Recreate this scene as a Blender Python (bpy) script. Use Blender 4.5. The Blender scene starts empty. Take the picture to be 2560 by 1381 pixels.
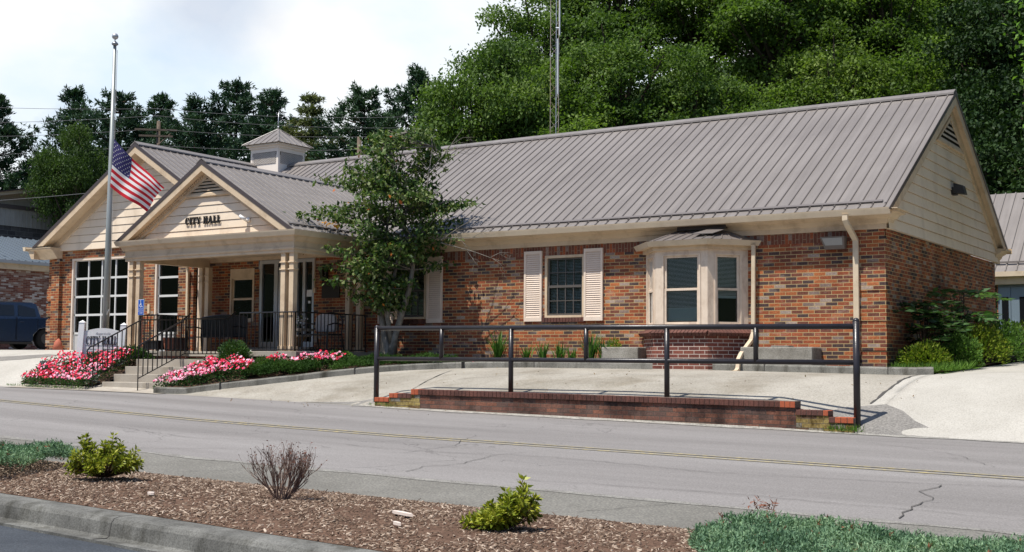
import bpy, math, random
import numpy as np
from mathutils import Vector, Matrix
R=math.radians; PI=math.pi
sc=bpy.context.scene
COL=sc.collection
# ---------------------------------------------------------------- camera
cam_d=bpy.data.cameras.new('camera'); cam=bpy.data.objects.new('camera',cam_d); COL.objects.link(cam)
cam_d.sensor_width=36; cam_d.lens=3087.92/2560*36; cam_d.clip_start=.1; cam_d.clip_end=3000
yaw,pit,rol=.5808,.0686,.0066
fw=Vector((-math.sin(yaw)*math.cos(pit),math.cos(yaw)*math.cos(pit),math.sin(pit)))
ri=Vector((math.cos(yaw),math.sin(yaw),0)); up=ri.cross(fw)
ri2=ri*math.cos(rol)+up*math.sin(rol); up2=-ri*math.sin(rol)+up*math.cos(rol)
cam.matrix_world=Matrix(((ri2.x,up2.x,-fw.x,6.3606),(ri2.y,up2.y,-fw.y,-21.5844),(ri2.z,up2.z,-fw.z,-.0045),(0,0,0,1)))
sc.camera=cam
# ---------------------------------------------------------------- sky, sun, exposure
SUN=Vector((-.15,-.385,.91)).normalized()
w=bpy.data.worlds.new('World'); sc.world=w; w.use_nodes=True
nt=w.node_tree; nt.nodes.clear()
def N(nt,t,**k):
    n=nt.nodes.new(t)
    for a,b in k.items():
        if a=='inp':
            for i,v in b.items(): n.inputs[i].default_value=v
        else: setattr(n,a,b)
    return n
out=N(nt,'ShaderNodeOutputWorld'); bg=N(nt,'ShaderNodeBackground'); bg.inputs[1].default_value=.08
sky=N(nt,'ShaderNodeTexSky',sky_type='NISHITA',sun_disc=False,sun_elevation=math.asin(SUN.z),sun_rotation=math.atan2(SUN.x,SUN.y))
tc=N(nt,'ShaderNodeTexCoord')
mp=N(nt,'ShaderNodeMapping'); mp.inputs['Scale'].default_value=(1,1,1.9); mp.inputs['Location'].default_value=(.35,.1,.0)
no=N(nt,'ShaderNodeTexNoise',inp={'Scale':2.3,'Detail':9.,'Roughness':.58,'Distortion':.25})
ra=N(nt,'ShaderNodeValToRGB'); ra.color_ramp.elements[0].position=.30; ra.color_ramp.elements[1].position=.47
# gap in the clouds
vd=N(nt,'ShaderNodeVectorMath',operation='DISTANCE'); vd.inputs[1].default_value=(-.708,.655,.27)
nz=N(nt,'ShaderNodeTexNoise',inp={'Scale':9.,'Detail':6.})
ma=N(nt,'ShaderNodeMath',operation='MULTIPLY_ADD',inp={1:.09,2:-.045})
mb_=N(nt,'ShaderNodeMath',operation='ADD')
mr=N(nt,'ShaderNodeMapRange',inp={'From Min':.018,'From Max':.062,'To Min':.62,'To Max':1.})
mm=N(nt,'ShaderNodeMath',operation='MULTIPLY')
n2=N(nt,'ShaderNodeTexNoise',inp={'Scale':4.5,'Detail':8.,'Roughness':.55})
r2=N(nt,'ShaderNodeValToRGB'); r2.color_ramp.elements[0].position=.33; r2.color_ramp.elements[1].position=.62
r2.color_ramp.elements[0].color=(8.8,10.3,11.8,1); r2.color_ramp.elements[1].color=(12.0,12.0,11.9,1)
mx=N(nt,'ShaderNodeMix',data_type='RGBA')
L=nt.links.new
sk2=N(nt,'ShaderNodeMix',data_type='RGBA',blend_type='MULTIPLY',inp={0:1.0}); sk2.inputs[7].default_value=(1.08,1.22,1.42,1)
L(tc.outputs['Generated'],mp.inputs[0]); L(mp.outputs[0],no.inputs[0]); L(no.outputs[0],ra.inputs[0])
L(tc.outputs['Generated'],vd.inputs[0]); L(tc.outputs['Generated'],nz.inputs[0]); L(nz.outputs[0],ma.inputs[0]); L(ma.outputs[0],mb_.inputs[0]); L(vd.outputs['Value'],mb_.inputs[1])
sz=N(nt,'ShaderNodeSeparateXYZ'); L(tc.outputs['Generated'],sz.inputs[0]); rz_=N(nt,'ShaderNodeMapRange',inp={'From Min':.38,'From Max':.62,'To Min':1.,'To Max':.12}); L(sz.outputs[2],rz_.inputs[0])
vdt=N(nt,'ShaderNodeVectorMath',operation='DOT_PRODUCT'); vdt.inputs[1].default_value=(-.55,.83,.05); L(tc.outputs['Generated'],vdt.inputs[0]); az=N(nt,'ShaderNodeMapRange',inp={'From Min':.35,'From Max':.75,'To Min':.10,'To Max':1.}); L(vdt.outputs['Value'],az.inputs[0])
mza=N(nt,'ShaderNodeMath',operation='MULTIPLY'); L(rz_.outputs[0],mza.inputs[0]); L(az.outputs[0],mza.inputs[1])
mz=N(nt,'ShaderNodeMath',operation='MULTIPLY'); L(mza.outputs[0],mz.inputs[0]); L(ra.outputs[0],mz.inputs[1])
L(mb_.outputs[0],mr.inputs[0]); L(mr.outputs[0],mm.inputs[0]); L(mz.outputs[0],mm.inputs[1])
L(mp.outputs[0],n2.inputs[0]); L(n2.outputs[0],r2.inputs[0]); L(mm.outputs[0],mx.inputs[0])
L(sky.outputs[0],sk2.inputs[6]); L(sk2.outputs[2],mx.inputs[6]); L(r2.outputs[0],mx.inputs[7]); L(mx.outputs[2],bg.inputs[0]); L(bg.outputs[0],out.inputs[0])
sd=bpy.data.lights.new('sun','SUN'); sd.energy=5.0; sd.angle=R(.53); sd.color=(1,.955,.88)
so=bpy.data.objects.new('sun',sd); COL.objects.link(so); so.rotation_euler=(-SUN).to_track_quat('-Z','Y').to_euler(); so.location=(0,-10,30)
sc.view_settings.view_transform='Standard'; sc.view_settings.look='None'; sc.view_settings.exposure=0.18; sc.view_settings.gamma=1
# ---------------------------------------------------------------- ground height
def ip(x,P):
    if x<=P[0][0]: return P[0][1]
    for i in range(1,len(P)):
        if x<=P[i][0]:
            t=(x-P[i-1][0])/(P[i][0]-P[i-1][0]); return P[i-1][1]+t*(P[i][1]-P[i-1][1])
    return P[-1][1]
ZE=[(-60,-.4),(-30,-.58),(-18,-.66),(-13.8,-.70),(-7.7,-.83),(-6.7,-.86),(.9,-.985),(3.5,-1.02),(10,-1.1),(60,-1.6)]
ZC=[(-60,-.3),(-30,-.52),(-14,-.77),(-8.5,-.97),(-4.5,-1.065),(0,-1.13),(3.7,-1.185),(10,-1.3),(60,-1.9)]
ZW=[(-60,-.4),(-30,-.58),(-18,-.66),(-13.8,-.70),(-9.5,-.77),(-8.3,-.77),(-6.9,-.57),(-3,-.56),(-.4,-.60),(1.0,-.88),(1.8,-.98),(3.5,-1.02),(10,-1.1),(60,-1.6)]
ZB=[(-60,.25),(-17.5,.2),(-15,.1),(-13,.0),(-11,-.17),(-9,-.17),(-7,-.135),(-3,-.15),(.6,-.20),(2,-.15),(60,0)]
def G(x,y):
    if y>-4.3:
        zw=ip(x,ZW); zb=ip(x,ZB); f=min(1,(y+4.3)/3.5)
        z=zw+(zb-zw)*(1-(1-f)**1.8)
        if y>-.5 and x>.3: z+=(.3-zb)*min(1,(y+.5)/14)
        return z
    if y>-4.5:
        t=(y+4.5)/.2; return ip(x,ZE)*(1-t)+ip(x,ZW)*t
    ze=ip(x,ZE); zc=ip(x,ZC); zn=zc-.27
    if y>-7.9: return zc+(ze-zc)*(y+7.9)/3.4
    if y>-11.4: return zn+(zc-zn)*(y+11.4)/3.5
    if y>-12.0: return zn
    yk=kerbY(x)
    if y>yk:
        t=(-12.0-y)/(-12.0-yk); return zn*(1-t)+(-1.27)*t+.07*math.sin(PI*t)
    return -1.43
def kerbY(x): return -15.06-.132*x   # back of the near kerb
# ---------------------------------------------------------------- object helpers
def lk(o,parent=None):
    COL.objects.link(o)
    if parent is not None: o.parent=parent
    return o
def thing(name,label,cat,loc=(0,0,0),group=None):
    o=bpy.data.objects.new(name,None); lk(o); o.location=loc; o.empty_display_size=.3
    return tag(o,label,cat,group)
def tag(o,label,cat,group=None,kind=None):
    if label: o['label']=label
    if cat: o['category']=cat
    if group: o['group']=group
    if kind: o['kind']=kind
    return o
def struct(o): o['kind']='structure'; return o
def wloc(o):
    v=Vector((0,0,0))
    while o is not None: v+=o.location; o=o.parent
    return v
class MB:
    def __init__(s): s.v=[]; s.f=[]; s.m=[]
    def add(s,vs,fs,m=0):
        b=len(s.v); s.v+= [tuple(p) for p in vs]
        for f in fs: s.f.append([b+i for i in f]); s.m.append(m)
        return s
    def poly(s,pts,m=0): return s.add(pts,[list(range(len(pts)))],m)
    def box(s,x0,x1,y0,y1,z0,z1,m=0):
        x0,x1=min(x0,x1),max(x0,x1);y0,y1=min(y0,y1),max(y0,y1);z0,z1=min(z0,z1),max(z0,z1)
        vs=[(x,y,z) for z in(z0,z1) for y in(y0,y1) for x in(x0,x1)]
        return s.add(vs,[(0,2,3,1),(4,5,7,6),(0,1,5,4),(2,6,7,3),(0,4,6,2),(1,3,7,5)],m)
    def obox(s,c,sz,M,m=0):
        vs=[Vector(c)+M@Vector((a*sz[0]/2,b*sz[1]/2,d*sz[2]/2)) for d in(-1,1) for b in(-1,1) for a in(-1,1)]
        return s.add(vs,[(0,2,3,1),(4,5,7,6),(0,1,5,4),(2,6,7,3),(0,4,6,2),(1,3,7,5)],m)
    def beam(s,p,q,w,h,m=0,upv=(0,0,1)):
        p=Vector(p);q=Vector(q);d=(q-p);l=d.length;d.normalize();sd=d.cross(Vector(upv))
        if sd.length<1e-4: sd=d.cross(Vector((1,0,0)))
        sd.normalize();u=sd.cross(d)
        M=Matrix((sd,d,u)).transposed()
        return s.obox((p+q)/2,(w,l,h),M,m)
    def prism(s,pr,a,b,ax='x',m=0,cap=True):
        # profile 2D extruded along axis ; ax x: pr=(y,z) ; y: pr=(x,z) ; z: pr=(x,y)
        f={'x':lambda t,p:(t,p[0],p[1]),'y':lambda t,p:(p[0],t,p[1]),'z':lambda t,p:(p[0],p[1],t)}[ax]
        n=len(pr); vs=[f(a,p) for p in pr]+[f(b,p) for p in pr]
        fs=[(i,(i+1)%n,n+(i+1)%n,n+i) for i in range(n)]
        if cap: fs+=[tuple(range(n-1,-1,-1)),tuple(range(n,2*n))]
        return s.add(vs,fs,m)
    def sweep(s,path,prof,m=0,closed=True):
        # prof: list of (side,up) offsets; path in plan with z
        P=[Vector(p) for p in path]; n=len(prof); vs=[]
        for i,p in enumerate(P):
            d=(P[min(i+1,len(P)-1)]-P[max(i-1,0)]); d.z=0; d.normalize(); sd=Vector((d.y,-d.x,0))
            vs+=[p+sd*a+Vector((0,0,b)) for a,b in prof]
        fs=[]
        for i in range(len(P)-1):
            for j in range(n if closed else n-1):
                k=(j+1)%n; fs.append((i*n+j,i*n+k,(i+1)*n+k,(i+1)*n+j))
        fs.append(tuple(range(n))); fs.append(tuple(range((len(P)-1)*n,len(P)*n))[::-1])
        return s.add(vs,fs,m)
    def mitre(s,path,prof,m=0):
        # path: plan corners; prof: closed list of (outward offset to the right of travel, z)
        P=[Vector(p) for p in path]; n=len(prof); k=len(P); vs=[]
        for i,p in enumerate(P):
            d0=(P[i]-P[i-1]).normalized() if i>0 else None; d1=(P[i+1]-P[i]).normalized() if i<k-1 else None
            if d0 is None: d0=d1
            if d1 is None: d1=d0
            n0=Vector((d0.y,-d0.x)); n1=Vector((d1.y,-d1.x)); q=(n0+n1); q=q/ (q.dot(n0))
            vs+=[(p.x+q.x*a,p.y+q.y*a,z) for a,z in prof]
        fs=[(i*n+j,i*n+(j+1)%n,(i+1)*n+(j+1)%n,(i+1)*n+j) for i in range(k-1) for j in range(n)]
        fs+=[tuple(range(n)),tuple(range((k-1)*n,k*n))[::-1]]
        return s.add(vs,fs,m)
    def tube(s,path,r,n=8,m=0,cap=True):
        P=[Vector(p) for p in path]; rr=r if isinstance(r,(list,tuple)) else [r]*len(P); vs=[]; pv=None
        for i,p in enumerate(P):
            d=(P[min(i+1,len(P)-1)]-P[max(i-1,0)]).normalized()
            if pv is None:
                pv=d.cross(Vector((0,0,1)))
                if pv.length<.05: pv=d.cross(Vector((0,1,0)))
            pv=(pv-d*pv.dot(d)).normalized(); q=d.cross(pv)
            vs+=[p+(pv*math.cos(2*PI*k/n)+q*math.sin(2*PI*k/n))*rr[i] for k in range(n)]
        fs=[(i*n+k,i*n+(k+1)%n,(i+1)*n+(k+1)%n,(i+1)*n+k) for i in range(len(P)-1) for k in range(n)]
        if cap: fs+=[tuple(range(n-1,-1,-1)),tuple(range((len(P)-1)*n,len(P)*n))]
        return s.add(vs,fs,m)
    def ball(s,c,r,n=10,k=7,m=0,sz=1):
        vs=[(c[0],c[1],c[2]+r*sz)]
        for i in range(1,k):
            a=PI*i/k
            vs+=[(c[0]+r*math.sin(a)*math.cos(2*PI*j/n),c[1]+r*math.sin(a)*math.sin(2*PI*j/n),c[2]+r*sz*math.cos(a)) for j in range(n)]
        vs.append((c[0],c[1],c[2]-r*sz)); fs=[(0,1+j,1+(j+1)%n) for j in range(n)]
        for i in range(k-2): fs+=[(1+i*n+j,1+(i+1)*n+j,1+(i+1)*n+(j+1)%n,1+i*n+(j+1)%n) for j in range(n)]
        e=len(vs)-1; fs+=[(e,1+(k-2)*n+(j+1)%n,1+(k-2)*n+j) for j in range(n)]
        return s.add(vs,fs,m)
    def build(s,name,mats,parent=None,smooth=False,bevel=0,uv=True,uvrot=False):
        if not isinstance(mats,(list,tuple)): mats=[mats]
        me=bpy.data.meshes.new(name); o0=wloc(parent) if parent is not None else Vector((0,0,0))
        org=Vector((0,0,0))
        if parent is None and s.v:
            xs=[p[0] for p in s.v];ys=[p[1] for p in s.v];zs=[p[2] for p in s.v]
            org=Vector(((min(xs)+max(xs))/2,(min(ys)+max(ys))/2,min(zs)))
        off=o0+org
        me.from_pydata([(p[0]-off.x,p[1]-off.y,p[2]-off.z) for p in s.v],[],s.f)
        for mt in mats: me.materials.append(mt)
        me.polygons.foreach_set('material_index',s.m)
        if smooth: me.polygons.foreach_set('use_smooth',[True]*len(s.f))
        me.validate(); me.update()
        if uv:
            ul=me.uv_layers.new(name='UVMap'); 
            for p in me.polygons:
                n=p.normal
                if abs(n.z)<.75:
                    h=math.hypot(n.x,n.y); t=(-n.y/h,n.x/h)
                    if abs(t[0])>abs(t[1]):
                        if t[0]<0: t=(-t[0],-t[1])
                    elif t[1]<0: t=(-t[0],-t[1])
                    for li in p.loop_indices:
                        c=me.vertices[me.loops[li].vertex_index].co+off
                        a=(c.x*t[0]+c.y*t[1],c.z); ul.data[li].uv=(a[1],a[0]) if uvrot else a
                else:
                    for li in p.loop_indices:
                        c=me.vertices[me.loops[li].vertex_index].co+off; ul.data[li].uv=(c.y,c.x) if uvrot else (c.x,c.y)
        o=bpy.data.objects.new(name,me); lk(o,parent); o.location=org
        if bevel:
            b=o.modifiers.new('b','BEVEL'); b.width=bevel; b.segments=2; b.limit_method='ANGLE'; b.angle_limit=R(40)
        return o
def npmesh(name,V,F,mats,mi=None,parent=None,loc=None):
    # V (n,3), F (m,k) arrays ; world coords
    me=bpy.data.meshes.new(name)
    if parent is not None: off=np.array(wloc(parent))
    else: off=np.array(loc) if loc is not None else np.array([V[:,0].mean(),V[:,1].mean(),V[:,2].min()])
    V=V-off; k=F.shape[1]
    me.vertices.add(len(V)); me.vertices.foreach_set('co',V.astype(np.float32).ravel())
    me.loops.add(F.size); me.loops.foreach_set('vertex_index',F.astype(np.int32).ravel())
    me.polygons.add(len(F)); me.polygons.foreach_set('loop_start',np.arange(0,F.size,k,dtype=np.int32)); me.polygons.foreach_set('loop_total',np.full(len(F),k,dtype=np.int32))
    for m in (mats if isinstance(mats,(list,tuple)) else [mats]): me.materials.append(m)
    if mi is not None: me.polygons.foreach_set('material_index',mi.astype(np.int32))
    me.update(calc_edges=True); me.validate()
    o=bpy.data.objects.new(name,me); lk(o,parent)
    if parent is None: o.location=off
    return o
rng=np.random.default_rng(7); random.seed(5)
def leaves(C,size,aspect=.5,droop=0.,upb=.6,fold=.15,dirs=None,tri=False):
    # diamond leaves at centers C; returns V,F
    n=len(C); sz=np.broadcast_to(size,(n,))*rng.uniform(.7,1.25,n)
    d=rng.normal(size=(n,3)) if dirs is None else dirs+rng.normal(size=(n,3))*.35
    d[:,2]-=droop; d/=np.linalg.norm(d,axis=1)[:,None]
    nn=rng.normal(size=(n,3)); nn[:,2]+=upb*2; s=np.cross(d,nn); s/=np.linalg.norm(s,axis=1)[:,None]+1e-9; nn=np.cross(s,d)
    a=C; b=C+d*(sz*.45)[:,None]+s*(sz*aspect*.5)[:,None]+nn*(sz*fold)[:,None]; c=C+d*sz[:,None]; e=C+d*(sz*.45)[:,None]-s*(sz*aspect*.5)[:,None]+nn*(sz*fold)[:,None]
    V=np.stack([a,b,c,e],1).reshape(-1,3); F=np.arange(4*n).reshape(n,4)
    return V,F
def joinVF(L):
    V=[];F=[];b=0
    for v,f in L: V.append(v);F.append(f+b);b+=len(v)
    return np.concatenate(V),np.concatenate(F)
# ---------------------------------------------------------------- materials
def mat(name,col=(.5,.5,.5),rough=.7,spec=.3,metal=0.):
    m=bpy.data.materials.new(name); m.use_nodes=True; b=m.node_tree.nodes['Principled BSDF']
    b.inputs['Base Color'].default_value=(*col,1); b.inputs['Roughness'].default_value=rough; b.inputs['Specular IOR Level'].default_value=spec; b.inputs['Metallic'].default_value=metal
    return m
def ramp(nt,els,interp='LINEAR'):
    r=N(nt,'ShaderNodeValToRGB'); cr=r.color_ramp; cr.interpolation=interp
    while len(cr.elements)<len(els): cr.elements.new(.5)
    for e,(p,c) in zip(cr.elements,els): e.position=p; e.color=(*c,1)
    return r
def bump(nt,b,h,strength=.3,dist=.01):
    bp=N(nt,'ShaderNodeBump',inp={'Strength':strength,'Distance':dist}); nt.links.new(h,bp.inputs['Height']); nt.links.new(bp.outputs[0],b.inputs['Normal'])
def noisy(name,c1,c2,scale=3.,rough=.8,spec=.2,detail=8.,fine=0,finec=None,bumps=0,mid=None,stain=None,lo=.35,hi=.65,metal=0,bscale=60.):
    """two-colour weathered surface in object space, optional fine speckle and stain patches"""
    m=mat(name,c1,rough,spec,metal); nt=m.node_tree; b=nt.nodes['Principled BSDF']; tc=N(nt,'ShaderNodeNewGeometry')
    n=N(nt,'ShaderNodeTexNoise',inp={'Scale':scale,'Detail':detail,'Roughness':.6}); nt.links.new(tc.outputs['Position'],n.inputs[0])
    r=ramp(nt,[(lo,c1),(hi,c2)]); nt.links.new(n.outputs[0],r.inputs[0]); c=r.outputs[0]
    if fine:
        f=N(nt,'ShaderNodeTexNoise',inp={'Scale':fine,'Detail':3.}); nt.links.new(tc.outputs['Position'],f.inputs[0])
        rf=ramp(nt,[(.32,finec[0]),(.5,(1,1,1)),(.68,finec[1])]); nt.links.new(f.outputs[0],rf.inputs[0])
        x=N(nt,'ShaderNodeMix',data_type='RGBA',blend_type='MULTIPLY',inp={0:1.}); nt.links.new(c,x.inputs[6]); nt.links.new(rf.outputs[0],x.inputs[7]); c=x.outputs[2]
    if stain:
        s=N(nt,'ShaderNodeTexNoise',inp={'Scale':stain[1],'Detail':7.,'Roughness':.65}); mp=N(nt,'ShaderNodeMapping'); mp.inputs['Scale'].default_value=stain[2] if len(stain)>2 else (1,1,1)
        nt.links.new(tc.outputs['Position'],mp.inputs[0]); nt.links.new(mp.outputs[0],s.inputs[0]); rs=ramp(nt,[(.5,(1,1,1)),(.7,stain[0])]); nt.links.new(s.outputs[0],rs.inputs[0])
        x=N(nt,'ShaderNodeMix',data_type='RGBA',blend_type='MULTIPLY',inp={0:1.}); nt.links.new(c,x.inputs[6]); nt.links.new(rs.outputs[0],x.inputs[7]); c=x.outputs[2]
    nt.links.new(c,b.inputs['Base Color'])
    if bumps:
        f=N(nt,'ShaderNodeTexNoise',inp={'Scale':bscale,'Detail':4.}); nt.links.new(tc.outputs['Position'],f.inputs[0]); bump(nt,b,f.outputs[0],bumps,.01)
    return m
def brick(name,cols,mortar,bw=.203,rh=.0582,ms=.0095,rowoff=.5,dirt=None,rough=.85,smear=None):
    m=mat(name,(.4,.2,.1),rough,.2); nt=m.node_tree; b=nt.nodes['Principled BSDF']; L=nt.links.new
    uv=N(nt,'ShaderNodeUVMap'); t=N(nt,'ShaderNodeTexBrick',offset=rowoff,inp={'Scale':1.,'Mortar Size':ms/2,'Mortar Smooth':.15,'Bias':0.,'Brick Width':bw+ms,'Row Height':rh+ms})
    t.inputs['Color1'].default_value=(0,0,0,1); t.inputs['Color2'].default_value=(1,1,1,1); t.inputs['Mortar'].default_value=(.5,.5,.5,1)
    # slight waviness of courses
    L(uv.outputs[0],t.inputs[0])
    r=ramp(nt,cols,'CONSTANT'); L(t.outputs['Color'],r.inputs[0])
    g=N(nt,'ShaderNodeNewGeometry'); n=N(nt,'ShaderNodeTexNoise',inp={'Scale':1.6,'Detail':6.,'Roughness':.6}); L(g.outputs['Position'],n.inputs[0])
    n3=N(nt,'ShaderNodeTexNoise',inp={'Scale':38.,'Detail':4.}); L(g.outputs['Position'],n3.inputs[0])
    v=ramp(nt,[(.3,(.72,.72,.74)),(.7,(1.22,1.2,1.15))]); L(n.outputs[0],v.inputs[0]); v3=ramp(nt,[(.3,(.7,.7,.7)),(.7,(1.25,1.25,1.25))]); L(n3.outputs[0],v3.inputs[0])
    x=N(nt,'ShaderNodeMix',data_type='RGBA',blend_type='MULTIPLY',inp={0:1.}); L(r.outputs[0],x.inputs[6]); L(v.outputs[0],x.inputs[7])
    x2=N(nt,'ShaderNodeMix',data_type='RGBA',blend_type='MULTIPLY',inp={0:1.}); L(x.outputs[2],x2.inputs[6]); L(v3.outputs[0],x2.inputs[7])
    if smear:
        mp=N(nt,'ShaderNodeMapping'); mp.inputs['Scale'].default_value=(1.6,1.6,4.2); L(g.outputs['Position'],mp.inputs[0]); ns=N(nt,'ShaderNodeTexNoise',inp={'Scale':1.1,'Detail':8.,'Roughness':.72}); L(mp.outputs[0],ns.inputs[0]); rs2=ramp(nt,[(.54,(0,0,0)),(.70,(.55,.55,.55))]); L(ns.outputs[0],rs2.inputs[0])
        xs_m=N(nt,'ShaderNodeMix',data_type='RGBA'); L(rs2.outputs[0],xs_m.inputs[0]); L(x2.outputs[2],xs_m.inputs[6]); xs_m.inputs[7].default_value=(*smear,1); x2=xs_m
    y=N(nt,'ShaderNodeMix',data_type='RGBA'); L(t.outputs['Fac'],y.inputs[0]); L(x2.outputs[2],y.inputs[6]); y.inputs[7].default_value=(*mortar,1)
    c=y.outputs[2]
    if dirt:
        s=N(nt,'ShaderNodeTexNoise',inp={'Scale':dirt[1],'Detail':6.,'Roughness':.7}); L(g.outputs['Position'],s.inputs[0]); rs=ramp(nt,[(dirt[2],(1,1,1)),(dirt[3],dirt[0])]); L(s.outputs[0],rs.inputs[0])
        z=N(nt,'ShaderNodeMix',data_type='RGBA',blend_type='MULTIPLY',inp={0:1.}); L(c,z.inputs[6]); L(rs.outputs[0],z.inputs[7]); c=z.outputs[2]
    L(c,b.inputs['Base Color'])
    inv=N(nt,'ShaderNodeMath',operation='SUBTRACT',inp={0:1.}); L(t.outputs['Fac'],inv.inputs[1]); ad=N(nt,'ShaderNodeMath',operation='MULTIPLY_ADD',inp={1:.25}); L(n3.outputs[0],ad.inputs[0]); L(inv.outputs[0],ad.inputs[2])
    bump(nt,b,ad.outputs[0],.6,.006)
    return m
def leafmat(name,cols,rough=.6,trans=.3,spec=.18,nscale=.0,tcol=None):
    m=mat(name,cols[0],rough,spec); nt=m.node_tree; b=nt.nodes['Principled BSDF']; L=nt.links.new
    g=N(nt,'ShaderNodeNewGeometry'); r=ramp(nt,[(i/(max(1,len(cols)-1)),c) for i,c in enumerate(cols)]); 
    src=g.outputs['Random Per Island']
    if nscale:
        n=N(nt,'ShaderNodeTexNoise',inp={'Scale':nscale,'Detail':3.}); L(g.outputs['Position'],n.inputs[0])
        a=N(nt,'ShaderNodeMath',operation='MULTIPLY_ADD',inp={1:1.9,2:-.7}); L(n.outputs[0],a.inputs[0]); c=N(nt,'ShaderNodeMath',operation='MULTIPLY_ADD',inp={1:.45}); L(src,c.inputs[0]); L(a.outputs[0],c.inputs[2]); src=c.outputs[0]
    L(src,r.inputs[0]); L(r.outputs[0],b.inputs['Base Color'])
    t=N(nt,'ShaderNodeBsdfTranslucent'); mu=N(nt,'ShaderNodeMix',data_type='RGBA',blend_type='MULTIPLY',inp={0:1.}); L(r.outputs[0],mu.inputs[6]); mu.inputs[7].default_value=(*(tcol or (1.3,1.5,.6)),1); L(mu.outputs[2],t.inputs[0])
    x=N(nt,'ShaderNodeMixShader',inp={0:trans}); L(b.outputs[0],x.inputs[1]); L(t.outputs[0],x.inputs[2]); L(x.outputs[0],nt.nodes['Material Output'].inputs[0])
    return m
RED=(.31,.088,.040); ORG=(.41,.135,.052); BRN=(.18,.068,.045); DRK=(.085,.056,.052); PAL=(.36,.28,.23); GRY=(.25,.18,.15)
BR=brick('brick',[(0,DRK),(.15,RED),(.34,ORG),(.50,BRN),(.66,RED),(.82,PAL),(.87,BRN),(.94,GRY)],(.48,.35,.175),ms=.0115,rh=.0562,dirt=((.62,.60,.60),.9,.48,.68),smear=(.42,.35,.30))
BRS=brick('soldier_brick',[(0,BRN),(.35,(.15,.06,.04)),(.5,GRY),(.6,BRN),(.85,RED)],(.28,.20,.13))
BRR=brick('bay_brick',[(0,(.16,.056,.042)),(.3,(.21,.072,.052)),(.5,(.13,.048,.040)),(.75,(.18,.060,.046)),(.9,(.23,.095,.068))],(.55,.47,.40),ms=.012)
BRW=brick('retaining_brick',[(0,(.20,.098,.070)),(.25,(.15,.078,.060)),(.45,(.235,.105,.070)),(.65,(.14,.086,.070)),(.85,(.18,.088,.066))],(.10,.08,.066),ms=.011,dirt=((.34,.34,.35),1.3,.44,.62))
BRY=brick('peeling_brick',[(0,(.30,.22,.08)),(.3,(.15,.09,.05)),(.5,(.35,.27,.10)),(.75,(.28,.26,.21)),(.9,(.22,.14,.06))],(.12,.10,.08),ms=.008,dirt=((.35,.3,.2),9.,.45,.62))
CAPB=noisy('cap_brick',(.095,.048,.040),(.15,.064,.048),4,.85,.2,fine=60,finec=((.7,.7,.7),(1.2,1.2,1.2)),stain=((.4,.38,.36),1.6))
CAPR=noisy('new_brick',(.42,.11,.05),(.36,.09,.045),6,.8,.2,fine=60,finec=((.8,.8,.8),(1.15,1.15,1.15)))
CAPM=mat('cap_mortar',(.17,.13,.105),.9,.1)
TAN=noisy('tan_trim',(.68,.53,.365),(.62,.475,.32),2.,.55,.3,stain=((.75,.72,.70),3.,(1,1,1)))
TAN2=noisy('tan_gutter',(.68,.56,.40),(.62,.50,.36),2.,.45,.35,stain=((.85,.83,.8),3.))
SID=noisy('cream_siding',(.84,.70,.54),(.80,.66,.50),1.2,.6,.3,stain=((.82,.8,.78),2.,(1,1,.5)))
PNK=noisy('shutter_paint',(.80,.66,.54),(.75,.61,.49),3.,.6,.25)
CAS=noisy('casing_paint',(.76,.63,.50),(.68,.555,.43),7.,.6,.25,stain=((.70,.64,.6),5.,(1,1,.4)))
def roofmat():
    m=mat('brown_metal_roof',(.22,.19,.175),.42,.5); nt=m.node_tree; b=nt.nodes['Principled BSDF']; L=nt.links.new
    g=N(nt,'ShaderNodeNewGeometry'); n=N(nt,'ShaderNodeTexNoise',inp={'Scale':.7,'Detail':7.,'Roughness':.6}); L(g.outputs['Position'],n.inputs[0])
    r=ramp(nt,[(.3,(.190,.168,.152)),(.7,(.236,.211,.192))]); L(n.outputs[0],r.inputs[0]); 
    mp=N(nt,'ShaderNodeMapping'); mp.inputs['Scale'].default_value=(7,.35,.35); L(g.outputs['Position'],mp.inputs[0]); n2=N(nt,'ShaderNodeTexNoise',inp={'Scale':1.,'Detail':7.,'Roughness':.65}); L(mp.outputs[0],n2.inputs[0]); r2=ramp(nt,[(.3,(.84,.83,.82)),(.7,(1.12,1.12,1.12))]); L(n2.outputs[0],r2.inputs[0])
    x=N(nt,'ShaderNodeMix',data_type='RGBA',blend_type='MULTIPLY',inp={0:1.}); L(r.outputs[0],x.inputs[6]); L(r2.outputs[0],x.inputs[7]); L(x.outputs[2],b.inputs['Base Color'])
    nb=N(nt,'ShaderNodeTexNoise',inp={'Scale':1.,'Detail':3.}); mp3=N(nt,'ShaderNodeMapping'); mp3.inputs['Scale'].default_value=(5,.9,.9); L(g.outputs['Position'],mp3.inputs[0]); L(mp3.outputs[0],nb.inputs[0]); bump(nt,b,nb.outputs[0],.25,.05)
    return m
ROOF=roofmat(); RIBM=mat('roof_rib',(.165,.143,.130),.4,.5); TRIM=mat('dark_roof_trim',(.075,.058,.055),.4,.5)
BLK=mat('black_iron',(.012,.011,.012),.35,.5); RAIL=noisy('black_rail_paint',(.016,.014,.016),(.026,.022,.024),5,.33,.5,bumps=.15)
ALU=mat('aluminium',(.55,.56,.57),.35,.5,.6); WHT=noisy('white_paint',(.84,.84,.83),(.80,.80,.79),5,.45,.4)
DARK=mat('dark_room',(.022,.020,.018),.9,.0); DRK2=mat('louver_dark',(.03,.025,.02),.9,.1); BRZ=mat('bronze_sash',(.10,.088,.078),.5,.4)
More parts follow.
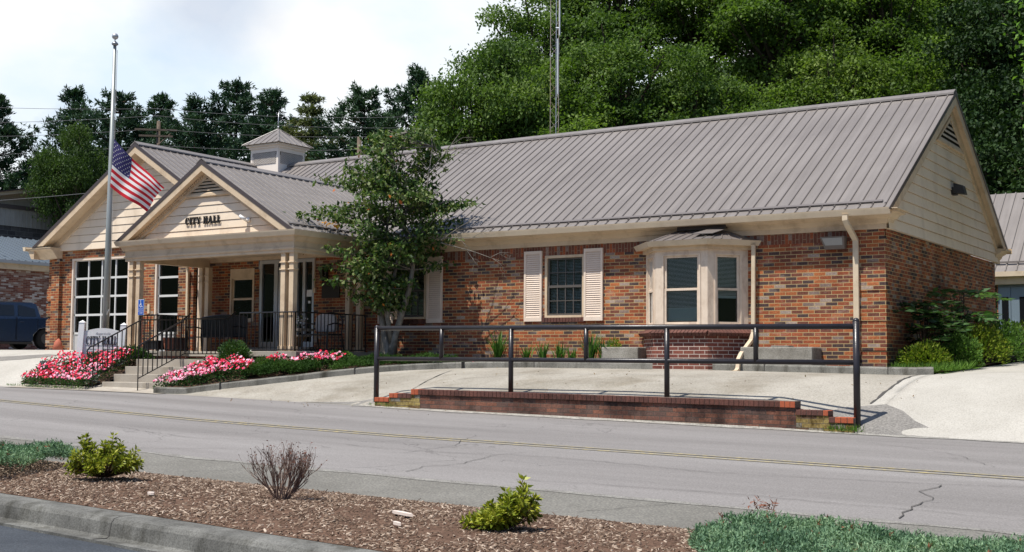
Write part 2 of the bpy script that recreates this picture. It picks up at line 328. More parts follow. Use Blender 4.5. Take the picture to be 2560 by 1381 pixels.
CONC=noisy('concrete',(.40,.372,.322),(.285,.262,.22),.55,.9,.15,fine=38,finec=((.72,.72,.71),(1.12,1.12,1.11)),bumps=.35,stain=((.70,.67,.62),.8,(1,1,1)))
DRV=noisy('concrete_drive',(.47,.447,.40),(.39,.368,.325),.8,.9,.15,fine=48,finec=((.80,.79,.77),(1.1,1.1,1.09)),bumps=.4)
KRB=noisy('kerb_concrete',(.27,.26,.23),(.16,.155,.135),2.5,.9,.15,fine=70,finec=((.7,.7,.7),(1.2,1.2,1.2)),bumps=.4,stain=((.38,.37,.34),4.5,(1,1,.25)))
STP=noisy('step_concrete',(.42,.38,.32),(.34,.30,.25),1.5,.9,.15,fine=60,finec=((.85,.85,.85),(1.1,1.1,1.1)),bumps=.2,stain=((.75,.72,.68),3,(1,1,.5)))
SLB=noisy('block_concrete',(.33,.31,.27),(.20,.185,.155),3.,.9,.15,fine=50,finec=((.7,.7,.7),(1.2,1.2,1.2)),bumps=.5)
STR=noisy('pale_asphalt_strip',(.195,.187,.168),(.155,.148,.132),1.,.92,.12,fine=45,finec=((.75,.75,.75),(1.35,1.35,1.3)),bumps=.3)
PATCH=noisy('asphalt_patch',(.24,.225,.205),(.19,.18,.165),2.,.92,.12,fine=35,finec=((.75,.75,.75),(1.3,1.3,1.3)),bumps=.35)
LOT=noisy('dark_asphalt',(.055,.062,.072),(.040,.046,.055),1.5,.8,.25,fine=80,finec=((.7,.7,.7),(1.5,1.5,1.5)),bumps=.3)
SOIL=noisy('soil',(.10,.065,.045),(.055,.038,.028),4,.95,.1,fine=30,finec=((.6,.6,.6),(1.4,1.3,1.2)),bumps=.8)
GRND=noisy('grassy_ground',(.045,.075,.02),(.075,.07,.035),.8,.95,.1,bumps=.6)
MUL=noisy('mulch_bed',(.15,.094,.066),(.092,.056,.040),5,.95,.1,fine=42,finec=((.5,.48,.46),(1.5,1.45,1.35)),bumps=1.,bscale=45)
def roadmat():
    m=mat('old_asphalt',(.3,.28,.27),.85,.2); nt=m.node_tree; b=nt.nodes['Principled BSDF']; L=nt.links.new
    g=N(nt,'ShaderNodeNewGeometry'); mp=N(nt,'ShaderNodeMapping'); mp.inputs['Scale'].default_value=(.09,1.3,1); L(g.outputs['Position'],mp.inputs[0])
    n=N(nt,'ShaderNodeTexNoise',inp={'Scale':1.,'Detail':8.,'Roughness':.6}); L(mp.outputs[0],n.inputs[0]); r=ramp(nt,[(.32,(.190,.178,.169)),(.5,(.228,.214,.204)),(.68,(.262,.247,.236))]); L(n.outputs[0],r.inputs[0])
    f=N(nt,'ShaderNodeTexNoise',inp={'Scale':60.,'Detail':2.}); L(g.outputs['Position'],f.inputs[0]); rf=ramp(nt,[(.3,(.80,.80,.80)),(.7,(1.18,1.18,1.18))]); L(f.outputs[0],rf.inputs[0])
    v=N(nt,'ShaderNodeTexVoronoi',feature='DISTANCE_TO_EDGE',inp={'Scale':.55}); mp2=N(nt,'ShaderNodeMapping'); mp2.inputs['Scale'].default_value=(.45,1.2,1)
    nn=N(nt,'ShaderNodeTexNoise',inp={'Scale':1.8,'Detail':6.}); L(g.outputs['Position'],nn.inputs[0]); mxv=N(nt,'ShaderNodeMix',data_type='RGBA',blend_type='ADD',inp={0:.9}); L(g.outputs['Position'],mxv.inputs[6]); L(nn.outputs[1],mxv.inputs[7]); L(mxv.outputs[2],mp2.inputs[0]); L(mp2.outputs[0],v.inputs[0])
    rv=ramp(nt,[(0,(.62,.62,.62)),(.006,(1,1,1))]); L(v.outputs[0],rv.inputs[0])
    n4=N(nt,'ShaderNodeTexNoise',inp={'Scale':.35,'Detail':3.}); L(g.outputs['Position'],n4.inputs[0]); r4=ramp(nt,[(.50,(1,1,1)),(.60,(0,0,0))]); L(n4.outputs[0],r4.inputs[0])
    xm=N(nt,'ShaderNodeMix',data_type='RGBA',blend_type='LIGHTEN',inp={0:1.}); L(rv.outputs[0],xm.inputs[6]); L(r4.outputs[0],xm.inputs[7])
    x=N(nt,'ShaderNodeMix',data_type='RGBA',blend_type='MULTIPLY',inp={0:1.}); L(r.outputs[0],x.inputs[6]); L(rf.outputs[0],x.inputs[7]); y=N(nt,'ShaderNodeMix',data_type='RGBA',blend_type='MULTIPLY',inp={0:1.}); L(x.outputs[2],y.inputs[6]); L(xm.outputs[2],y.inputs[7])
    L(y.outputs[2],b.inputs['Base Color']); bump(nt,b,f.outputs[0],.3,.006)
    return m
ROAD=roadmat()
def paintmat():
    m=mat('worn_yellow_paint',(.55,.42,.12),.8,.2); nt=m.node_tree; b=nt.nodes['Principled BSDF']; L=nt.links.new
    g=N(nt,'ShaderNodeNewGeometry'); n=N(nt,'ShaderNodeTexNoise',inp={'Scale':14.,'Detail':6.,'Roughness':.7}); L(g.outputs['Position'],n.inputs[0])
    r=ramp(nt,[(.40,(.40,.33,.165)),(.52,(.25,.23,.19))]); L(n.outputs[0],r.inputs[0]); L(r.outputs[0],b.inputs['Base Color']); return m
YEL=paintmat(); CRK=mat('crack',(.09,.085,.08),.95,.1)
def glassmat(name,tint=(.9,.93,.92),base=.06):
    m=bpy.data.materials.new(name); m.use_nodes=True; nt=m.node_tree; nt.nodes.clear(); L=nt.links.new; o=N(nt,'ShaderNodeOutputMaterial')
    t=N(nt,'ShaderNodeBsdfTransparent'); t.inputs[0].default_value=(*tint,1); g=N(nt,'ShaderNodeBsdfGlossy'); g.inputs['Roughness'].default_value=.03; g.inputs[0].default_value=(.9,.95,1,1)
    f=N(nt,'ShaderNodeFresnel',inp={'IOR':1.5}); a=N(nt,'ShaderNodeMath',operation='ADD',inp={1:base},use_clamp=True); L(f.outputs[0],a.inputs[0]); x=N(nt,'ShaderNodeMixShader'); L(a.outputs[0],x.inputs[0]); L(t.outputs[0],x.inputs[1]); L(g.outputs[0],x.inputs[2]); L(x.outputs[0],o.inputs[0]); return m
GLS=glassmat('window_glass',(.86,.89,.88),.015); GLD=glassmat('dark_glass',(.30,.31,.32),.03)
BLD=mat('blind_slat',(.80,.80,.76),.6,.3); BLW=mat('pale_shade',(.52,.58,.58),.7,.2)
FOL=leafmat('leaf_green',[(.042,.075,.018),(.082,.140,.027),(.135,.210,.042),(.215,.29,.07)],nscale=.25,trans=.38)
FOLM=leafmat('leaf_mid',[(.042,.078,.020),(.078,.135,.030),(.125,.195,.045),(.20,.265,.08)],nscale=.3)
FOLY=leafmat('leaf_yellowish',[(.048,.080,.018),(.095,.150,.028),(.145,.215,.042),(.23,.29,.075)],nscale=.3)
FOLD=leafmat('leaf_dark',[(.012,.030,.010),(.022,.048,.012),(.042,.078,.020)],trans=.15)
PINE=leafmat('pine_needle',[(.022,.050,.026),(.038,.078,.040),(.060,.108,.052)],rough=.55,trans=.12,nscale=.4)
SPRU=leafmat('spruce_needle',[(.06,.085,.03),(.12,.14,.05),(.19,.19,.08)],rough=.6,trans=.2,nscale=.5)
BARK=noisy('bark',(.10,.075,.055),(.055,.042,.033),6,.95,.1,bumps=.8); BARKG=noisy('grey_bark',(.24,.22,.19),(.13,.12,.10),9,.95,.1,bumps=.8,bscale=40)
OPPH=noisy('reflection_hill_wood',(.018,.026,.014),(.032,.042,.022),.3,.95,.1)  # dark cover of the slope added behind the camera for reflections
HILLM=noisy('hill_ground',(.016,.03,.010),(.03,.045,.016),.5,.95,.1)
KRBN=noisy('weathered_kerb',(.20,.197,.18),(.105,.103,.094),2.5,.9,.15,fine=70,finec=((.7,.7,.7),(1.2,1.2,1.2)),bumps=.4,stain=((.45,.44,.40),4.5,(1,1,.25)))
# ---------------------------------------------------------------- ground sheets
def sheet(name,xs,ylo,yhi,ny,dz,m,kind='structure',zf=None):
    zf=zf or G; b=MB(); n=ny+1
    for x in xs:
        a=ylo(x) if callable(ylo) else ylo; c=yhi(x) if callable(yhi) else yhi
        for j in range(n):
            y=a+(c-a)*j/ny; b.v.append((x,y,zf(x,y)+dz))
    for i in range(len(xs)-1):
        for j in range(ny): b.f.append((i*n+j,(i+1)*n+j,(i+1)*n+j+1,i*n+j+1)); b.m.append(0)
    o=b.build(name,m,None,smooth=True); o['kind']=kind; return o
fr=lambda a,b,s:[a+(b-a)*i/max(1,round((b-a)/s)) for i in range(max(1,round((b-a)/s))+1)]
GX=[-400,-200,-120,-80]+fr(-60,-26,2)+fr(-25.5,8,.5)+fr(9,40,3)+[70,150,400]
GY=[-300,-120,-60,-35,-24]+fr(-20,-16,1)+fr(-15.9,-12.1,.1)+[-12,-11.4,-10,-9,-7.9,-6,-4.52,-4.5,-4.4,-4.3]+fr(-4.1,-.5,.2)+fr(0,15,1.5)+[20,26,40,80,200,600]
b=MB()
def hillz(x,y):
    z=.3+max(0,y-18)*.02
    return z
for x in GX:
    for y in GY:
        k=-.05 if y<15 else 0
        z=(G(x,y)+k) if y<15 else max(.3,G(x,15))
        if -5.2<y<-4.35: z-=.05
        b.v.append((x,y,z))
n=len(GY)
for i in range(len(GX)-1):
    for j in range(n-1): b.f.append((i*n+j,(i+1)*n+j,(i+1)*n+j+1,i*n+j+1)); b.m.append(0)
struct(b.build('ground',GRND,None,smooth=True))
# hills behind
b=MB(); hx=fr(-110,60,4); hy=[24,30,36,42,50,60,75,100,140]
def HZ(x,y):
    s=1/(1+math.exp(-(x+30+(y-24)*.45)/2.5)); return -1+ min(26,(y-24)*.60)*s*min(1,(y-24)/16+.3)+.04*(y-24)*(1-s)
for x in hx:
    for y in hy: b.v.append((x,y,HZ(x,y)+.4*math.sin(x*.7+y)))
n=len(hy)
for i in range(len(hx)-1):
    for j in range(n-1): b.f.append((i*n+j,(i+1)*n+j,(i+1)*n+j+1,i*n+j+1)); b.m.append(0)
struct(b.build('hill',HILLM,None,smooth=True))
xs_r=fr(-60,-22,2)+fr(-21,8,.5)+fr(9,60,3)
sheet('road',xs_r,-10.65,-4.52,16,0,ROAD)
sheet('road_edge_strip',xs_r,-12.3,-10.65,6,.002,STR)
def line(name,y,wd):
    o=sheet(name,xs_r,y-wd/2,y+wd/2,1,.006,YEL); return o
line('yellow_centre_line',-7.81,.07); line('yellow_centre_line',-7.97,.07)
# kerb polyline in front of the building
KP=[(-13.45,-4.62),(-12.9,-4.3),(-12.3,-4.0),(-11.6,-3.6),(-11.0,-3.1),(-10.4,-2.55),(-9.8,-2.0),(-9.2,-1.5),(-8.5,-1.05),(-7.6,-.80),(-6.6,-.68),(-5,-.61),(.2,-.61),(.65,-.56),(.88,-.38)]
def KY(x): return ip(x,KP)
# pavement between road and building kerb
xs=fr(-13.35,.8,.25); sheet('concrete_ramp',xs,-4.52,lambda x:KY(x)+.02,16,0,CONC)
def bedx(y): return .9+.05*math.sin(y*1.3)
sheet('concrete_drive',[.8,.9,.999,1.0]+fr(1.2,5.6,.4),-4.52,lambda x:(-.35 if x<1 else 12),40,.001,DRV)
sheet('concrete_drive',fr(-60,-21,3)+fr(-20,-17.6,.4),-4.52,.05,14,.001,DRV)
sheet('gravel_yard',fr(-60,-23.7,3),.05,12,6,.001,DRV)
# front lip of the sidewalk at the steps
sheet('step_apron',fr(-18.2,-13.2,.5),-4.75,-3.9,3,.012,STP)
# dark asphalt patch at the right end of the wall
def patch(name,pts,m,dz=.004,sub=10):
    # fan-triangulated sheet following the ground
    q=[]
    for i,p in enumerate(pts):
        r=pts[(i+1)%len(pts)]; k=max(1,int(math.hypot(r[0]-p[0],r[1]-p[1])/.15)); q+=[(p[0]+(r[0]-p[0])*j/k,p[1]+(r[1]-p[1])*j/k) for j in range(k)]
    pts=q; cx=sum(p[0] for p in pts)/len(pts); cy=sum(p[1] for p in pts)/len(pts); b=MB(); n=len(pts)
    for k in range(sub+1):
        for p in pts:
            t=k/sub; x=cx+(p[0]-cx)*t; y=cy+(p[1]-cy)*t; b.v.append((x,y,G(x,y)+dz))
    for k in range(sub):
        for i in range(n): b.f.append((k*n+i,(k+1)*n+i,(k+1)*n+(i+1)%n,k*n+(i+1)%n)); b.m.append(0)
    o=b.build(name,m,None,smooth=True); o['kind']='structure'; return o
patch('asphalt_patch',[(.35,-4.5),(2.15,-4.5),(1.95,-4.2),(1.55,-3.95),(1.3,-3.65),(1.0,-3.45),(.8,-3.6),(.45,-3.9)],PATCH,.008)
patch('asphalt_patch',[(-9.6,-4.5),(-7.85,-4.5),(-7.75,-4.2),(-8.3,-4.28),(-8.9,-4.4)],PATCH,.008)
patch('drive_stain',[(-22.5,-3.0),(-20.6,-2.6),(-19.6,-2.1),(-20.4,-2.0),(-21.6,-2.3),(-23.5,-2.6)],PATCH,.006)
def crack(pts,wd=.012,jit=.03,name='pavement_crack'):
    b=MB(); P=[]
    for i in range(len(pts)-1):
        a,c=Vector(pts[i]),Vector(pts[i+1]); k=max(1,int((c-a).length/.12))
        for j in range(k):
            q=a.lerp(c,j/k); P.append(Vector((q.x+random.uniform(-jit,jit),q.y+random.uniform(-jit,jit))))
    P.append(Vector(pts[-1]))
    for i,p in enumerate(P):
        d=(P[min(i+1,len(P)-1)]-P[max(i-1,0)]).normalized(); s=Vector((-d.y,d.x))*wd*random.uniform(.4,1.1)/2
        for q in (p+s,p-s): b.v.append((q.x,q.y,G(q.x,q.y)+.009))
    for i in range(len(P)-1): b.f.append((2*i,2*i+1,2*i+3,2*i+2)); b.m.append(0)
    o=b.build(name,CRK,None); o['kind']='structure'
crack([(-2.48,-10.34),(-2.49,-9.94),(-2.2,-9.55),(-2.25,-8.89),(-2.0,-8.5)],.012)
crack([(-4.6,-8.9),(-3.2,-9.0),(-2.25,-8.8),(-1.48,-8.7),(-.24,-8.81),(.4,-8.91),(1.24,-8.87),(2.32,-8.72),(2.95,-8.66),(3.83,-8.44),(5,-8.3)],.009)
crack([(-12,-6.5),(-9.5,-6.9),(-7.2,-6.6),(-5.5,-6.9),(-3,-6.4)],.008)
crack([(-1,-10.2),(1.5,-10.0),(4.5,-10.1)],.008)
crack([(-3.6,-7.3),(-3.2,-8.4),(-3.4,-9.2)],.009)
crack([(1.2,-5.4),(2.6,-6.2),(3.3,-7.2)],.008)
crack([(3.17,-10.48),(3.14,-9.92),(3.21,-9.34),(3.0,-9.1),(3.07,-8.93),(3.09,-8.67)],.017)
crack([(-9,-9.1),(-7,-9.4),(-5.6,-9.0),(-4.6,-9.2)],.008)
crack([(-8.1,-11.0),(-6.4,-10.2),(-5.8,-9.9)],.008)
crack([(.1,-12),(1.1,-10.7)],.008); crack([(-5.2,-11.9),(-4.1,-10.7)],.008)
crack([(-7.39,-3.9),(-7.6,-3.3),(-7.85,-2.5),(-8.1,-1.7)],.03,.004,'pavement_joint')
crack([(-6.9,-3.2),(-6.2,-2.7),(-5.2,-2.2)],.014,.02)
crack([(.80,-3.5),(.81,-2.6),(.79,-1.8),(.82,-.5)],.05,.015,'pavement_joint')
crack([(-5,-2.4),(-4,-2.2),(-3,-2.4),(-1,-2.0)],.012,.03)
sheet('dusty_road_edge',fr(-8.2,8,.4),lambda x:-4.63-.03*math.sin(x*5)-.02*math.sin(x*13),-4.49,2,.007,noisy('road_dust',(.40,.38,.34),(.22,.21,.19),9,.95,.1,fine=60,finec=((.6,.6,.6),(1.3,1.3,1.3))))
sheet('dusty_road_edge',fr(-30,8,.5),lambda x:-10.70-.03*math.sin(x*3.1)-.02*math.sin(x*9),lambda x:-10.60+.02*math.sin(x*7),2,.006,noisy('seam_dust',(.27,.26,.235),(.19,.18,.165),7,.95,.1,fine=60,finec=((.6,.6,.6),(1.3,1.3,1.3))))
# kerb (front of building)
K3=[(x,y,G(x,y)) for x,y in KP]
P=[]
for i in range(len(K3)-1):
    a,c=Vector(K3[i]),Vector(K3[i+1]); k=max(1,int((c-a).length/.3))
    for j in range(k):
        q=a.lerp(c,j/k); P.append((q.x,q.y+.06,G(q.x,q.y)))
P.append(K3[-1]); P=P
b=MB(); b.sweep(P,[(.07,-.15),(.065,.10),(.05,.125),(-.07,.13),(-.07,-.15)]); struct(b.build('kerb',KRB,None,smooth=False))
b=MB()
for x,y in [(-12.2,-3.92),(-10.1,-2.25),(-8.3,-1.03),(-6.8,-.65),(-2,-.555),(.2,-.555)]:
    b.box(x-.005,x+.005,y-.07,y+.13,G(x,y)-.02,G(x,y)+.134)
struct(b.build('kerb_joint',CRK,None))
# planting beds
def bedz(x,y): return G(x,y)+.10+.03*math.sin(x*3+y*5)
sheet('planting_bed',fr(-13.3,.8,.3),lambda x:KY(x)+.1,lambda x:(-.0 if x>-11.3 else -2.55),6,0,SOIL,zf=bedz)
sheet('planting_bed',fr(-18.4,-15.6,.3),lambda x:-4.2 if x<-15.7 else -4.0,-2.3,8,.05,SOIL)
sheet('planting_bed',[.02+.1*i for i in range(11)],-.35,9.5,12,.05,SOIL)
# near island mulch with mound, and kerb + lot
def isl_lo(x): return kerbY(x)+.002
xs_i=fr(-29.5,-10,1)+fr(-9.8,7,.2)+fr(8,30,2)
sheet('mulch_ground',xs_i,isl_lo,-11.96-.0,22,.02,MUL)
b=MB(); P=[(x,kerbY(x),-1.252) for x in fr(-29,24,.5)]
b.sweep(P,[(-.02,-.3),(-.02,-.012),(.0,.0),(.18,.0),(.225,-.012),(.25,-.045),(.262,-.10),(.270,-.145),(.29,-.162),(.42,-.155),(.42,-.3)])
struct(b.build('near_kerb',KRBN,None,smooth=False))
b=MB()
for x in (-7.2,-4.1,-1.62,1.3,4.4):
    b.sweep([(x,kerbY(x),-1.250),(x+.009,kerbY(x+.009),-1.250)],[(-.0,-.3),(-.0,.0),(.18,.0),(.228,-.012),(.253,-.045),(.265,-.10),(.273,-.145),(.29,-.159),(.41,-.152),(.41,-.3)])
struct(b.build('kerb_joint',CRK,None))
sheet('parking_lot',fr(-29,24,1.5),-40,lambda x:kerbY(x)-.40,6,.005,LOT,zf=lambda x,y:-1.435)
# wood chips lying on the mulch
CHIP=leafmat('wood_chip',[(.085,.052,.036),(.12,.078,.054),(.165,.110,.078),(.22,.155,.112),(.33,.245,.18),(.58,.47,.37)],rough=.85,trans=0)
def chips(name,n,x0,x1,smin,smax):
    xs=rng.uniform(x0,x1,int(n*1.6)); ky=np.array([kerbY(x) for x in xs]); ys=ky+.01+(-12.03-ky-.01)*rng.uniform(0,1,len(xs))
    dn=np.sin(xs*2.3+1.7*np.sin(ys*3.1))*np.sin(ys*3.7+1.3*np.sin(xs*1.9))+.5*np.sin(xs*7.+ys*5.); keep=rng.random(len(xs))<np.clip(.62+.38*dn,.18,1); xs=xs[keep][:n]; ys=ys[keep][:n]; n=len(xs)
    zs=np.array([G(x,y) for x,y in zip(xs,ys)])+.026
    a=rng.uniform(0,PI,n); l=rng.uniform(smin,smax,n)*rng.uniform(.5,1,n); wd=l*rng.uniform(.12,.35,n); tl=rng.normal(0,.22,n); t2=rng.normal(0,.3,n)
    ux=np.stack([np.cos(a),np.sin(a),np.sin(tl)],1)*(l/2)[:,None]; uy=np.stack([-np.sin(a),np.cos(a),np.sin(t2)],1)*(wd/2)[:,None]
    C=np.stack([xs,ys,zs+np.abs(np.sin(tl))*l/2],1); h=np.array([0,0,.006])
    V=np.stack([C-ux-uy*.6,C+ux*.9-uy,C+ux+uy*.5,C-ux*.8+uy,C-ux-uy*.6-h,C+ux*.9-uy-h,C+ux+uy*.5-h,C-ux*.8+uy-h],1).reshape(-1,3)
    bs=np.arange(n)[:,None]*8; F=np.concatenate([bs+np.array(q) for q in([0,1,2,3],[0,4,5,1],[1,5,6,2],[2,6,7,3],[3,7,4,0])])
    o=npmesh(name,V,F,CHIP); tag(o,None,None,None,'stuff'); return o
o=chips('wood_chips',30000,-8,3.2,.015,.055); tag(o,'shredded bark and wood chips spread over the near planting island','mulch')
o.data.name='wood_chips'
for (x,y,l,wd,a,lab) in [(.27,-13.84,.30,.05,.2,'large pale split of wood lying on the mulch left of the right azalea'),(.62,-14.35,.13,.03,.1,'small pale stick lying below the large pale split of wood'),(-2.35,-14.1,.10,.05,.3,'short white chunk of wood on the mulch near the kerb joint')]:
    z=G(x,y)+.04; M=Matrix.Rotation(a-.55,3,'Z'); b=MB(); q=[(-l/2,-wd*.2),(-l*.3,-wd*.5),(l*.3,-wd*.45),(l/2,-.005),(l*.25,wd*.3),(-l*.1,wd*.5),(-l*.4,wd*.35)]
    b.prism(q,0,.022,'z'); b.v=[tuple(M@Vector(p)+Vector((x,y,z))) for p in b.v]
    tag(b.build('wood_splinter',mat('pale_wood',(.72,.62,.54),.8,.2)),lab,'wood chip','pale pieces of wood on the mulch')
# retaining wall
wt=thing('retaining_wall','low brick retaining wall with stepped ends under the black pipe railing','wall',(-3.3,-4.4,-.9))
def ztop(x): return -.505-.008*(x+7)
b=MB()
X0,X1=-6.92,.02
b.add([(X0,-4.5,-1.1),(X1,-4.5,-1.1),(X1,-4.5,-.65),(X0,-4.5,-.60),(X0,-4.3,-1.1),(X1,-4.3,-1.1),(X1,-4.3,-.65),(X0,-4.3,-.60)],[(0,1,2,3),(1,5,6,2),(5,4,7,6),(4,0,3,7),(3,2,6,7)])
b.build('wall_face',BRW,wt)
# cap of rowlock bricks
b=MB(); m_=MB(); n=int((X1-X0)/.078)
for i in range(n+1):
    x=X0+i*.078; z=ztop(x); j=random.uniform(-.003,.003)
    zl=-.60-(x-X0)/(X1-X0)*.05
    if i<2 : b.box(x,x+.0777,-4.525+j,-4.29,zl,z,1)
    else: b.box(x+.0035,x+.0745,-4.53+j,-4.29,zl+.002,z+random.uniform(-.002,.002),0 if i<n-2 else 1)
m_.add([(X0,-4.52,-.598),(X1,-4.52,-.648),(X1,-4.295,-.648),(X0,-4.295,-.598),(X0,-4.52,-.515),(X1,-4.52,-.555),(X1,-4.295,-.555),(X0,-4.295,-.515)],[(0,1,5,4),(1,2,6,5),(2,3,7,6),(3,0,4,7),(4,5,6,7)])
b.build('wall_cap',[CAPB,CAPR],wt,bevel=.004); m_.build('cap_mortar',CAPM,wt)
# stepped ends
def endblock(x0,x1,zt,zb,zc,nb,redn):
    b=MB(); b.box(x0,x1,-4.5,-4.3,zb,zc); b.build('stepped_end',BRY,wt)
    c=MB(); wd=(x1-x0)/nb
    for i in range(nb):
        c.box(x0+i*wd+.004,x0+(i+1)*wd-.004,-4.515,-4.29,zc+.002,zt,1 if i in redn else 0)
    c.box(x0+.002,x1-.002,-4.505,-4.3,zc,zt-.008,2); c.build('end_cap',[CAPB,CAPR,CAPM],wt,bevel=.004)
endblock(-7.42,-6.922,-.585,-1.1,-.665,5,(0,1)); endblock(-7.75,-7.422,-.665,-1.1,-.74,3,(0,1,2))
endblock(.022,.50,-.675,-1.2,-.75,6,(5,)); endblock(.50,.86,-.765,-1.2,-.845,4,(1,2,3))
# yellow peeling corner at the left of the wall face
b=MB(); b.box(-6.925,-6.74,-4.503,-4.49,-1.05,-.604); b.build('peeling_paint',BRY,wt)
# pipe railing
rl=thing('pipe_railing','long black two-rail pipe railing standing over the brick retaining wall','railing',(-3.5,-4.4,-.6))
YR=-4.35; RT=.545; RB=.01
def rz(x): return .565-.006*(x+7.8)
def rb(x): return .02-.0018*(x+7.8)
b=MB(); b.tube([(-7.84,YR,rz(-7.84)),(.83,YR,rz(.83))],.041,12); b.build('top_rail',RAIL,rl,smooth=True)
b=MB(); b.tube([(-7.84,YR,rb(-7.84)),(.83,YR,rb(.83))],.037,12); b.build('bottom_rail',RAIL,rl,smooth=True)
for x,z0,z1,r in [(-7.84,-.85,.575,.048),(-4.96,-.60,.53,.042),(-2.09,-.60,.51,.042),(.86,-1.0,.585,.050),(-6.4,0.02,.55,.039),(-3.52,.01,.53,.039),(-.64,.0,.52,.039)]:
    b=MB(); b.tube([(x,YR,z0),(x,YR,z1)],r,10)
    if x in(-7.84,.86): b.ball((x,YR,z1),r*1.02,10,6)
    b.build('post',RAIL,rl,smooth=True)
# ---------------------------------------------------------------- city hall
CH=thing('city_hall','single-storey brick city hall with brown ribbed metal roofs and a columned porch','building',(0,0,0))
SL=.608; EY=-.41; EZ=2.683; RY=4.34; RZ=5.57
def wallface(b,x0,x1,z0,z1,y,holes,rev=.12,m=0):
    holes=[(h[0],h[1],h[2],min(h[3],z1)) for h in holes]
    xs=sorted({x0,x1,*[h[0] for h in holes],*[h[1] for h in holes]}); zs=sorted({z0,z1,*[h[2] for h in holes],*[h[3] for h in holes]})
    for i in range(len(xs)-1):
        for j in range(len(zs)-1):
            cx=(xs[i]+xs[i+1])/2; cz=(zs[j]+zs[j+1])/2
            if any(h[0]<cx<h[1] and h[2]<cz<h[3] for h in holes): continue
            b.poly([(xs[i],y,zs[j]),(xs[i+1],y,zs[j]),(xs[i+1],y,zs[j+1]),(xs[i],y,zs[j+1])],m)
    for a,c,d,e in holes:
        r=y+rev
        b.poly([(a,y,d),(a,r,d),(a,r,e),(a,y,e)][::-1],m); b.poly([(c,y,d),(c,r,d),(c,r,e),(c,y,e)],m); b.poly([(a,y,e),(a,r,e),(c,r,e),(c,y,e)][::-1],m); b.poly([(a,y,d),(a,r,d),(c,r,d),(c,y,d)],m)
holes=[(-6.99,-6.05,.88,2.16),(-10.93,-10.05,.9,2.16),(-16.10,-15.28,.9,2.2),(-15.12,-13.34,.18,2.38),(-22.22,-19.86,.15,2.70),(-18.86,-17.2,.15,2.70)]
b=MB()
wallface(b,-15.15,0,-.45,2.16,0,[h for h in holes if h[0]>-15.14 and h[1]<0],.12)
wallface(b,-15.15,-13.3,-.45,2.16,0,[],.12) if False else None
b.build('front_wall',BR,CH)
b=MB(); wallface(b,-23.2,-15.15,-.2,2.93,0,[(-16.10,-15.28,.9,2.2),holes[4],holes[5]],.14); b.poly([(-15.15,0,2.38),(-13.3,0,2.38),(-13.3,0,2.6),(-15.15,0,2.6)]); b.poly([(-13.3,0,2.16),(-11.3,0,2.16),(-11.3,0,2.6),(-13.3,0,2.6)])
b.poly([(-23.2,0,-.2),(-23.2,0,2.93),(-23.2,8.68,2.93),(-23.2,8.68,-.2)]); b.build('front_wall',BR,CH)
b=MB(); b.poly([(0,0,-.45),(0,8.68,-.45),(0,8.68,2.35),(0,0,2.35)]); b.poly([(0,8.68,-.45),(-23.2,8.68,-.45),(-23.2,8.68,2.9),(0,8.68,2.35)]); b.build('side_wall',BR,CH)
# soldier course under the frieze and proud quoin bands at the corner
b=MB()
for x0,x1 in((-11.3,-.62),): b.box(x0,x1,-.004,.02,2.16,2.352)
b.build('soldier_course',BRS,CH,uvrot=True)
b=MB(); b.box(-.62,-.0,-.001,.05,2.16,2.352)
for z0 in (.22,.74,1.27,1.79): b.box(-.60,.014,-.014,.35,z0,z0+.40)
b.box(-.60,.014,-.014,.35,-.3,.12); b.build('corner_quoin',BR,CH)
b=MB()
for z0 in (.30,.72,1.14,1.56): b.box(-23.23,-22.85,-.03,.3,z0,z0+.34)
b.box(-23.23,-22.85,-.03,.3,-.1,.24); b.build('corner_quoin',BR,CH)
b=MB(); b.box(-22.95,-22.62,-.10,.0,-.1,2.70); b.build('brick_pier',BR,CH)
b=MB(); b.box(-17.86,-17.3,-.10,.0,-.1,2.6); b.build('brick_pier',BR,CH)
# cornice profile
CORN=[(0,2.35),(.035,2.35),(.035,2.44),(.065,2.465),(.09,2.52),(.15,2.55),(.19,2.595),(.29,2.615),(.29,2.66),(0,2.66)]
def cornice(b,x0,x1,y,zt): # front facing -Y ; box soffit and crown under the gutter
    pr=[(y+.0,zt-.20),(y-.055,zt-.20),(y-.055,zt-.265+.20),(y-.10,zt+.0-.05),(y-.10,zt+.0),(y-.30,zt+.03),(y-.30,zt+.10),(y,zt+.10)]
    pr=[(y,zt-.19),(y-.035,zt-.19),(y-.035,zt-.10),(y-.065,zt-.075),(y-.09,zt-.02),(y-.15,zt+.01),(y-.19,zt+.055),(y-.29,zt+.075),(y-.29,zt+.12),(y,zt+.12)]
    b.prism(pr,x0,x1,'x')
b=MB(); b.mitre([(-11.38,0),(0.0,0),(0.0,.30)],[(min(a,.24),z) if 0 else (a,z) for a,z in CORN]); b.build('frieze',TAN,CH)
def gutter_x(b,x0,x1,y,z): # outer top edge at y, z ; runs along X
    t=.006; pr=[(y,z),(y+.008,z-.03),(y+.035,z-.115),(y+.12,z-.115),(y+.12,z),(y+.114,z),(y+.114,z-.108),(y+.04,z-.108),(y+.014,z-.028),(y+.012,z-.002)]
    b.prism(pr,x0,x1,'x')
b=MB(); gutter_x(b,-11.42,.21,EY,EZ); b.build('gutter',TAN2,CH)
# end return of the cornice at the right gable
b=MB(); b.box(-.02,.33,-.36,.38,2.661,2.672); b.build('return_flashing',TAN2,CH)
b=MB(); b.prism([(.0,2.35),(.04,2.35),(.04,2.44),(.075,2.47),(.10,2.53),(.17,2.56),(.20,2.60),(.30,2.62),(.30,2.655),(0,2.68)],8.45,9.05,'y'); gutter_x(b,.0,.3,9.0,2.70); b.build('cornice_return',TAN,CH)
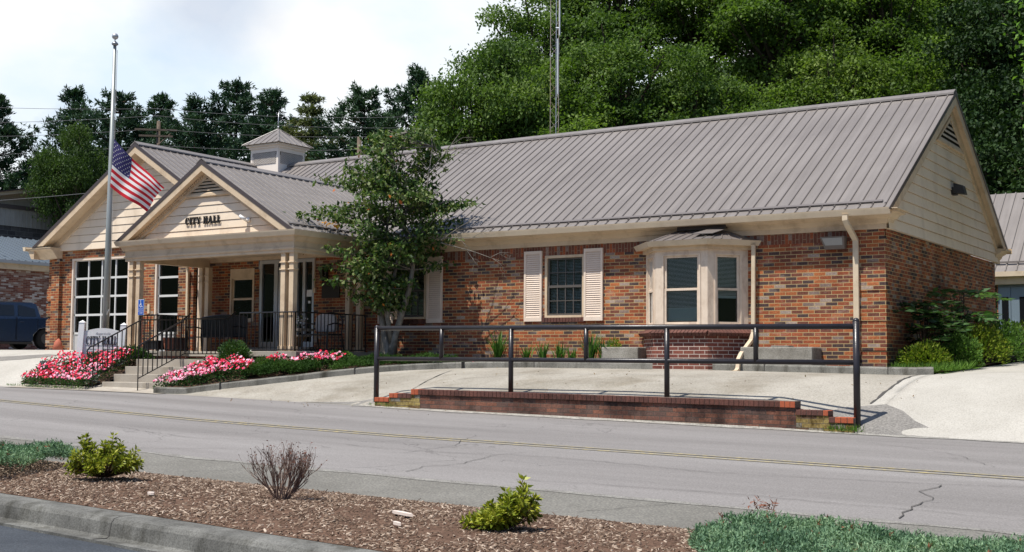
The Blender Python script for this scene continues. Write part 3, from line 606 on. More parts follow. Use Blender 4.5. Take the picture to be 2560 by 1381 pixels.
# ---- roofs
def slope_quad(b,P,th,m=0):
    P=[Vector(p) for p in P]; n=(P[1]-P[0]).cross(P[2]-P[0]).normalized()
    if n.z<0: n=-n
    Q=[p-n*th for p in P]; k=len(P)
    b.add(P+Q,[tuple(range(k)),tuple(range(2*k-1,k-1,-1))]+[(i,(i+1)%k,k+(i+1)%k,k+i) for i in range(k)],m)
def rib(b,p,q,n,w=.032,h=.020):
    p=Vector(p);q=Vector(q);n=Vector(n).normalized();d=(q-p).normalized();s=d.cross(n)
    vs=[]
    for e in (p,q): vs+=[e-s*w*.5,e-s*w*.25+n*h,e+s*w*.25+n*h,e+s*w*.5]
    b.add(vs,[(0,1,5,4),(1,2,6,5),(2,3,7,6),(0,3,2,1),(4,5,6,7)],0)
nf=(0,-SL,1)
b=MB(); slope_quad(b,[(.21,EY+.06,EZ+.0),(-14.6,EY+.06,EZ+.0),(-19.26,RY,RZ),(.21,RY,RZ)],.03)
slope_quad(b,[(.21,RY,RZ),(-23.3,RY,RZ),(-23.3,9.1,EZ),(.21,9.1,EZ)],.03); b.build('main_roof',ROOF,CH)
b=MB()
x=.21-.115
while x>-19.1:
    y0=EY+.06 if x>-14.6 else EY+.06+(RY-EY-.06)*(-14.6-x)/4.66
    f=lambda y:EZ+(RZ-EZ)*(y-EY-.06)/(RY-EY-.06)
    if RY-y0>.2: rib(b,(x,y0,f(y0)),(x,RY-.10,f(RY-.10)),nf)
    x-=.2286
b.build('roof_rib',RIBM,CH)
b=MB(); b.prism([(RY-.17,RZ-.075),(RY-.165,RZ-.035),(RY,RZ+.055),(RY+.165,RZ-.035),(RY+.17,RZ-.075),(RY,RZ+.03)],-19.26,.215,'x'); b.build('ridge_cap',ROOF,CH)
# eave closure bar, raised above the panels
b=MB(); z=EZ+.115; b.beam((-14.2,EY+.25,z+.03),(.02,EY+.25,z+.03),.075,.02,0,(0,-SL,1)); 
x=.21-.115
while x>-14.2:
    b.box(x-.012,x+.012,EY+.14,EY+.20,EZ+.05,EZ+.10); x-=.2286
b.build('snow_bar',RIBM,CH)
# drip edge and rakes on the right gable
def rakeline(b,x0,x1,off0,off1,m=0,y0=EY+.04,zc=2.674):
    # band below the roof plane between perpendicular drops off0..off1, extruded x0..x1, both slopes
    for sgn in(1,-1):
        ya,yb=(y0,RY) if sgn>0 else (2*RY-y0,RY)
        ys0=RY-(RZ-off0-zc)/SL; ys1=RY-(RZ-off1-zc)/SL
        if sgn<0: ys0=2*RY-ys0; ys1=2*RY-ys1
        pr=[(ys0,zc),(yb,RZ-off0),(yb,RZ-off1),(ys1,zc)]
        b.prism(pr,x0,x1,'x',m)
b=MB(); rakeline(b,.213,.222,-.008,.085,zc=2.64); b.build('rake_trim',TRIM,CH)
b=MB(); rakeline(b,.185,.210,.06,.27); rakeline(b,.03,.185,.215,.235); rakeline(b,.03,.105,.235,.40); b.build('rake_board',TAN,CH)
def gable_siding(name,ax,c,ytop,hw,z0,zpk,expo=.18,wmax=99,lap=.020):
    """lap siding triangle: ax 'x' -> plane x=c facing +x spanning y ; ax 'y' -> plane y=c facing -y spanning x"""
    b=MB(); z=z0; sl=(zpk-z0)/hw
    while z<zpk-.03:
        zt=min(z+expo,zpk); w0=min(wmax,(zpk-z)/sl); w1=min(wmax,(zpk-zt)/sl)
        g=.011; zt2=zt-g if zt<zpk else zt; w2=min(wmax,(zpk-zt2)/sl)
        if ax=='x': b.poly([(c+lap,ytop-w0,z),(c+lap,ytop+w0,z),(c+.006,ytop+w2,zt2),(c+.006,ytop-w2,zt2)]); b.poly([(c-.05,ytop-w0,z),(c-.05,ytop+w0,z),(c+lap,ytop+w0,z),(c+lap,ytop-w0,z)]); b.poly([(c-.05,ytop-w2,zt2),(c+.006,ytop-w2,zt2),(c+.006,ytop+w2,zt2),(c-.05,ytop+w2,zt2)])
        else: b.poly([(ytop-w0,c-lap,z),(ytop+w0,c-lap,z),(ytop+w2,c-.006,zt2),(ytop-w2,c-.006,zt2)]); b.poly([(ytop-w0,c+.05,z),(ytop+w0,c+.05,z),(ytop+w0,c-lap,z),(ytop-w0,c-lap,z)]); b.poly([(ytop-w2,c+.05,zt2),(ytop+w2,c+.05,zt2),(ytop+w2,c-.006,zt2),(ytop-w2,c-.006,zt2)])
        z+=expo
    return b.build(name,SID,CH)
gable_siding('gable_siding','x',.052,RY,4.80,2.36,2.36+4.80*SL,.20,4.34,.026)
def vent(ax,c,ctr,zb,zt,sl,par=CH,n=5):
    fr_=MB(); hw=(zt-zb)/sl
    P=[(ctr-hw,zb),(ctr+hw,zb),(ctr,zt)]; I=[(ctr-hw+.11,zb+.045),(ctr+hw-.11,zb+.045),(ctr,zt-.085)]
    def pt(p,d): return (c+d,p[0],p[1]) if ax=='x' else (p[0],c-d,p[1])
    vs=[pt(p,.05) for p in P]+[pt(p,.05) for p in I]+[pt(p,.0) for p in P]+[pt(p,.0) for p in I]
    fr_.add(vs,[(0,1,4,3),(1,2,5,4),(2,0,3,5),(0,1,7,6),(1,2,8,7),(2,0,6,8),(3,4,10,9),(4,5,11,10),(5,3,9,11)])
    o=fr_.build('gable_vent',TAN,par)
    k=MB(); k.add([pt(p,.020) for p in I],[(0,1,2)]); 
    k.build('vent_opening',DRK2,o)
    s=MB(); H=I[2][1]-I[0][1]
    for i in range(n):
        z=I[0][1]+H*(i+.15)/n; w=(I[1][0]-I[0][0])/2*(1-(z-I[0][1]+.02)/H)
        if w<.03: continue
        h=H/n*.5
        if ax=='x': s.add([(c+.045,ctr-w,z),(c+.045,ctr+w,z),(c+.022,ctr+w,z+h),(c+.022,ctr-w,z+h),(c+.045,ctr-w,z-.012),(c+.045,ctr+w,z-.012)],[(0,1,2,3),(4,5,1,0)])
        else: s.add([(ctr-w,c-.045,z),(ctr+w,c-.045,z),(ctr+w,c-.022,z+h),(ctr-w,c-.022,z+h),(ctr-w,c-.045,z-.012),(ctr+w,c-.045,z-.012)],[(0,1,2,3),(4,5,1,0)])
    s.build('vent_louvers',TAN,o); return o
vent('x',.070,RY,4.42,5.08,SL)
# ---- garage wing roof (ridge along Y)
GXC=-19.26; GHW=4.14; GZE=3.03; GRZ=5.57; GSL=(GRZ-GZE)/GHW; GY0=-.42
b=MB(); slope_quad(b,[(GXC+GHW,GY0,GZE),(GXC,GY0,GRZ),(GXC,9,GRZ),(GXC+GHW,9,GZE)],.03); slope_quad(b,[(GXC-GHW,GY0,GZE),(GXC,GY0,GRZ),(GXC,9,GRZ),(GXC-GHW,9,GZE)],.03); b.build('garage_roof',ROOF,CH)
b=MB(); y=GY0+.115
while y<4.3:
    # right slope hidden above the main valley
    xe=GXC+GHW if y<EY+.1 else max(GXC+.2,GXC+(RY-y)*SL/GSL)
    xe=min(GXC+GHW,xe)
    rib(b,(xe,y,GRZ-(xe-GXC)*GSL),(GXC+.1,y,GRZ-.1*GSL),(GSL,0,1)); rib(b,(GXC-GHW,y,GZE),(GXC-.1,y,GRZ-.1*GSL),(-GSL,0,1)); y+=.2286
b.build('roof_rib',RIBM,CH)
b=MB(); b.prism([(GXC-.17,GRZ-.075),(GXC-.165,GRZ-.04),(GXC,GRZ+.055),(GXC+.165,GRZ-.04),(GXC+.17,GRZ-.075),(GXC,GRZ+.03)],GY0-.01,9,'y'); b.build('ridge_cap',ROOF,CH)
def rake_y(b,xc,hw,ze,zr,y0,y1,o0,o1,m=0):
    zc=ze+.0 if o0<0 else ze+.022; sl_k=(zr-ze)/hw
    for s in(1,-1): b.prism([(xc+s*(zr-o0-zc)/sl_k,zc),(xc,zr-o0),(xc,zr-o1),(xc+s*(zr-o1-zc)/sl_k,zc)],y0,y1,'y',m)
b=MB(); rake_y(b,GXC,GHW,GZE,GRZ,GY0-.012,GY0-.003,-.008,.085); b.build('rake_trim',TRIM,CH)
b=MB(); rake_y(b,GXC,GHW,GZE,GRZ,GY0,GY0+.02,.06,.26); rake_y(b,GXC,GHW,GZE,GRZ,GY0+.02,-.0,.215,.235); rake_y(b,GXC,GHW,GZE,GRZ,-.10,-.02,.235,.40); b.build('rake_board',TAN,CH)
gable_siding('gable_siding','y',-.052,GXC,4.05,2.93,2.93+4.05*GSL,.20)
# cornice return on the garage corner
b=MB(); b.prism([(-23.52,2.72),(-23.40,2.72),(-23.40,3.0),(-23.75,3.0),(-23.75,2.965),(-23.66,2.93)],-.36,.0,'y'); b.prism([(-.0,2.72),(-.16,2.72),(-.22,2.80),(-.27,2.86),(-.33,2.93),(-.40,2.965),(-.40,3.0),(0,3.0)],-23.52,-22.64,'x'); b.build('cornice_return',TAN,CH)
b=MB(); b.box(-23.78,-22.62,-.42,.0,3.002,3.016); b.prism([(-23.82,3.06),(-23.79,2.95),(-23.70,2.95),(-23.70,3.06)],-.43,8,'y'); b.build('gutter',TAN2,CH)
b=MB(); b.ball((-22.98,-.3,3.10),.045,10,6); b.tube([(-22.98,-.3,3.0),(-22.98,-.3,3.07)],.018,6); b.build('cap_light',WHT,CH,smooth=True)
# ---- porch
PX0,PX1,PY=-17.07,-11.42,-2.73; PC=(PX0+PX1)/2; PH=(PX1-PX0)/2; PZ=2.683; PR=4.38; PS=(PR-PZ)/PH
yv=lambda z:(z-EZ)/((RZ-EZ)/(RY-EY-.06))+EY+.06
b=MB(); slope_quad(b,[(PX1,PY,PZ),(PC,PY,PR),(PC,yv(PR),PR),(PX1,EY+.06,PZ)],.03); slope_quad(b,[(PX0,PY,PZ),(PC,PY,PR),(PC,yv(PR),PR),(PX0,EY+.06,PZ)],.03); b.build('porch_roof',ROOF,CH)
b=MB(); y=PY+.115
while y<yv(PR)-.05:
    x1=PX1 if y<EY+.06 else PC+(PR-(EZ+(y-EY-.06)*SL))/PS
    if x1-PC>.15: rib(b,(x1,y,PR-(x1-PC)*PS),(PC+.1,y,PR-.1*PS),(PS,0,1),.034,.024); x2=2*PC-x1; rib(b,(x2,y,PR-(x1-PC)*PS),(PC-.1,y,PR-.1*PS),(-PS,0,1))
    y+=.2286
b.build('porch_roof_rib',ROOF,CH)
b=MB(); b.prism([(PC-.16,PR-.075),(PC-.155,PR-.045),(PC,PR+.05),(PC+.155,PR-.045),(PC+.16,PR-.075),(PC,PR+.03)],PY-.01,yv(PR),'y'); b.build('ridge_cap',ROOF,CH)
b=MB(); b.beam((PX1-.22,PY+.06,PZ+.17),(PX1-.22,-.45,PZ+.17),.075,.02,0,(PS,0,1)); y=PY+.115
while y<-.5: b.box(PX1-.16,PX1-.10,y-.012,y+.012,PZ+.05,PZ+.11); y+=.2286
b.build('snow_bar',RIBM,CH)
b=MB(); rake_y(b,PC,PH,PZ,PR,PY-.012,PY-.003,-.008,.085); b.build('rake_trim',TRIM,CH)
b=MB(); rake_y(b,PC,PH,PZ,PR,PY,PY+.02,.06,.24); rake_y(b,PC,PH,PZ,PR,PY+.02,-2.50,.215,.235); rake_y(b,PC,PH,PZ,PR,-2.56,-2.505,.235,.37)
for s in(1,-1):   # dentils
    for i in range(44):
        t=.05+.9*i/43; x=PC+s*PH*(1-t); z=PZ+(PR-PZ)*t-.265; b.box(x-.018,x+.018,-2.60,-2.56,z-.03,z+.02)
b.build('rake_board',TAN,CH)
gable_siding('gable_siding','y',-2.50,PC,2.62,PZ-.0,PZ+2.62*PS,.18)
vent('y',-2.52,PC,3.60,4.16,PS,n=6)
# entablature with crown; gutter along front and both sides
pr=[(-2.56,2.24),(-2.40,2.24),(-2.40,2.67),(-2.70,2.67),(-2.70,2.60),(-2.64,2.57),(-2.61,2.50),(-2.56,2.47),(-2.56,2.36),(-2.585,2.35),(-2.585,2.31),(-2.56,2.30)]
b=MB(); b.mitre([(PX0+.33,-.10),(PX0+.33,-2.40),(PX1-.33,-2.40),(PX1-.33,-.30)],[(-2.40-y,z) for y,z in pr])
b.build('entablature',TAN,CH)
b=MB(); b.mitre([(PX0,-.1),(PX0,PY),(PX1,PY),(PX1,EY)],[(-.09,PZ-.095),(-.015,PZ-.095),(.018,PZ-.01),(.026,PZ+.02),(.020,PZ+.02),(.010,PZ-.01),(-.02,PZ-.085),(-.084,PZ-.085),(-.084,PZ+.02),(-.09,PZ+.02)])
b.build('gutter',TAN2,CH)
b=MB(); b.box(PX0+.3,PX1-.3,-2.42,-.01,2.46,2.50); b.box(PX0+.3,PX1-.3,-.06,-.002,2.38,2.46); b.build('porch_ceiling',TAN,CH)
# floor
b=MB(); b.box(-13.1,-11.42,-2.62,.0,.05,.165); b.box(-15.62,-13.1,-1.75,.0,.05,.165); b.box(-17.1,-15.62,-2.55,.0,.05,.165); b.build('porch_floor',STP,CH,bevel=.008)
b=MB(); b.box(-13.08,-11.46,-2.57,0,-.5,.05); b.box(-15.6,-13.08,-1.70,0,-.5,.05); b.box(-17.05,-15.6,-2.5,0,-.5,.05); b.build('porch_foundation',BRR,CH)
def column(x,y,w=.125,zb=.165,zt=2.245):
    b=MB(); h=w/2; b.box(x-h,x+h,y-h,y+h,zb,zt)
    for z0,z1,e in((zb,zb+.11,.022),(zt-.22,zt-.195,.022),(zt-.37,zt-.345,.022),(zt-.195,zt-.185,.01)): b.box(x-h-e,x+h+e,y-h-e,y+h+e,z0,z1)
    b.build('porch_column',TAN,CH,bevel=.004)
for x,y in [(-11.92,-2.47),(-11.68,-2.47),(-16.72,-2.47),(-16.48,-2.47),(-16.82,-.25),(-16.60,-.25),(-12.05,-.25),(-11.73,-.25)]: column(x,y)
# ---- windows
def sash_window(x0,x1,z0,z1,y,grid,casing,sash,blind=True,half=0):
    c=MB(); w=.055
    c.box(x0,x0+w,y-.015,y+.10,z0,z1); c.box(x1-w,x1,y-.015,y+.10,z0,z1); c.box(x0+w,x1-w,y-.015,y+.10,z1-w,z1); c.box(x0+w,x1-w,y-.03,y+.10,z0,z0+w*.8)
    o=c.build('window',casing,CH,bevel=.003)
    X0,X1,Z0,Z1=x0+w,x1-w,z0+w*.8,z1-w; zm=(Z0+Z1)/2; s=MB(); t=.035
    for (a,bz,yy) in((zm-.01,Z1,y+.03),(Z0,zm+.015,y+.015)):
        s.box(X0,X0+t,yy,yy+.03,a,bz); s.box(X1-t,X1,yy,yy+.03,a,bz); s.box(X0+t,X1-t,yy,yy+.03,bz-t,bz); s.box(X0+t,X1-t,yy,yy+.03,a,a+t*1.2)
        if grid:
            nx,nz=grid
            for i in range(1,nx): xx=X0+t+(X1-X0-2*t)*i/nx; s.box(xx-.008,xx+.008,yy+.008,yy+.028,a+t,bz-t)
            for i in range(1,nz): zz=a+(bz-a)*i/nz; s.box(X0+t,X1-t,yy+.009,yy+.027,zz-.008,zz+.008)
    s.build('sash',sash,o)
    g=MB(); g.box(X0,X1,y+.046,y+.052,Z0,Z1); g.build('pane',GLS,o)
    if blind:
        d=MB(); z=Z0+.06+half
        while z<Z1-.02:
            d.add([(X0+.02,y+.10,z),(X1-.02,y+.10,z),(X1-.02,y+.125,z+.016),(X0+.02,y+.125,z+.016)],[(0,1,2,3)]); z+=.030
        d.build('blind',BLD,o)
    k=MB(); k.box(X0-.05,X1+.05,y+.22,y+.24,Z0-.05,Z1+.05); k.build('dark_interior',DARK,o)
    return o
sash_window(-6.99,-6.05,.88,2.158,0,(4,2),TAN,BRZ)
sash_window(-10.93,-10.05,.90,2.158,0,(4,2),TAN,BRZ)
o=sash_window(-16.10,-15.28,.90,2.02,0,None,TAN,TAN,False)
b=MB(); b.box(-16.10,-15.28,-.01,.1,2.02,2.2); b.build('window_header',TAN,CH)
b=MB(); b.box(-16.03,-15.35,.09,.095,1.48,1.97); b.build('shade',BLD,o)
for x0,x1 in((-7.05,-5.98),(-10.98,-10.0)):
    b=MB(); n=int((x1-x0)/.072)
    for i in range(n): b.box(x0+i*.072+.003,x0+i*.072+.067,-.03,.04,.79,.885)
    b.build('brick_sill',CAPB,CH,bevel=.003)
def shutter(x0,x1,z0,z1):
    b=MB(); y0=-.045; w=.045
    b.box(x0,x0+w,y0,-.004,z0,z1); b.box(x1-w,x1,y0,-.004,z0,z1); b.box(x0+w,x1-w,y0,-.004,z0,z0+.085); b.box(x0+w,x1-w,y0,-.004,z1-.06,z1)
    z=z0+.085
    while z<z1-.075:
        b.add([(x0+w,y0+.006,z),(x1-w,y0+.006,z),(x1-w,y0+.024,z+.040),(x0+w,y0+.024,z+.040),(x0+w,y0+.026,z),(x1-w,y0+.026,z)],[(0,1,2,3),(4,5,1,0)]); z+=.043
    b.build('shutter',PNK,CH)
for a,c in((-7.48,-7.05),(-6.05,-5.62),(-11.38,-10.95),(-10.02,-9.60)): shutter(a,c,.81,2.262)
# ---- bay window
BX0,BX1,BP,BW=-4.14,-3.08,.64,.53   # front face x range, projection, side run
def bayring(off,z0,z1,b,m=0,top=True):
    o=off; d=o*.414
    pts=[(BX0-BW-d-o*.6,0),(BX0-d,-BP-o),(BX1+d,-BP-o),(BX1+BW+d+o*.6,0)]
    b.prism(pts,z0,z1,'z',m)
b=MB(); 
pts=[(BX0-BW,0),(BX0,-BP),(BX1,-BP),(BX1+BW,0)]
def bayface(b,p,q,openings,z0,z1,m=0):
    # wall panel between plan points with one opening
    p=Vector((p[0],p[1],0));q=Vector((q[0],q[1],0));d=(q-p).normalized();n=Vector((d.y,-d.x,0));L_=(q-p).length
    a0,a1,o0,o1=openings
    def bx(s0,s1,za,zb,t=.05,o=0): 
        c=p+d*(s0+s1)/2-n*(t/2-o)+Vector((0,0,(za+zb)/2)); M=Matrix((d,n,Vector((0,0,1)))).transposed(); b.obox(c,(s1-s0,t,zb-za),M,m)
    bx(0,a0,z0,z1); bx(a1,L_,z0,z1); bx(a0,a1,z0,o0); bx(a0,a1,o1,z1)
    # moulding round opening
    bx(a0-.035,a0,o0-.03,o1+.03,.02,.016); bx(a1,a1+.035,o0-.03,o1+.03,.02,.016); bx(a0,a1,o1,o1+.03,.02,.016); bx(a0,a1,o0-.03,o0,.02,.016)
    return p,d,n
BF=[]; 
for p,q in zip(pts[:-1],pts[1:]):
    L_=math.hypot(q[0]-p[0],q[1]-p[1]); BF.append((bayface(b,p,q,(.17,L_-.17,.70,1.98),.60,2.16),L_,p,q))
bay=b.build('bay_window',CAS,CH); SHD=[]
b=MB(); bayring(.05,-.45,.53,b); b.build('bay_base',BRR,bay)
b=MB(); 
# rowlock ledge bricks
for k,(p,q) in enumerate(zip(pts[:-1],pts[1:])):
    o=.09; d=Vector((q[0]-p[0],q[1]-p[1],0)).normalized(); n=Vector((d.y,-d.x,0)); ln=math.hypot(q[0]-p[0],q[1]-p[1])+.07; nb=int(ln/.074); P0=Vector((p[0],p[1],0))-d*.035
    for i in range(nb):
        c=P0+d*(ln*(i+.5)/nb)+n*(.05)+Vector((0,0,.55)); M=Matrix((d,n,Vector((0,0,1)))).transposed()@Matrix.Rotation(-.5,3,'X'); b.obox(c,(ln/nb-.010,.19,.075),M)
b.build('bay_ledge',CAPB,bay,bevel=.003)
b=MB(); bayring(.035,.50,.565,b); b.build('ledge_mortar',mat('pale_mortar',(.5,.43,.37),.9),bay)
b=MB(); s=MB(); g=MB(); bl=MB(); sh=MB(); dk=MB()
for idx,((p,d,n),L_,_,_) in enumerate(BF):
    M=Matrix((d,n,Vector((0,0,1)))).transposed()
    def bx(B,s0,s1,za,zb,t,o): B.obox(p+d*(s0+s1)/2+n*o+Vector((0,0,(za+zb)/2)),(s1-s0,t,zb-za),M)
    a0,a1=.17,L_-.17; zm=1.33
    for za,zb,o in((zm,1.98,-.035),(.70,zm+.035,-.02)):
        bx(s,a0,a0+.045,za,zb,.025,o); bx(s,a1-.045,a1,za,zb,.025,o); bx(s,a0+.045,a1-.045,zb-.04,zb,.025,o); bx(s,a0+.045,a1-.045,za,za+.04,.025,o)
    bx(g,a0,a1,.70,1.98,.004,-.045)
    zlow={0:.80,1:1.0,2:1.22}[idx]; z=zlow
    while z<1.95: bx(bl,a0+.03,a1-.03,z,z+.012,.018,-.085); z+=.024
    sh=MB(); bx(sh,a0+.03,a1-.03,zlow-(.24 if idx==1 else .04),zlow,.01,-.085); SHD.append(sh)
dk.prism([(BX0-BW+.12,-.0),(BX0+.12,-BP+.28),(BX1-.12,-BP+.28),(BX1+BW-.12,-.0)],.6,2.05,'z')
s.build('sash',CAS,bay); g.build('pane',GLS,bay); bl.build('blind',BLD,bay); [q.build('shade',BLW,bay) for q in SHD]; dk.build('dark_interior',DARK,bay)
# bay cornice, gutter and roof
b=MB(); bayring(.07,2.08,2.165,b); b.build('bay_cornice',TAN,bay)
b=MB(); o=.20; dd=o*.414
gp=[(BX0-BW-.10-dd,0),(BX0-dd,-BP-o),(BX1+dd,-BP-o),(BX1+BW+.10+dd,0)]
zt_=2.245
def ring(o,z): 
    d=o*.414; return [(BX0-BW-o*.9-d,-.0,z),(BX0-d,-BP-o,z),(BX1+d,-BP-o,z),(BX1+BW+o*.9+d,-.0,z)]
A,B_,C_=ring(.21,2.25),ring(.165,2.155),ring(.02,2.155)
D_=ring(.12,2.25)
b.add(A+B_+C_+D_,[(i,i+1,4+i+1,4+i) for i in range(3)]+[(4+i,4+i+1,8+i+1,8+i) for i in range(3)]+[(12+i,12+i+1,i+1,i) for i in range(3)]+[(0,4,8,12),(3,15,11,7)])
b.build('bay_gutter',TAN2,bay)
b=MB(); lo=ring(.15,2.26); T=[(BX0+.13,-.06,2.50),(BX1+.05,-.06,2.50)]
f0=[lo[1],lo[2],T[1],T[0]]; slope_quad(b,f0,.02); slope_quad(b,[lo[2],lo[3],(BX1+.05,-.02,2.50)],.02); slope_quad(b,[lo[1],lo[0],(BX0+.13,-.02,2.50)],.02)
for i in range(6):
    t=(i+.5)/6; p=Vector(lo[1]).lerp(Vector(lo[2]),t); q=Vector(T[0]).lerp(Vector(T[1]),t); rib(b,p,q,(0,-.5,1),.03,.016)
for i in range(4):
    t=(i+.4)/5; p=Vector(lo[2]).lerp(Vector(lo[3]),t); q=p.lerp(Vector((BX1+.05,-.04,2.50)),.75-t*.3); rib(b,p,q,(.5,-.3,1),.03,.016)
slope_quad(b,[(BX1+.10,-BP+.02,2.372),(BX1-.30,-BP-.04,2.372),(BX1-.12,-.25,2.50),(BX1+.20,-.30,2.47)],.012)
b.build('bay_roof',RIBM,bay)
b=MB(); b.box(BX0+.22,BX1+.16,-.17,-.05,2.50,2.60); b.build('roof_flashing',TRIM,bay)
b=MB(); b.add([(BX1+.16,-.025,2.46),(BX1+.62,-.025,2.25),(BX1+.40,-.025,2.42),(BX1+.16,-.02,2.55)],[(0,1,2,3)]); b.build('side_flashing',mat('lead_flashing',(.10,.10,.11),.6,.3),bay)
# ---- entrance
b=MB(); Z0,Z1=.29,2.37; y=.04
for x0,x1 in((-15.10,-15.02),(-14.62,-14.50),(-13.93,-13.86),(-13.70,-13.62),(-13.40,-13.34)): b.box(x0,x1,y-.05,y+.02,Z0,Z1)
b.box(-15.02,-13.40,y-.048,y+.018,Z1-.08,Z1-.0); b.box(-15.02,-14.62,y-.04,y+.01,Z0,Z0+.12); b.box(-13.62,-13.40,y-.04,y+.01,Z0,Z0+.12); b.box(-14.50,-13.93,y-.04,y+.01,Z0,Z0+.16)
ent=b.build('entrance',ALU,CH)
b=MB(); b.box(-14.46,-14.40,y-.06,y-.03,Z0+.16,2.2); b.box(-14.0,-13.94,y-.06,y-.03,Z0+.16,2.2); b.box(-14.40,-14.0,y-.06,y-.03,2.12,2.2); b.box(-14.44,-14.0,y-.055,y-.035,1.30,1.34); b.build('door',ALU,ent)
b=MB(); b.tube([(-14.03,y-.10,1.05),(-14.03,y-.10,1.4)],.012,6); b.build('door_handle',ALU,ent)
b=MB(); b.box(-15.02,-13.40,y,y+.006,Z0,Z1-.08); b.build('pane',GLD,ent)
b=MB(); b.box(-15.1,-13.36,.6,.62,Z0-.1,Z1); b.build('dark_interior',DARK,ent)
b=MB(); b.box(-13.60,-13.43,y-.012,y-.008,1.47,1.63); b.build('paper_notice',WHT,ent); b=MB(); b.box(-13.55,-13.48,y-.012,y-.008,1.31,1.37); b.build('paper_notice',WHT,ent)
b=MB(); b.box(-15.25,-13.25,-.22,.0,.165,.286); b.build('threshold',SLB,CH)
# wall furniture by the door
b=MB(); b.box(-13.08,-12.54,-.03,-.002,1.42,1.80); b.build('wall_plaque',mat('bronze_plaque',(.035,.028,.022),.45,.5,.5),CH)
b=MB(); b.tube([(-13.30,-.03,2.42),(-13.30,-.03,1.66)],.010,6); b.box(-13.335,-13.265,-.05,-.003,1.55,1.67); b.build('conduit',TAN,CH)
b=MB(); cx,cy=-12.93,-.16
b.box(cx-.02,cx+.02,-.05,-.002,1.75,2.15); b.tube([(cx,-.03,2.12),(cx,-.10,2.20),(cx,cy,2.17)],.010,6)
for a in(0,1,2,3,4,5): q=a*PI/3; b.tube([(cx+.07*math.cos(q),cy+.07*math.sin(q),1.86),(cx+.095*math.cos(q),cy+.095*math.sin(q),2.06)],.006,4)
b.tube([(cx,cy,2.05),(cx,cy,2.10),(cx,cy,2.17)],[.11,.06,.012],6); b.tube([(cx,cy,1.80),(cx,cy,1.86)],[.02,.075],6); ln=b.build('wall_lantern',BLK,CH)
b=MB(); b.tube([(cx,cy,1.87),(cx,cy,2.05)],[.062,.088],6); b.build('lantern_glass',GLD,ln)
# ---- garage doors
def gdoor(x0,x1,z0,z1,cols):
    y=.10; b=MB(); t=.055; b.box(x0,x0+t,y-.095,y+.02,z0,z1-.003); b.box(x1-t,x1,y-.095,y+.02,z0,z1-.003); b.box(x0+t,x1-t,y-.095,y+.02,z1-t,z1-.003); fm=b.build('garage_door_frame',PNK,CH)
    X0,X1,Z1=x0+t,x1-t,z1-t; b=MB(); H=(Z1-z0)/5
    for i in range(6):
        z=z0+H*i; h=.028 if 0<i<5 else .02; b.box(X0,X1,y-.03,y+.01,max(z0,z-h),min(Z1,z+h))
    for c in cols: xx=X0+(X1-X0)*c; b.box(xx-.022,xx+.022,y-.028,y+.008,z0,Z1)
    b.box(X0,X0+.035,y-.03,y+.01,z0,Z1); b.box(X1-.035,X1,y-.03,y+.01,z0,Z1)
    o=b.build('garage_door',mat('white_metal',(.62,.62,.60),.45,.4),CH)
    b=MB(); b.box(X0,X1,y-.005,y+.0,z0+H,Z1); b.build('pane',GLD,o)
    b=MB(); b.box(X0,X1,y-.012,y-.006,z0,z0+H); b.build('bottom_panel',mat('panel_grey',(.48,.47,.46),.6,.3),o)
    b=MB(); b.box(x0-.3,x1+.3,1.6,1.62,-.2,3.0); b.box(x0-.3,x1+.3,.3,1.6,-.05,.0); b.box(x0+.4,x0+1.3,1.1,1.3,0,1.3); b.build('interior',mat('garage_inside',(.45,.42,.40),.9,.1),o)
gdoor(-22.215,-19.865,.17,2.70,(.25,.5,.75)); gdoor(-18.855,-17.205,.17,2.62,(.50,))
b=MB(); b.tube([(-22.5,-.16,.17),(-22.5,-.16,.42),(-22.5,-.14,.52)],[.16,.10,.02],10); b.build('bollard_guard',mat('faded_red_paint',(.42,.13,.08),.7,.2),CH,smooth=True)
b=MB(); b.box(-19.08,-19.0,-.03,-.002,1.16,1.40); b.build('keypad_box',TAN,CH)
# ---- downspouts
def dspout(name,path,w=.085,h=.062):
    b=MB(); P=[Vector(p) for p in path]
    n=len(P); vs=[]
    for i,p in enumerate(P):
        d=(P[min(i+1,n-1)]-P[max(i-1,0)]).normalized(); x=Vector((1,0,0)); x=(x-d*x.dot(d)).normalized(); u=x.cross(d)
        for a,c in((-1,-1),(1,-1),(1,1),(-1,1)): vs.append(p+x*a*w/2+u*c*h/2)
    fs=[(i*4+k,i*4+(k+1)%4,(i+1)*4+(k+1)%4,(i+1)*4+k) for i in range(n-1) for k in range(4)]+[(0,1,2,3),(4*n-1,4*n-2,4*n-3,4*n-4)]
    b.add(vs,fs); return b.build('downspout',TAN2,CH,bevel=.008)
dspout('a',[(-.58,-.37,2.60),(-.58,-.37,2.50),(-.56,-.32,2.42),(-.52,-.12,2.24),(-.50,-.06,2.17),(-.50,-.05,2.05),(-.50,-.05,.10)],.10)
b=MB(); b.tube([(-.50,-.06,.14),(-.50,-.06,-.1)],.06,10); b.build('drain_boot',BLK,CH)
dspout('b',[(-2.40,-.10,2.17),(-2.40,-.09,2.0),(-2.42,-.08,.55),(-2.44,-.14,.40),(-2.47,-.55,.14),(-2.47,-.66,.05),(-2.47,-.70,-.12),(-2.47,-.78,-.17),(-2.47,-.92,-.19)],.075)
dspout('c',[(-17.1,-2.4,2.56),(-17.12,-2.2,2.5),(-17.35,-.35,2.40),(-17.45,-.16,2.25),(-17.45,-.14,.3)],.07)
dspout('d',[(-11.22,-.30,2.60),(-11.22,-.28,2.45),(-11.22,-.08,2.2),(-11.22,-.05,2.0),(-11.22,-.05,.25),(-11.20,-.10,.08),(-11.12,-.35,-.02)],.085)
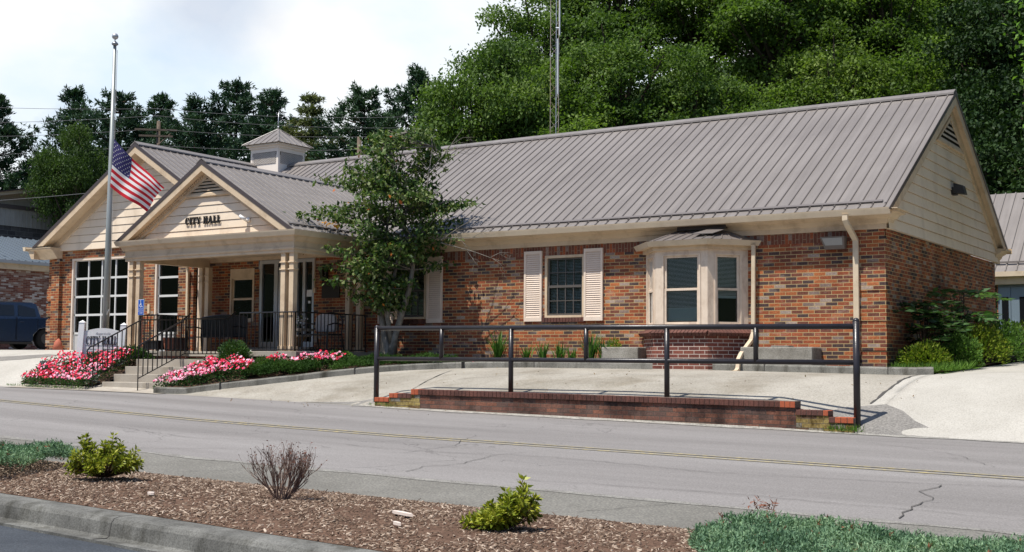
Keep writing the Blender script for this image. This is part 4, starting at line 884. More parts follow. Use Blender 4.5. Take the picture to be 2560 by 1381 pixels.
# ---- fixtures
b=MB(); b.add([(-1.10,-.02,2.24),(-.66,-.02,2.24),(-.66,-.20,2.24),(-1.10,-.20,2.24),(-1.04,-.02,2.02),(-.68,-.02,2.02),(-.68,-.12,2.02),(-1.04,-.12,2.02)],[(0,1,2,3),(4,7,6,5),(0,3,7,4),(1,5,6,2),(0,4,5,1),(3,2,6,7)]); fl=b.build('flood_light',mat('fixture_bronze',(.16,.13,.11),.5,.4),CH)
b=MB(); b.add([(-1.065,-.198,2.215),(-.70,-.198,2.215),(-.71,-.131,2.055),(-1.01,-.131,2.055)],[(0,3,2,1)]); b.build('light_lens',mat('lens_glass',(.30,.30,.29),.25,.6),fl)
b=MB(); b.box(.03,.16,4.45,4.62,3.46,3.62); b.add([(.12,4.40,3.50),(.12,4.66,3.50),(.12,4.66,3.70),(.12,4.40,3.70),(.34,4.42,3.46),(.34,4.64,3.46),(.30,4.64,3.64),(.30,4.42,3.64)],[(0,1,5,4),(1,2,6,5),(2,3,7,6),(3,0,4,7),(4,5,6,7),(0,3,2,1)]); b.build('flood_light',mat('fixture_black',(.03,.028,.026),.5,.4),CH)
b=MB(); b.tube([(-13.02,-2.51,2.99),(-13.02,-2.60,2.99),(-13.02,-2.62,3.02)],.016,6); b.tube([(-13.10,-2.66,3.08),(-12.98,-2.60,3.0)],.035,8); b.tube([(-12.96,-2.52,3.0),(-12.96,-2.56,3.0)],.05,8); b.build('security_camera',WHT,CH,smooth=True)
# letters built of bars with slab serifs
def letter(b,ch,x,y0,z,h,t=.02,plane='y'):
    w=h*.62; k=h*.24; s=h*.10
    bx=lambda a,c,d,e:b.box(x+a*h,x+c*h,y0-t,y0,z+d*h,z+e*h)
    def dia(p,q,wd):
        P=[(p[0]-wd/2,p[1]),(p[0]+wd/2,p[1]),(q[0]+wd/2,q[1]),(q[0]-wd/2,q[1])]; b.prism([(x+u*h,z+v*h) for u,v in P],y0-t,y0,'y')
    if ch=='I': bx(.06,.30,0,1); bx(0,.36,0,.1); bx(0,.36,.9,1); return .44
    if ch=='T': bx(.24,.48,0,.9); bx(0,.72,.88,1); bx(.14,.58,0,.1); bx(0,.08,.72,.9); bx(.64,.72,.72,.9); return .78
    if ch=='L': bx(.08,.32,0,1); bx(0,.62,0,.11); bx(0,.42,.9,1); bx(.54,.62,.1,.3); return .68
    if ch=='H': bx(.06,.28,0,1); bx(.50,.72,0,1); bx(.28,.50,.45,.56); bx(0,.34,0,.1); bx(.44,.78,0,.1); bx(0,.34,.9,1); bx(.44,.78,.9,1); return .84
    if ch=='A': dia((.12,0),(.36,1),.10); dia((.66,0),(.42,1),.22); bx(.2,.55,.28,.38); bx(0,.28,0,.09); bx(.48,.84,0,.09); return .88
    if ch=='Y': dia((.36,.45),(.10,1),.22); dia((.40,.45),(.66,1),.10); bx(.27,.49,0,.47); bx(.16,.60,0,.1); bx(0,.28,.91,1); bx(.50,.78,.91,1); return .80
    if ch=='C':
        n=14; P=[];Q=[]
        for i in range(n+1):
            a=R(42+276*i/n); P.append((.38+.38*math.cos(a),.5+.5*math.sin(a))); Q.append((.40+.20*math.cos(a),.5+.40*math.sin(a)))
        for i in range(n): b.prism([(x+p[0]*h,z+p[1]*h) for p in(P[i],P[i+1],Q[i+1],Q[i])],y0-t,y0,'y')
        bx(.60,.68,.66,.95); return .80
    return .4
def word(b,s,x,y0,z,h,t=.02,sp=1.):
    for ch in s:
        if ch==' ': x+=.42*h*sp; continue
        x+=letter(b,ch,x,y0,z,h,t)*h*sp
    return x
b=MB(); word(b,'CITY HALL',-14.93,-2.525,2.985,.168,.022,1.065); b.build('lettering',mat('black_letters',(.02,.018,.016),.4,.4),CH)
# ---- cupola
cx,cy,cw=-18.8,4.34,.53
b=MB(); b.box(cx-cw,cx+cw,cy-cw,cy+cw,4.8,5.80)
for a in(-1,1):
    for c in(-1,1): b.box(cx+a*(cw+.012)-.07*(a>0),cx+a*(cw+.012)+.07*(a<0),cy+c*(cw+.012)-.07*(c>0),cy+c*(cw+.012)+.07*(c<0),4.8,6.02)
b.box(cx-cw-.01,cx+cw+.01,cy-cw-.01,cy+cw+.01,5.90,6.02); b.box(cx-cw-.05,cx+cw+.05,cy-cw-.05,cy+cw+.05,6.02,6.08); b.box(cx-cw-.11,cx+cw+.11,cy-cw-.11,cy+cw+.11,6.08,6.13)
cu=b.build('cupola',noisy('cupola_paint',(.88,.79,.69),(.82,.73,.63),3,.6,.3),CH)
b=MB(); b.box(cx-cw+.03,cx+cw-.03,cy-cw+.03,cy+cw-.03,5.75,5.93); b.build('cupola_dark',DRK2,cu)
b=MB()
for face in(0,1):
    for sgn in(1,-1):
        n=15; a0,a1,z0,z1=-cw+.09,cw-.09,5.56,5.89
        for i in range(-n,2*n):
            u=a0+(a1-a0)*i/n; H=z1-z0; p=[u,z0]; q=[u+sgn*H,z1]
            # clip to the panel
            def clip(p,q):
                p=list(p);q=list(q)
                if p[0]>q[0]: p,q=q,p
                if q[0]<=a0 or p[0]>=a1: return None
                s=(q[1]-p[1])/(q[0]-p[0])
                if p[0]<a0: p[1]+=s*(a0-p[0]);p[0]=a0
                if q[0]>a1: q[1]-=s*(q[0]-a1);q[0]=a1
                return p,q
            r_=clip(p,q)
            if not r_: continue
            p,q=r_
            if face==0: b.beam((cx+p[0],cy-cw-.008-.004*(sgn>0),p[1]),(cx+q[0],cy-cw-.008-.004*(sgn>0),q[1]),.022,.006,0,(0,1,0)) if False else b.prism([(cx+p[0]-.011,p[1]),(cx+p[0]+.011,p[1]),(cx+q[0]+.011,q[1]),(cx+q[0]-.011,q[1])],cy-cw-.016,cy-cw-.008-.004*(sgn>0),'y')
            else: b.prism([(cy+p[0]-.011,p[1]),(cy+p[0]+.011,p[1]),(cy+q[0]+.011,q[1]),(cy+q[0]-.011,q[1])],cx+cw+.008+.004*(sgn>0),cx+cw+.016,'x')
b.build('lattice',noisy('lattice_paint',(.70,.64,.58),(.62,.56,.50),3,.6,.3),cu)
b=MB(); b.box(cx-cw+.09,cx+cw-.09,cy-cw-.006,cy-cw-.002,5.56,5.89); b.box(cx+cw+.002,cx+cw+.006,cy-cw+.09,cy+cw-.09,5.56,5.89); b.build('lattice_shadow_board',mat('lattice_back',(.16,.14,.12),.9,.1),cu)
b=MB(); e=cw+.19; ap=(cx,cy,6.66); cr=[(cx-e,cy-e,6.135),(cx+e,cy-e,6.135),(cx+e,cy+e,6.135),(cx-e,cy+e,6.135)]
b.add(cr+[ap],[(0,1,4),(1,2,4),(2,3,4),(3,0,4),(3,2,1,0)]); 
for k in range(4):
    p,q=Vector(cr[k]),Vector(cr[(k+1)%4]); n=(q-p).cross(Vector(ap)-p).normalized()
    for i in range(1,6):
        t=i/6; s=p.lerp(q,t); u=min(t,1-t)*2; e2=s.lerp((p+q)/2+ (Vector(ap)-(p+q)/2)*u, .97) if False else s+((Vector(ap)-(p+q)/2))*u*.93; rib(b,s,e2,n,.035,.018)
    rib(b,p,ap,(Vector(p)-Vector((cx,cy,p.z)))+Vector((0,0,1)),.07,.02)
b.build('cupola_roof',ROOF,cu)
b=MB(); b.tube([(cx,cy,6.6),(cx,cy,7.15)],.012,6); b.ball((cx,cy,6.72),.03,8,5); b.build('lightning_rod',ALU,cu,smooth=True)
b=MB(); b.tube([(-14.63,4.0,5.2),(-14.63,4.0,5.95)],.05,8); b.build('vent_pipe',TAN,CH)
# ---------------------------------------------------------------- steps and iron railings
st=thing('entrance_steps','concrete steps with a landing leading up to the columned porch','steps',(-14.4,-3.5,-.7))
for i,(y,z,x0) in enumerate([(-4.15,-.51,-15.6),(-3.85,-.345,-15.6),(-3.55,-.18,-15.6)]):
    b=MB(); b.box(x0,-13.55,y,y+.32,z-.30,z); b.build('step',STP,st,bevel=.008)
b=MB(); b.box(-15.6,-13.1,-3.25,-1.70,-.5,-.02); b.build('landing',STP,st,bevel=.008)
def stair_rail(X,off,label,curl):
    t=thing('iron_railing',label,'railing',(X,-3.2,-.3),'black iron railings of the entrance steps')
    pts=[(-4.36+off,.26),(-3.09+off,.86),(-1.9+off,.89),(-1.64+off,1.06)]
    b=MB(); path=[(X,y,z) for y,z in pts]
    if curl: path=[(X,-4.40+off,.02),(X,-4.50+off,.06),(X,-4.52+off,.15),(X,-4.44+off,.24)]+path
    b.tube(path,.017,6); b.build('handrail',BLK,t)
    b=MB(); low=[(-4.36+off,-.42),(-3.14+off,.10),(-1.9+off,.11),(-1.64+off,.26)]; b.tube([(X,y,z) for y,z in low],.012,5); b.build('lower_rail',BLK,t)
    yy=-4.36+off; k=0
    while yy<-1.7+off:
        zt=ip(yy,pts); zl=ip(yy,low)
        if k%9 or k==0:
            b=MB(); b.box(X-.008,X+.008,yy-.008,yy+.008,zl if k else -.72,zt); b.build('baluster' if k else 'newel_post',BLK,t)
        else:
            b=MB(); b.box(X-.010,X+.010,yy-.010,yy+.010,(-.03 if yy>-3.25 else -.5),zt); b.build('post',BLK,t)
        yy+=.125; k+=1
stair_rail(-15.72,.06,'black iron handrail with a curled end on the left of the steps behind the sign',True)
stair_rail(-14.2,0,'black iron handrail on the right side of the entrance steps',False)
def flat_rail(P,label,loc,drop=.80,zt=.985):
    t=thing('iron_railing',label,'railing',loc,'black iron railings of the porch')
    b=MB(); b.tube([(x,y,zt) for x,y in P],.016,6); b.build('handrail',BLK,t)
    b=MB(); b.tube([(x,y,zt-drop+.02) for x,y in P],.011,5); b.build('lower_rail',BLK,t)
    for (x0,y0),(x1,y1) in zip(P[:-1],P[1:]):
        L_=math.hypot(x1-x0,y1-y0); n=max(1,int(L_/.112))
        for i in range(n+1):
            x=x0+(x1-x0)*i/n; y=y0+(y1-y0)*i/n; e=.007 if 0<i<n else .011
            b=MB(); b.box(x-e,x+e,y-e,y+e,(zt-drop if 0<i<n else .16),zt); b.build('baluster' if 0<i<n else 'post',BLK,t)
flat_rail([(-13.12,-2.57),(-11.50,-2.57),(-11.50,-.32)],'black iron porch railing right of the steps, wrapping the porch corner below the columns',(-12.3,-2.57,.165))
flat_rail([(-16.38,-2.5),(-15.80,-2.5),(-15.80,-1.65)],'short black iron porch railing left of the steps beside the left columns',(-16.1,-2.5,.165))
# ---------------------------------------------------------------- porch furniture
bn=thing('porch_bench','long black metal bench with curved back on the porch','bench',(-15.4,-1.0,.165))
b=MB()
def barc(x0,x1,y,z0,z1,h0,h1,n=16):
    for i in range(n):
        x=x0+(x1-x0)*(i+.5)/n; b.box(x-.022,x+.022,y-.012,y+.012,h0,h1+.05*math.sin(PI*(i+.5)/n))
barc(-16.2,-14.75,-.78,0,0,.55,.98,26); b.box(-16.2,-14.75,-.80,-.765,.52,.56); P=[(-16.22+1.49*i/12,-.78,.98+.055*math.sin(PI*i/12)) for i in range(13)]; b.tube(P,.02,6); b.build('backrest',BLK,bn)
b=MB()
for i in range(7): b.box(-16.22,-14.73,-1.26+i*.068,-1.21+i*.068,.50,.52)
b.build('seat',BLK,bn)
for x in(-16.22,-14.73):
    b=MB(); b.tube([(x,-1.22,.165),(x,-1.25,.5),(x,-1.27,.74),(x,-1.0,.76),(x,-.78,.72)],.018,6); b.build('arm',BLK,bn)
    b=MB(); b.tube([(x,-.75,.165),(x,-.80,.5),(x,-.78,.98)],.018,6); b.build('leg',BLK,bn)
ch=thing('porch_chair','black metal armchair with a pale grey back cushion on the right of the porch','chair',(-12.0,-1.2,.165))
b=MB(); b.tube([(-12.35,-.95,.55),(-12.36,-.92,.85),(-12.25,-.90,1.0),(-12.0,-.9,1.04),(-11.75,-.90,1.0),(-11.64,-.92,.85),(-11.65,-.95,.55)],.018,6); 
for i in range(5): x=-12.22+i*.11; b.tube([(x,-.94,.55),(x,-.90,1.0)],.009,5)
b.build('backrest',BLK,ch)
b=MB(); b.box(-12.36,-11.64,-1.42,-.92,.52,.56); b.build('seat',BLK,ch,bevel=.01)
b=MB(); pr=[(-12.30,.60),(-11.78,.60),(-11.74,.72),(-11.77,.95),(-11.9,1.01),(-12.18,1.01),(-12.31,.95),(-12.34,.72)]; b.prism(pr,-1.06,-.96,'y'); b.build('cushion',noisy('cushion_cloth',(.42,.39,.36),(.33,.30,.28),20,.9,.1),ch,bevel=.03)
for x in(-12.36,-11.64):
    b=MB(); b.tube([(x,-1.45,.165),(x,-1.43,.52),(x,-1.42,.74),(x,-1.2,.79),(x,-.93,.77)],.016,6); b.build('arm',BLK,ch)
    b=MB(); b.tube([(x,-.86,.165),(x,-.95,.55)],.016,6); b.build('leg',BLK,ch)
WOOD=noisy('weathered_wood',(.30,.20,.12),(.20,.13,.08),6,.8,.2)
tb=thing('wooden_stand','wooden half-barrel stand beside the front columns of the porch','stand',(-12.72,-1.25,.165))
b=MB(); b.box(-12.98,-12.42,-1.5,-1.0,.62,.68); b.box(-12.95,-12.45,-1.47,-1.03,.50,.535); b.build('top',noisy('stand_top',(.42,.36,.28),(.34,.28,.21),5,.7,.2),tb)
b=MB(); b.add([(-12.9,-1.42,.535),(-12.5,-1.42,.535),(-12.78,-1.35,.165),(-12.84,-1.35,.165),(-12.9,-1.1,.535),(-12.5,-1.1,.535),(-12.78,-1.15,.165),(-12.84,-1.15,.165)],[(0,1,2,3),(5,4,7,6),(1,5,6,2),(4,0,3,7)]); b.build('leg',WOOD,tb)
fp=thing('flower_pot','small pot of white flowers standing on the wooden stand','flower pot',(-12.72,-1.25,.68))
b=MB(); b.tube([(-12.72,-1.25,.68),(-12.72,-1.25,.78)],[.07,.09],10); b.build('pot',mat('grey_pot',(.30,.29,.27),.8),fp)
n=160; C=np.array([-12.72,-1.25,.86])+rng.normal(size=(n,3))*[.10,.09,.06]; V,F=leaves(C,.045,.9); o=npmesh('flowers',V,F,[mat('white_petal',(.75,.74,.72),.7),FOLM],(rng.random(n)<.5).astype(int),fp)
pt=thing('terracotta_planter','square terracotta planter on the porch behind the left railing','planter',(-16.65,-1.2,.165))
b=MB(); b.add([(-16.82,-1.38,.165),(-16.48,-1.38,.165),(-16.48,-1.04,.165),(-16.82,-1.04,.165),(-16.86,-1.42,.49),(-16.44,-1.42,.49),(-16.44,-1.0,.49),(-16.86,-1.0,.49)],[(0,1,5,4),(1,2,6,5),(2,3,7,6),(3,0,4,7),(4,5,6,7)]); b.box(-16.88,-16.42,-1.44,-.98,.45,.50); b.build('pot',noisy('terracotta',(.30,.12,.08),(.22,.09,.06),8,.85,.1),pt)
bb=thing('black_box','low black slatted box on the porch left of the terracotta planter','box',(-17.15,-1.3,.165))
b=MB(); b.box(-17.4,-16.95,-1.5,-1.05,.22,.40); b.box(-17.42,-16.93,-1.52,-1.03,.40,.43); b.box(-17.38,-17.33,-1.48,-1.43,.165,.22); b.box(-17.0,-16.97,-1.48,-1.43,.165,.22); b.build('body',BLK,bb)
# ---------------------------------------------------------------- concrete blocks at the bay
for x0,x1,lab in((-5.38,-4.58,'low concrete block against the brick wall left of the bay window'),(-2.50,-1.15,'longer low concrete block against the brick wall right of the bay window')):
    b=MB(); b.box(x0,x1,-.52,-.01,-.2,.275); o=b.build('concrete_block',SLB,bevel=.02); tag(o,lab,'concrete block','concrete blocks beside the bay window')
b=MB(); b.box(-1.95,-1.62,-.42,-.15,.277,.30); tag(b.build('flat_stone',SLB,bevel=.006),'thin flat slab lying on the right concrete block','slab')
# ---------------------------------------------------------------- flagpole, flag
def tilt(o,ax,a): o.rotation_euler[ax]=a
POL=noisy('pole_metal',(.36,.38,.36),(.30,.32,.30),1.5,.4,.5,metal=.35)
B=Vector((-17.26,-2.78,-.25)); T=Vector((-16.81,-3.10,7.22))
fl=thing('flagpole','tall tapering metal flagpole with a ball on top behind the sign','flagpole',tuple(B))
b=MB(); b.tube([B,B.lerp(T,.35),T],[.082,.068,.036],14); b.build('pole',POL,fl,smooth=True)
b=MB(); d=(T-B).normalized(); b.tube([T,T+d*.02,T+d*.05,T+d*.10],[.05,.075,.075,.02],12); b.build('truck_cap',mat('cap_metal',(.30,.31,.32),.4,.5,.5),fl,smooth=True)
b=MB(); b.tube([T+d*.08,T+d*.14],.012,6); b.ball(tuple(T+d*.21),.075,14,9); b.build('finial_ball',mat('ball_metal',(.55,.56,.56),.35,.5,.5),fl,smooth=True)
hal=lambda t:B.lerp(T,t)+Vector((.115,.02,0))*(1-.35*t)
b=MB(); b.tube([hal(.16),hal(.5),hal(.985)],.006,5); b.build('halyard',mat('rope',(.5,.48,.44),.9),fl)
b=MB(); c=B.lerp(T,.175); b.tube([c+Vector((.07,-.03,-.06)),c+Vector((.12,-.04,.0)),c+Vector((.14,-.03,.06))],.014,6); b.build('cleat',ALU,fl)
FR=mat('flag_red',(.56,.020,.035),.75,.2); FW=mat('flag_white',(.80,.78,.76),.75,.2); FB=mat('flag_blue',(.050,.045,.145),.75,.2)
for m_,c in((FR,(.60,.04,.05)),(FW,(.8,.78,.75)),(FB,(.06,.05,.16))):
    nt=m_.node_tree; t=N(nt,'ShaderNodeBsdfTranslucent'); t.inputs[0].default_value=(*c,1); x=N(nt,'ShaderNodeMixShader',inp={0:.25}); nt.links.new(nt.nodes['Principled BSDF'].outputs[0],x.inputs[1]); nt.links.new(t.outputs[0],x.inputs[2]); nt.links.new(x.outputs[0],nt.nodes['Material Output'].inputs[0])
TOP=[(0,0),(.27,-.29),(.53,-.545),(.91,-.86),(1.19,-1.13)]; BOT=[(-.06,-1.11),(.16,-1.29),(.40,-1.43),(.62,-1.55),(.79,-1.69)]
def cr(P,t):
    t=t*(len(P)-1); i=min(int(t),len(P)-2); u=t-i
    g=lambda k:P[max(0,min(len(P)-1,k))]
    f=lambda a:.5*((2*g(i)[a])+(-g(i-1)[a]+g(i+1)[a])*u+(2*g(i-1)[a]-5*g(i)[a]+4*g(i+1)[a]-g(i+2)[a])*u*u+(-g(i-1)[a]+3*g(i)[a]-3*g(i+1)[a]+g(i+2)[a])*u**3)
    return f(0),f(1)
H0=Vector((-16.84,-3.02,5.05)); FD=Vector((.836,.549,0)); FN=Vector((.549,-.836,0))
def flagpt(s,t,lift=0.):
    a=cr(TOP,s); c=cr(BOT,s); bow=.0
    x=a[0]+(c[0]-a[0])*t; z=a[1]+(c[1]-a[1])*t
    x+=.06*math.sin(t*PI)*(1-s)*(-.0); z+=.07*math.sin(PI*t)*s
    w_=.055*math.sin(s*9+t*3.2)*min(1,s*3)+.03*math.sin(s*17-t*6)*s
    return H0+FD*x+Vector((0,0,z))+FN*(w_+lift)
b=MB(); NS,NT=40,26
for i in range(NS+1):
    for j in range(NT+1): b.v.append(tuple(flagpt(i/NS,j/NT)))
for i in range(NS):
    for j in range(NT):
        st_=j//2; m=(1 if st_%2 else 0)
        if i<NS*.4 and st_<7: m=2
        b.f.append((i*(NT+1)+j,i*(NT+1)+j+1,(i+1)*(NT+1)+j+1,(i+1)*(NT+1)+j)); b.m.append(m)
for r_ in range(9):
    for c_ in range(11):
        if (r_+c_)%2: continue
        s0=.4*(c_+1)/12; t0=(7/13)*(r_+1)/10
        for sgn in(1,-1):
            ctr=flagpt(s0,t0,.006*sgn); e1=(flagpt(s0+.01,t0)-flagpt(s0,t0)).normalized(); e2=(flagpt(s0,t0+.01)-flagpt(s0,t0)).normalized()
            P=[ctr+(e1*math.cos(PI*k/5)+e2*math.sin(PI*k/5))*(.020 if k%2==0 else .009) for k in range(10)]
            b.poly(P,1)
fo=b.build('flag',[FR,FW,FB],None,smooth=True); tag(fo,'american flag with stars and stripes hanging from the flagpole at half mast','flag')
# ---------------------------------------------------------------- city hall yard sign
sg=thing('yard_sign','white wooden sign reading CITY HALL between two square posts in the flowers','sign',(-16.95,-3.1,-.2))
sx0,sy0,sx1,sy1=-17.10,-3.50,-16.50,-3.05
A_=Vector((-17.12,-3.50,0)); C2=Vector((-16.47,-3.02,0)); u=(C2-A_).normalized(); nn=Vector((u.y,-u.x,0))
def sp(s,z,o=0,ln=.0): return A_+u*s+nn*o+Vector((0,0,z))+u*(z*.055)
W_=(C2-A_).length
M=Matrix((u,-nn,Vector((0,0,1)))).transposed()@Matrix.Rotation(-.0,3,'Y'); Sh=Matrix(((1,0,.055),(0,1,0),(0,0,1)))
def lbox(b,s0,s1,o0,o1,z0,z1,m=0):
    vs=[sp(s,z,o) for z in(z0,z1) for o in(o0,o1) for s in(s0,s1)]; b.add(vs,[(0,2,3,1),(4,5,7,6),(0,1,5,4),(2,6,7,3),(0,4,6,2),(1,3,7,5)],m)
for s,zb,zt in((-.06,-.5,.80),(W_+.06,-.3,.75)):
    b=MB(); lbox(b,s-.062,s+.062,-.062,.062,zb,zt); vs=[sp(s+a,zt,o) for a,o in((-.07,-.07),(.07,-.07),(.07,.07),(-.07,.07))]+[sp(s,zt+.055)]; b.add(vs,[(0,1,4),(1,2,4),(2,3,4),(3,0,4),(3,2,1,0)]); b.build('post',WHT,sg)
b=MB(); n=14; top=[(W_*i/n, .60+.075*math.sin(PI*i/n)) for i in range(n+1)]; ol=[(0,-.02)]+[(W_,-.02)]+top[::-1]
fr1=[sp(s,z,.02) for s,z in ol]; bk=[sp(s,z,-.02) for s,z in ol]; k=len(ol); b.add(fr1+bk,[tuple(range(k)),tuple(range(2*k-1,k-1,-1))]+[(i,(i+1)%k,k+(i+1)%k,k+i) for i in range(k)]); b.build('board',noisy('sign_board',(.78,.78,.77),(.73,.73,.72),3,.5,.3),sg)
b=MB(); word(b,'CITY HALL',0,0,0,.19,.006,1.); 
b.v=[tuple(sp(.06+p[0]*.575,.30+p[2],.027-p[1]-.0)) for p in b.v]; b.build('lettering',mat('sign_ink',(.03,.025,.04),.5,.3),sg)
def text(s,size,fn,name,m,parent,shear=0,center=False):
    cu_=bpy.data.curves.new(name,'FONT'); cu_.body=s; cu_.size=size; cu_.shear=shear; cu_.extrude=0.0; cu_.align_x='CENTER' if center else 'LEFT'
    to=bpy.data.objects.new(name,cu_); COL.objects.link(to); dg=bpy.context.evaluated_depsgraph_get(); me=bpy.data.meshes.new_from_object(to.evaluated_get(dg)); bpy.data.objects.remove(to)
    b=MB(); b.v=[tuple(fn(v.co.x,v.co.y)) for v in me.vertices]; b.f=[tuple(p.vertices) for p in me.polygons]; b.m=[0]*len(b.f); return b.build(name,m,parent)
text('Rogersville',.075,lambda x,y:sp(W_*.52+x,.525+y,.024),'script_lettering',mat('sign_ink_grey',(.16,.17,.22),.6),sg,.4,True)
b=MB(); lbox(b,.05,W_-.06,.021,.024,.275,.283)
for z,ws in((.19,(.22,.26)),(.135,(.26,.22)),(.08,(.24,.14))):
    for s0,wd in zip((.08,.44),ws):
        s=s0
        while s<s0+wd:
            q=random.uniform(.02,.055); lbox(b,s,min(s+q,s0+wd),.021,.024,z,z+.018); s+=q+.012
b.build('small_lettering',mat('sign_ink_light',(.22,.22,.25),.6),sg)
# accessible entrance sign
BLU=mat('sign_blue',(.012,.09,.42),.4,.4); 
a=thing('accessible_sign','blue sign with the wheelchair symbol fixed to the porch railing','sign',(-16.2,-2.62,.3))
b=MB(); b.tube([(-16.25,-2.56,.1),(-16.25,-2.56,1.30)],.012,6); b.build('post',mat('sign_post_red',(.16,.05,.04),.7),a)
b=MB(); b.box(-16.36,-16.16,-2.60,-2.592,.985,1.345); b.build('plate',WHT,a)
b=MB(); b.box(-16.352,-16.168,-2.603,-2.6005,.993,1.337); b.build('blue_face',BLU,a)
b=MB(); cx,cz=-16.265,1.215; y0=-2.606
def arc(r0,r1,a0,a1,n=16):
    for i in range(n):
        t0,t1=R(a0+(a1-a0)*i/n),R(a0+(a1-a0)*(i+1)/n); b.prism([(cx+r0*math.cos(t0),cz-.01+r0*math.sin(t0)),(cx+r1*math.cos(t0),cz-.01+r1*math.sin(t0)),(cx+r1*math.cos(t1),cz-.01+r1*math.sin(t1)),(cx+r0*math.cos(t1),cz-.01+r0*math.sin(t1))],y0,y0+.003,'y')
arc(.028,.041,115,380); b.box(cx-.012,cx+.004,y0,y0+.003,cz,cz+.07); b.ball((cx-.003,y0,cz+.088),.013,8,5); b.box(cx-.005,cx+.032,y0,y0+.003,cz-.004,cz+.008); b.box(cx-.005,cx+.025,y0,y0+.003,cz+.028,cz+.038); b.prism([(cx+.024,cz+.008),(cx+.034,cz+.004),(cx+.056,cz-.045),(cx+.045,cz-.048)],y0,y0+.003,'y'); b.box(cx+.05,cx+.068,y0,y0+.003,cz-.05,cz-.04)
b.prism([(-16.30,1.028),(-16.215,1.028),(-16.215,1.022),(-16.195,1.033),(-16.215,1.044),(-16.215,1.038),(-16.30,1.038)],y0,y0+.003,'y')
b.build('wheelchair_symbol',WHT,a)
text('ACCESSIBLE',.031,lambda x,y:Vector((-16.262+x,-2.606,1.115+y)),'lettering',WHT,a,0,True); text('ENTRANCE',.031,lambda x,y:Vector((-16.262+x,-2.606,1.068+y)),'lettering',WHT,a,0,True)
# landscape spotlight in the flowers
sl_=thing('ground_spotlight','black landscape spotlight among the red flowers left of the sign','spotlight',(-18.05,-3.8,-.5))
b=MB(); c=Vector((-17.92,-3.86,-.20)); M=Matrix.Rotation(.62,3,'Z')@Matrix.Rotation(-.35,3,'X')
f0=[(-.13,0,-.11),(.13,0,-.11),(.13,0,.11),(-.13,0,.11)]; f1=[(-.07,.24,-.06),(.07,.24,-.06),(.07,.24,.06),(-.07,.24,.06)]
vs=[c+M@Vector(p) for p in f0+f1]; b.add(vs,[(0,1,2,3)[::-1],(4,5,6,7),(0,1,5,4),(1,2,6,5),(2,3,7,6),(3,0,4,7)]); b.obox(c+M@Vector((0,-.012,0)),(.29,.03,.25),M); b.build('housing',mat('spot_black',(.045,.05,.05),.5,.4),sl_)
b=MB(); b.tube([tuple(c+M@Vector((0,.12,-.08))),(-17.95,-3.8,-.7)],.015,6); b.build('stake',BLK,sl_)
# ---------------------------------------------------------------- blue crew-cab pickup (faces -Y, side towards +X)
TX,TY=-32.0,0.0; gz=.30
tk=thing('pickup_truck','dark blue crew cab pickup truck parked beside the brick building at the left edge','pickup truck',(-33,4.6,gz))
PB=mat('blue_truck_paint',(.007,.020,.055),.22,.6); nt=PB.node_tree; nt.nodes['Principled BSDF'].inputs['Coat Weight'].default_value=.6
side=[(1.75,.55),(1.72,1.05),(1.85,1.22),(3.25,1.32),(6.18,1.42),(6.20,1.42),(7.95,1.42),(8.0,1.2),(8.0,.62),(7.0,.60),(6.98,.80),(6.75,1.02),(6.42,1.08),(6.1,1.02),(5.86,.80),(5.84,.55),(3.55,.55),(3.5,.80),(3.3,1.0),(3.0,1.06),(2.7,1.0),(2.45,.80),(2.42,.55)]
def tz(P): return [(y,z-.30+gz) for y,z in P]
b=MB(); W2=1.82
pr=tz(side); n=len(pr)
for X,ins in((TX,0),): pass
def shell(b,pr,x0,x1,top_in=0):
    b.prism(pr,x0,x1,'x')
shell(b,pr,TX-W2,TX); b.build('body',PB,tk,bevel=.02)
cab=[(3.25,1.30),(3.95,1.88),(4.2,1.93),(5.85,1.93),(6.03,1.88),(6.14,1.40)]
b=MB(); pr=cab; k=len(pr); o=[(TX-.03-(.12 if z>1.5 else 0),y,z) for y,z in pr]; i_=[(TX-W2+.03+(.12 if z>1.5 else 0),y,z) for y,z in pr]
b.add(o+i_,[tuple(range(k)),tuple(range(2*k-1,k-1,-1))]+[(i,(i+1)%k,k+(i+1)%k,k+i) for i in range(k)]); b.build('cab',PB,tk,bevel=.025)
GK=mat('truck_glass',(.01,.012,.014),.06,.6)
def win(P):
    b=MB(); f=lambda y,z:(TX-.028-(.12)*(z-1.42)/.46+.008,y,z); b.poly([f(y,z) for y,z in P]); return b.build('window',GK,tk)
win([(5.25,1.46),(5.98,1.46),(5.93,1.83),(5.28,1.85)]); win([(4.02,1.45),(5.10,1.47),(5.12,1.84),(4.30,1.84)])
for y0,y1 in((5.18,6.02),(3.95,5.14)):
    b=MB(); f=.006; b.box(TX,TX+f,y0,y0+.012,.62,1.42); b.box(TX,TX+f,y1,y1+.012,.62,1.42); b.build('door_gap',mat('gap_black',(.005,.005,.006),.8),tk)
for y in(5.28,4.12): 
    b=MB(); b.box(TX,TX+.03,y,y+.16,1.25,1.285); b.build('door_handle',PB,tk,bevel=.006)
b=MB(); b.box(TX-.02,TX+.05,3.6,5.8,.47,.55); b.build('rocker_step',BLK,tk)
b=MB(); b.box(TX-W2+.03,TX-.03,6.15,7.98,1.40,1.43); b.build('bed_rail',mat('bed_liner',(.02,.02,.022),.7),tk)
b=MB(); b.box(TX-W2+.1,TX-.1,7.98,8.12,.55,.78); b.build('rear_bumper',ALU,tk)
TY_=mat('tyre_rubber',(.018,.018,.018),.85,.2)
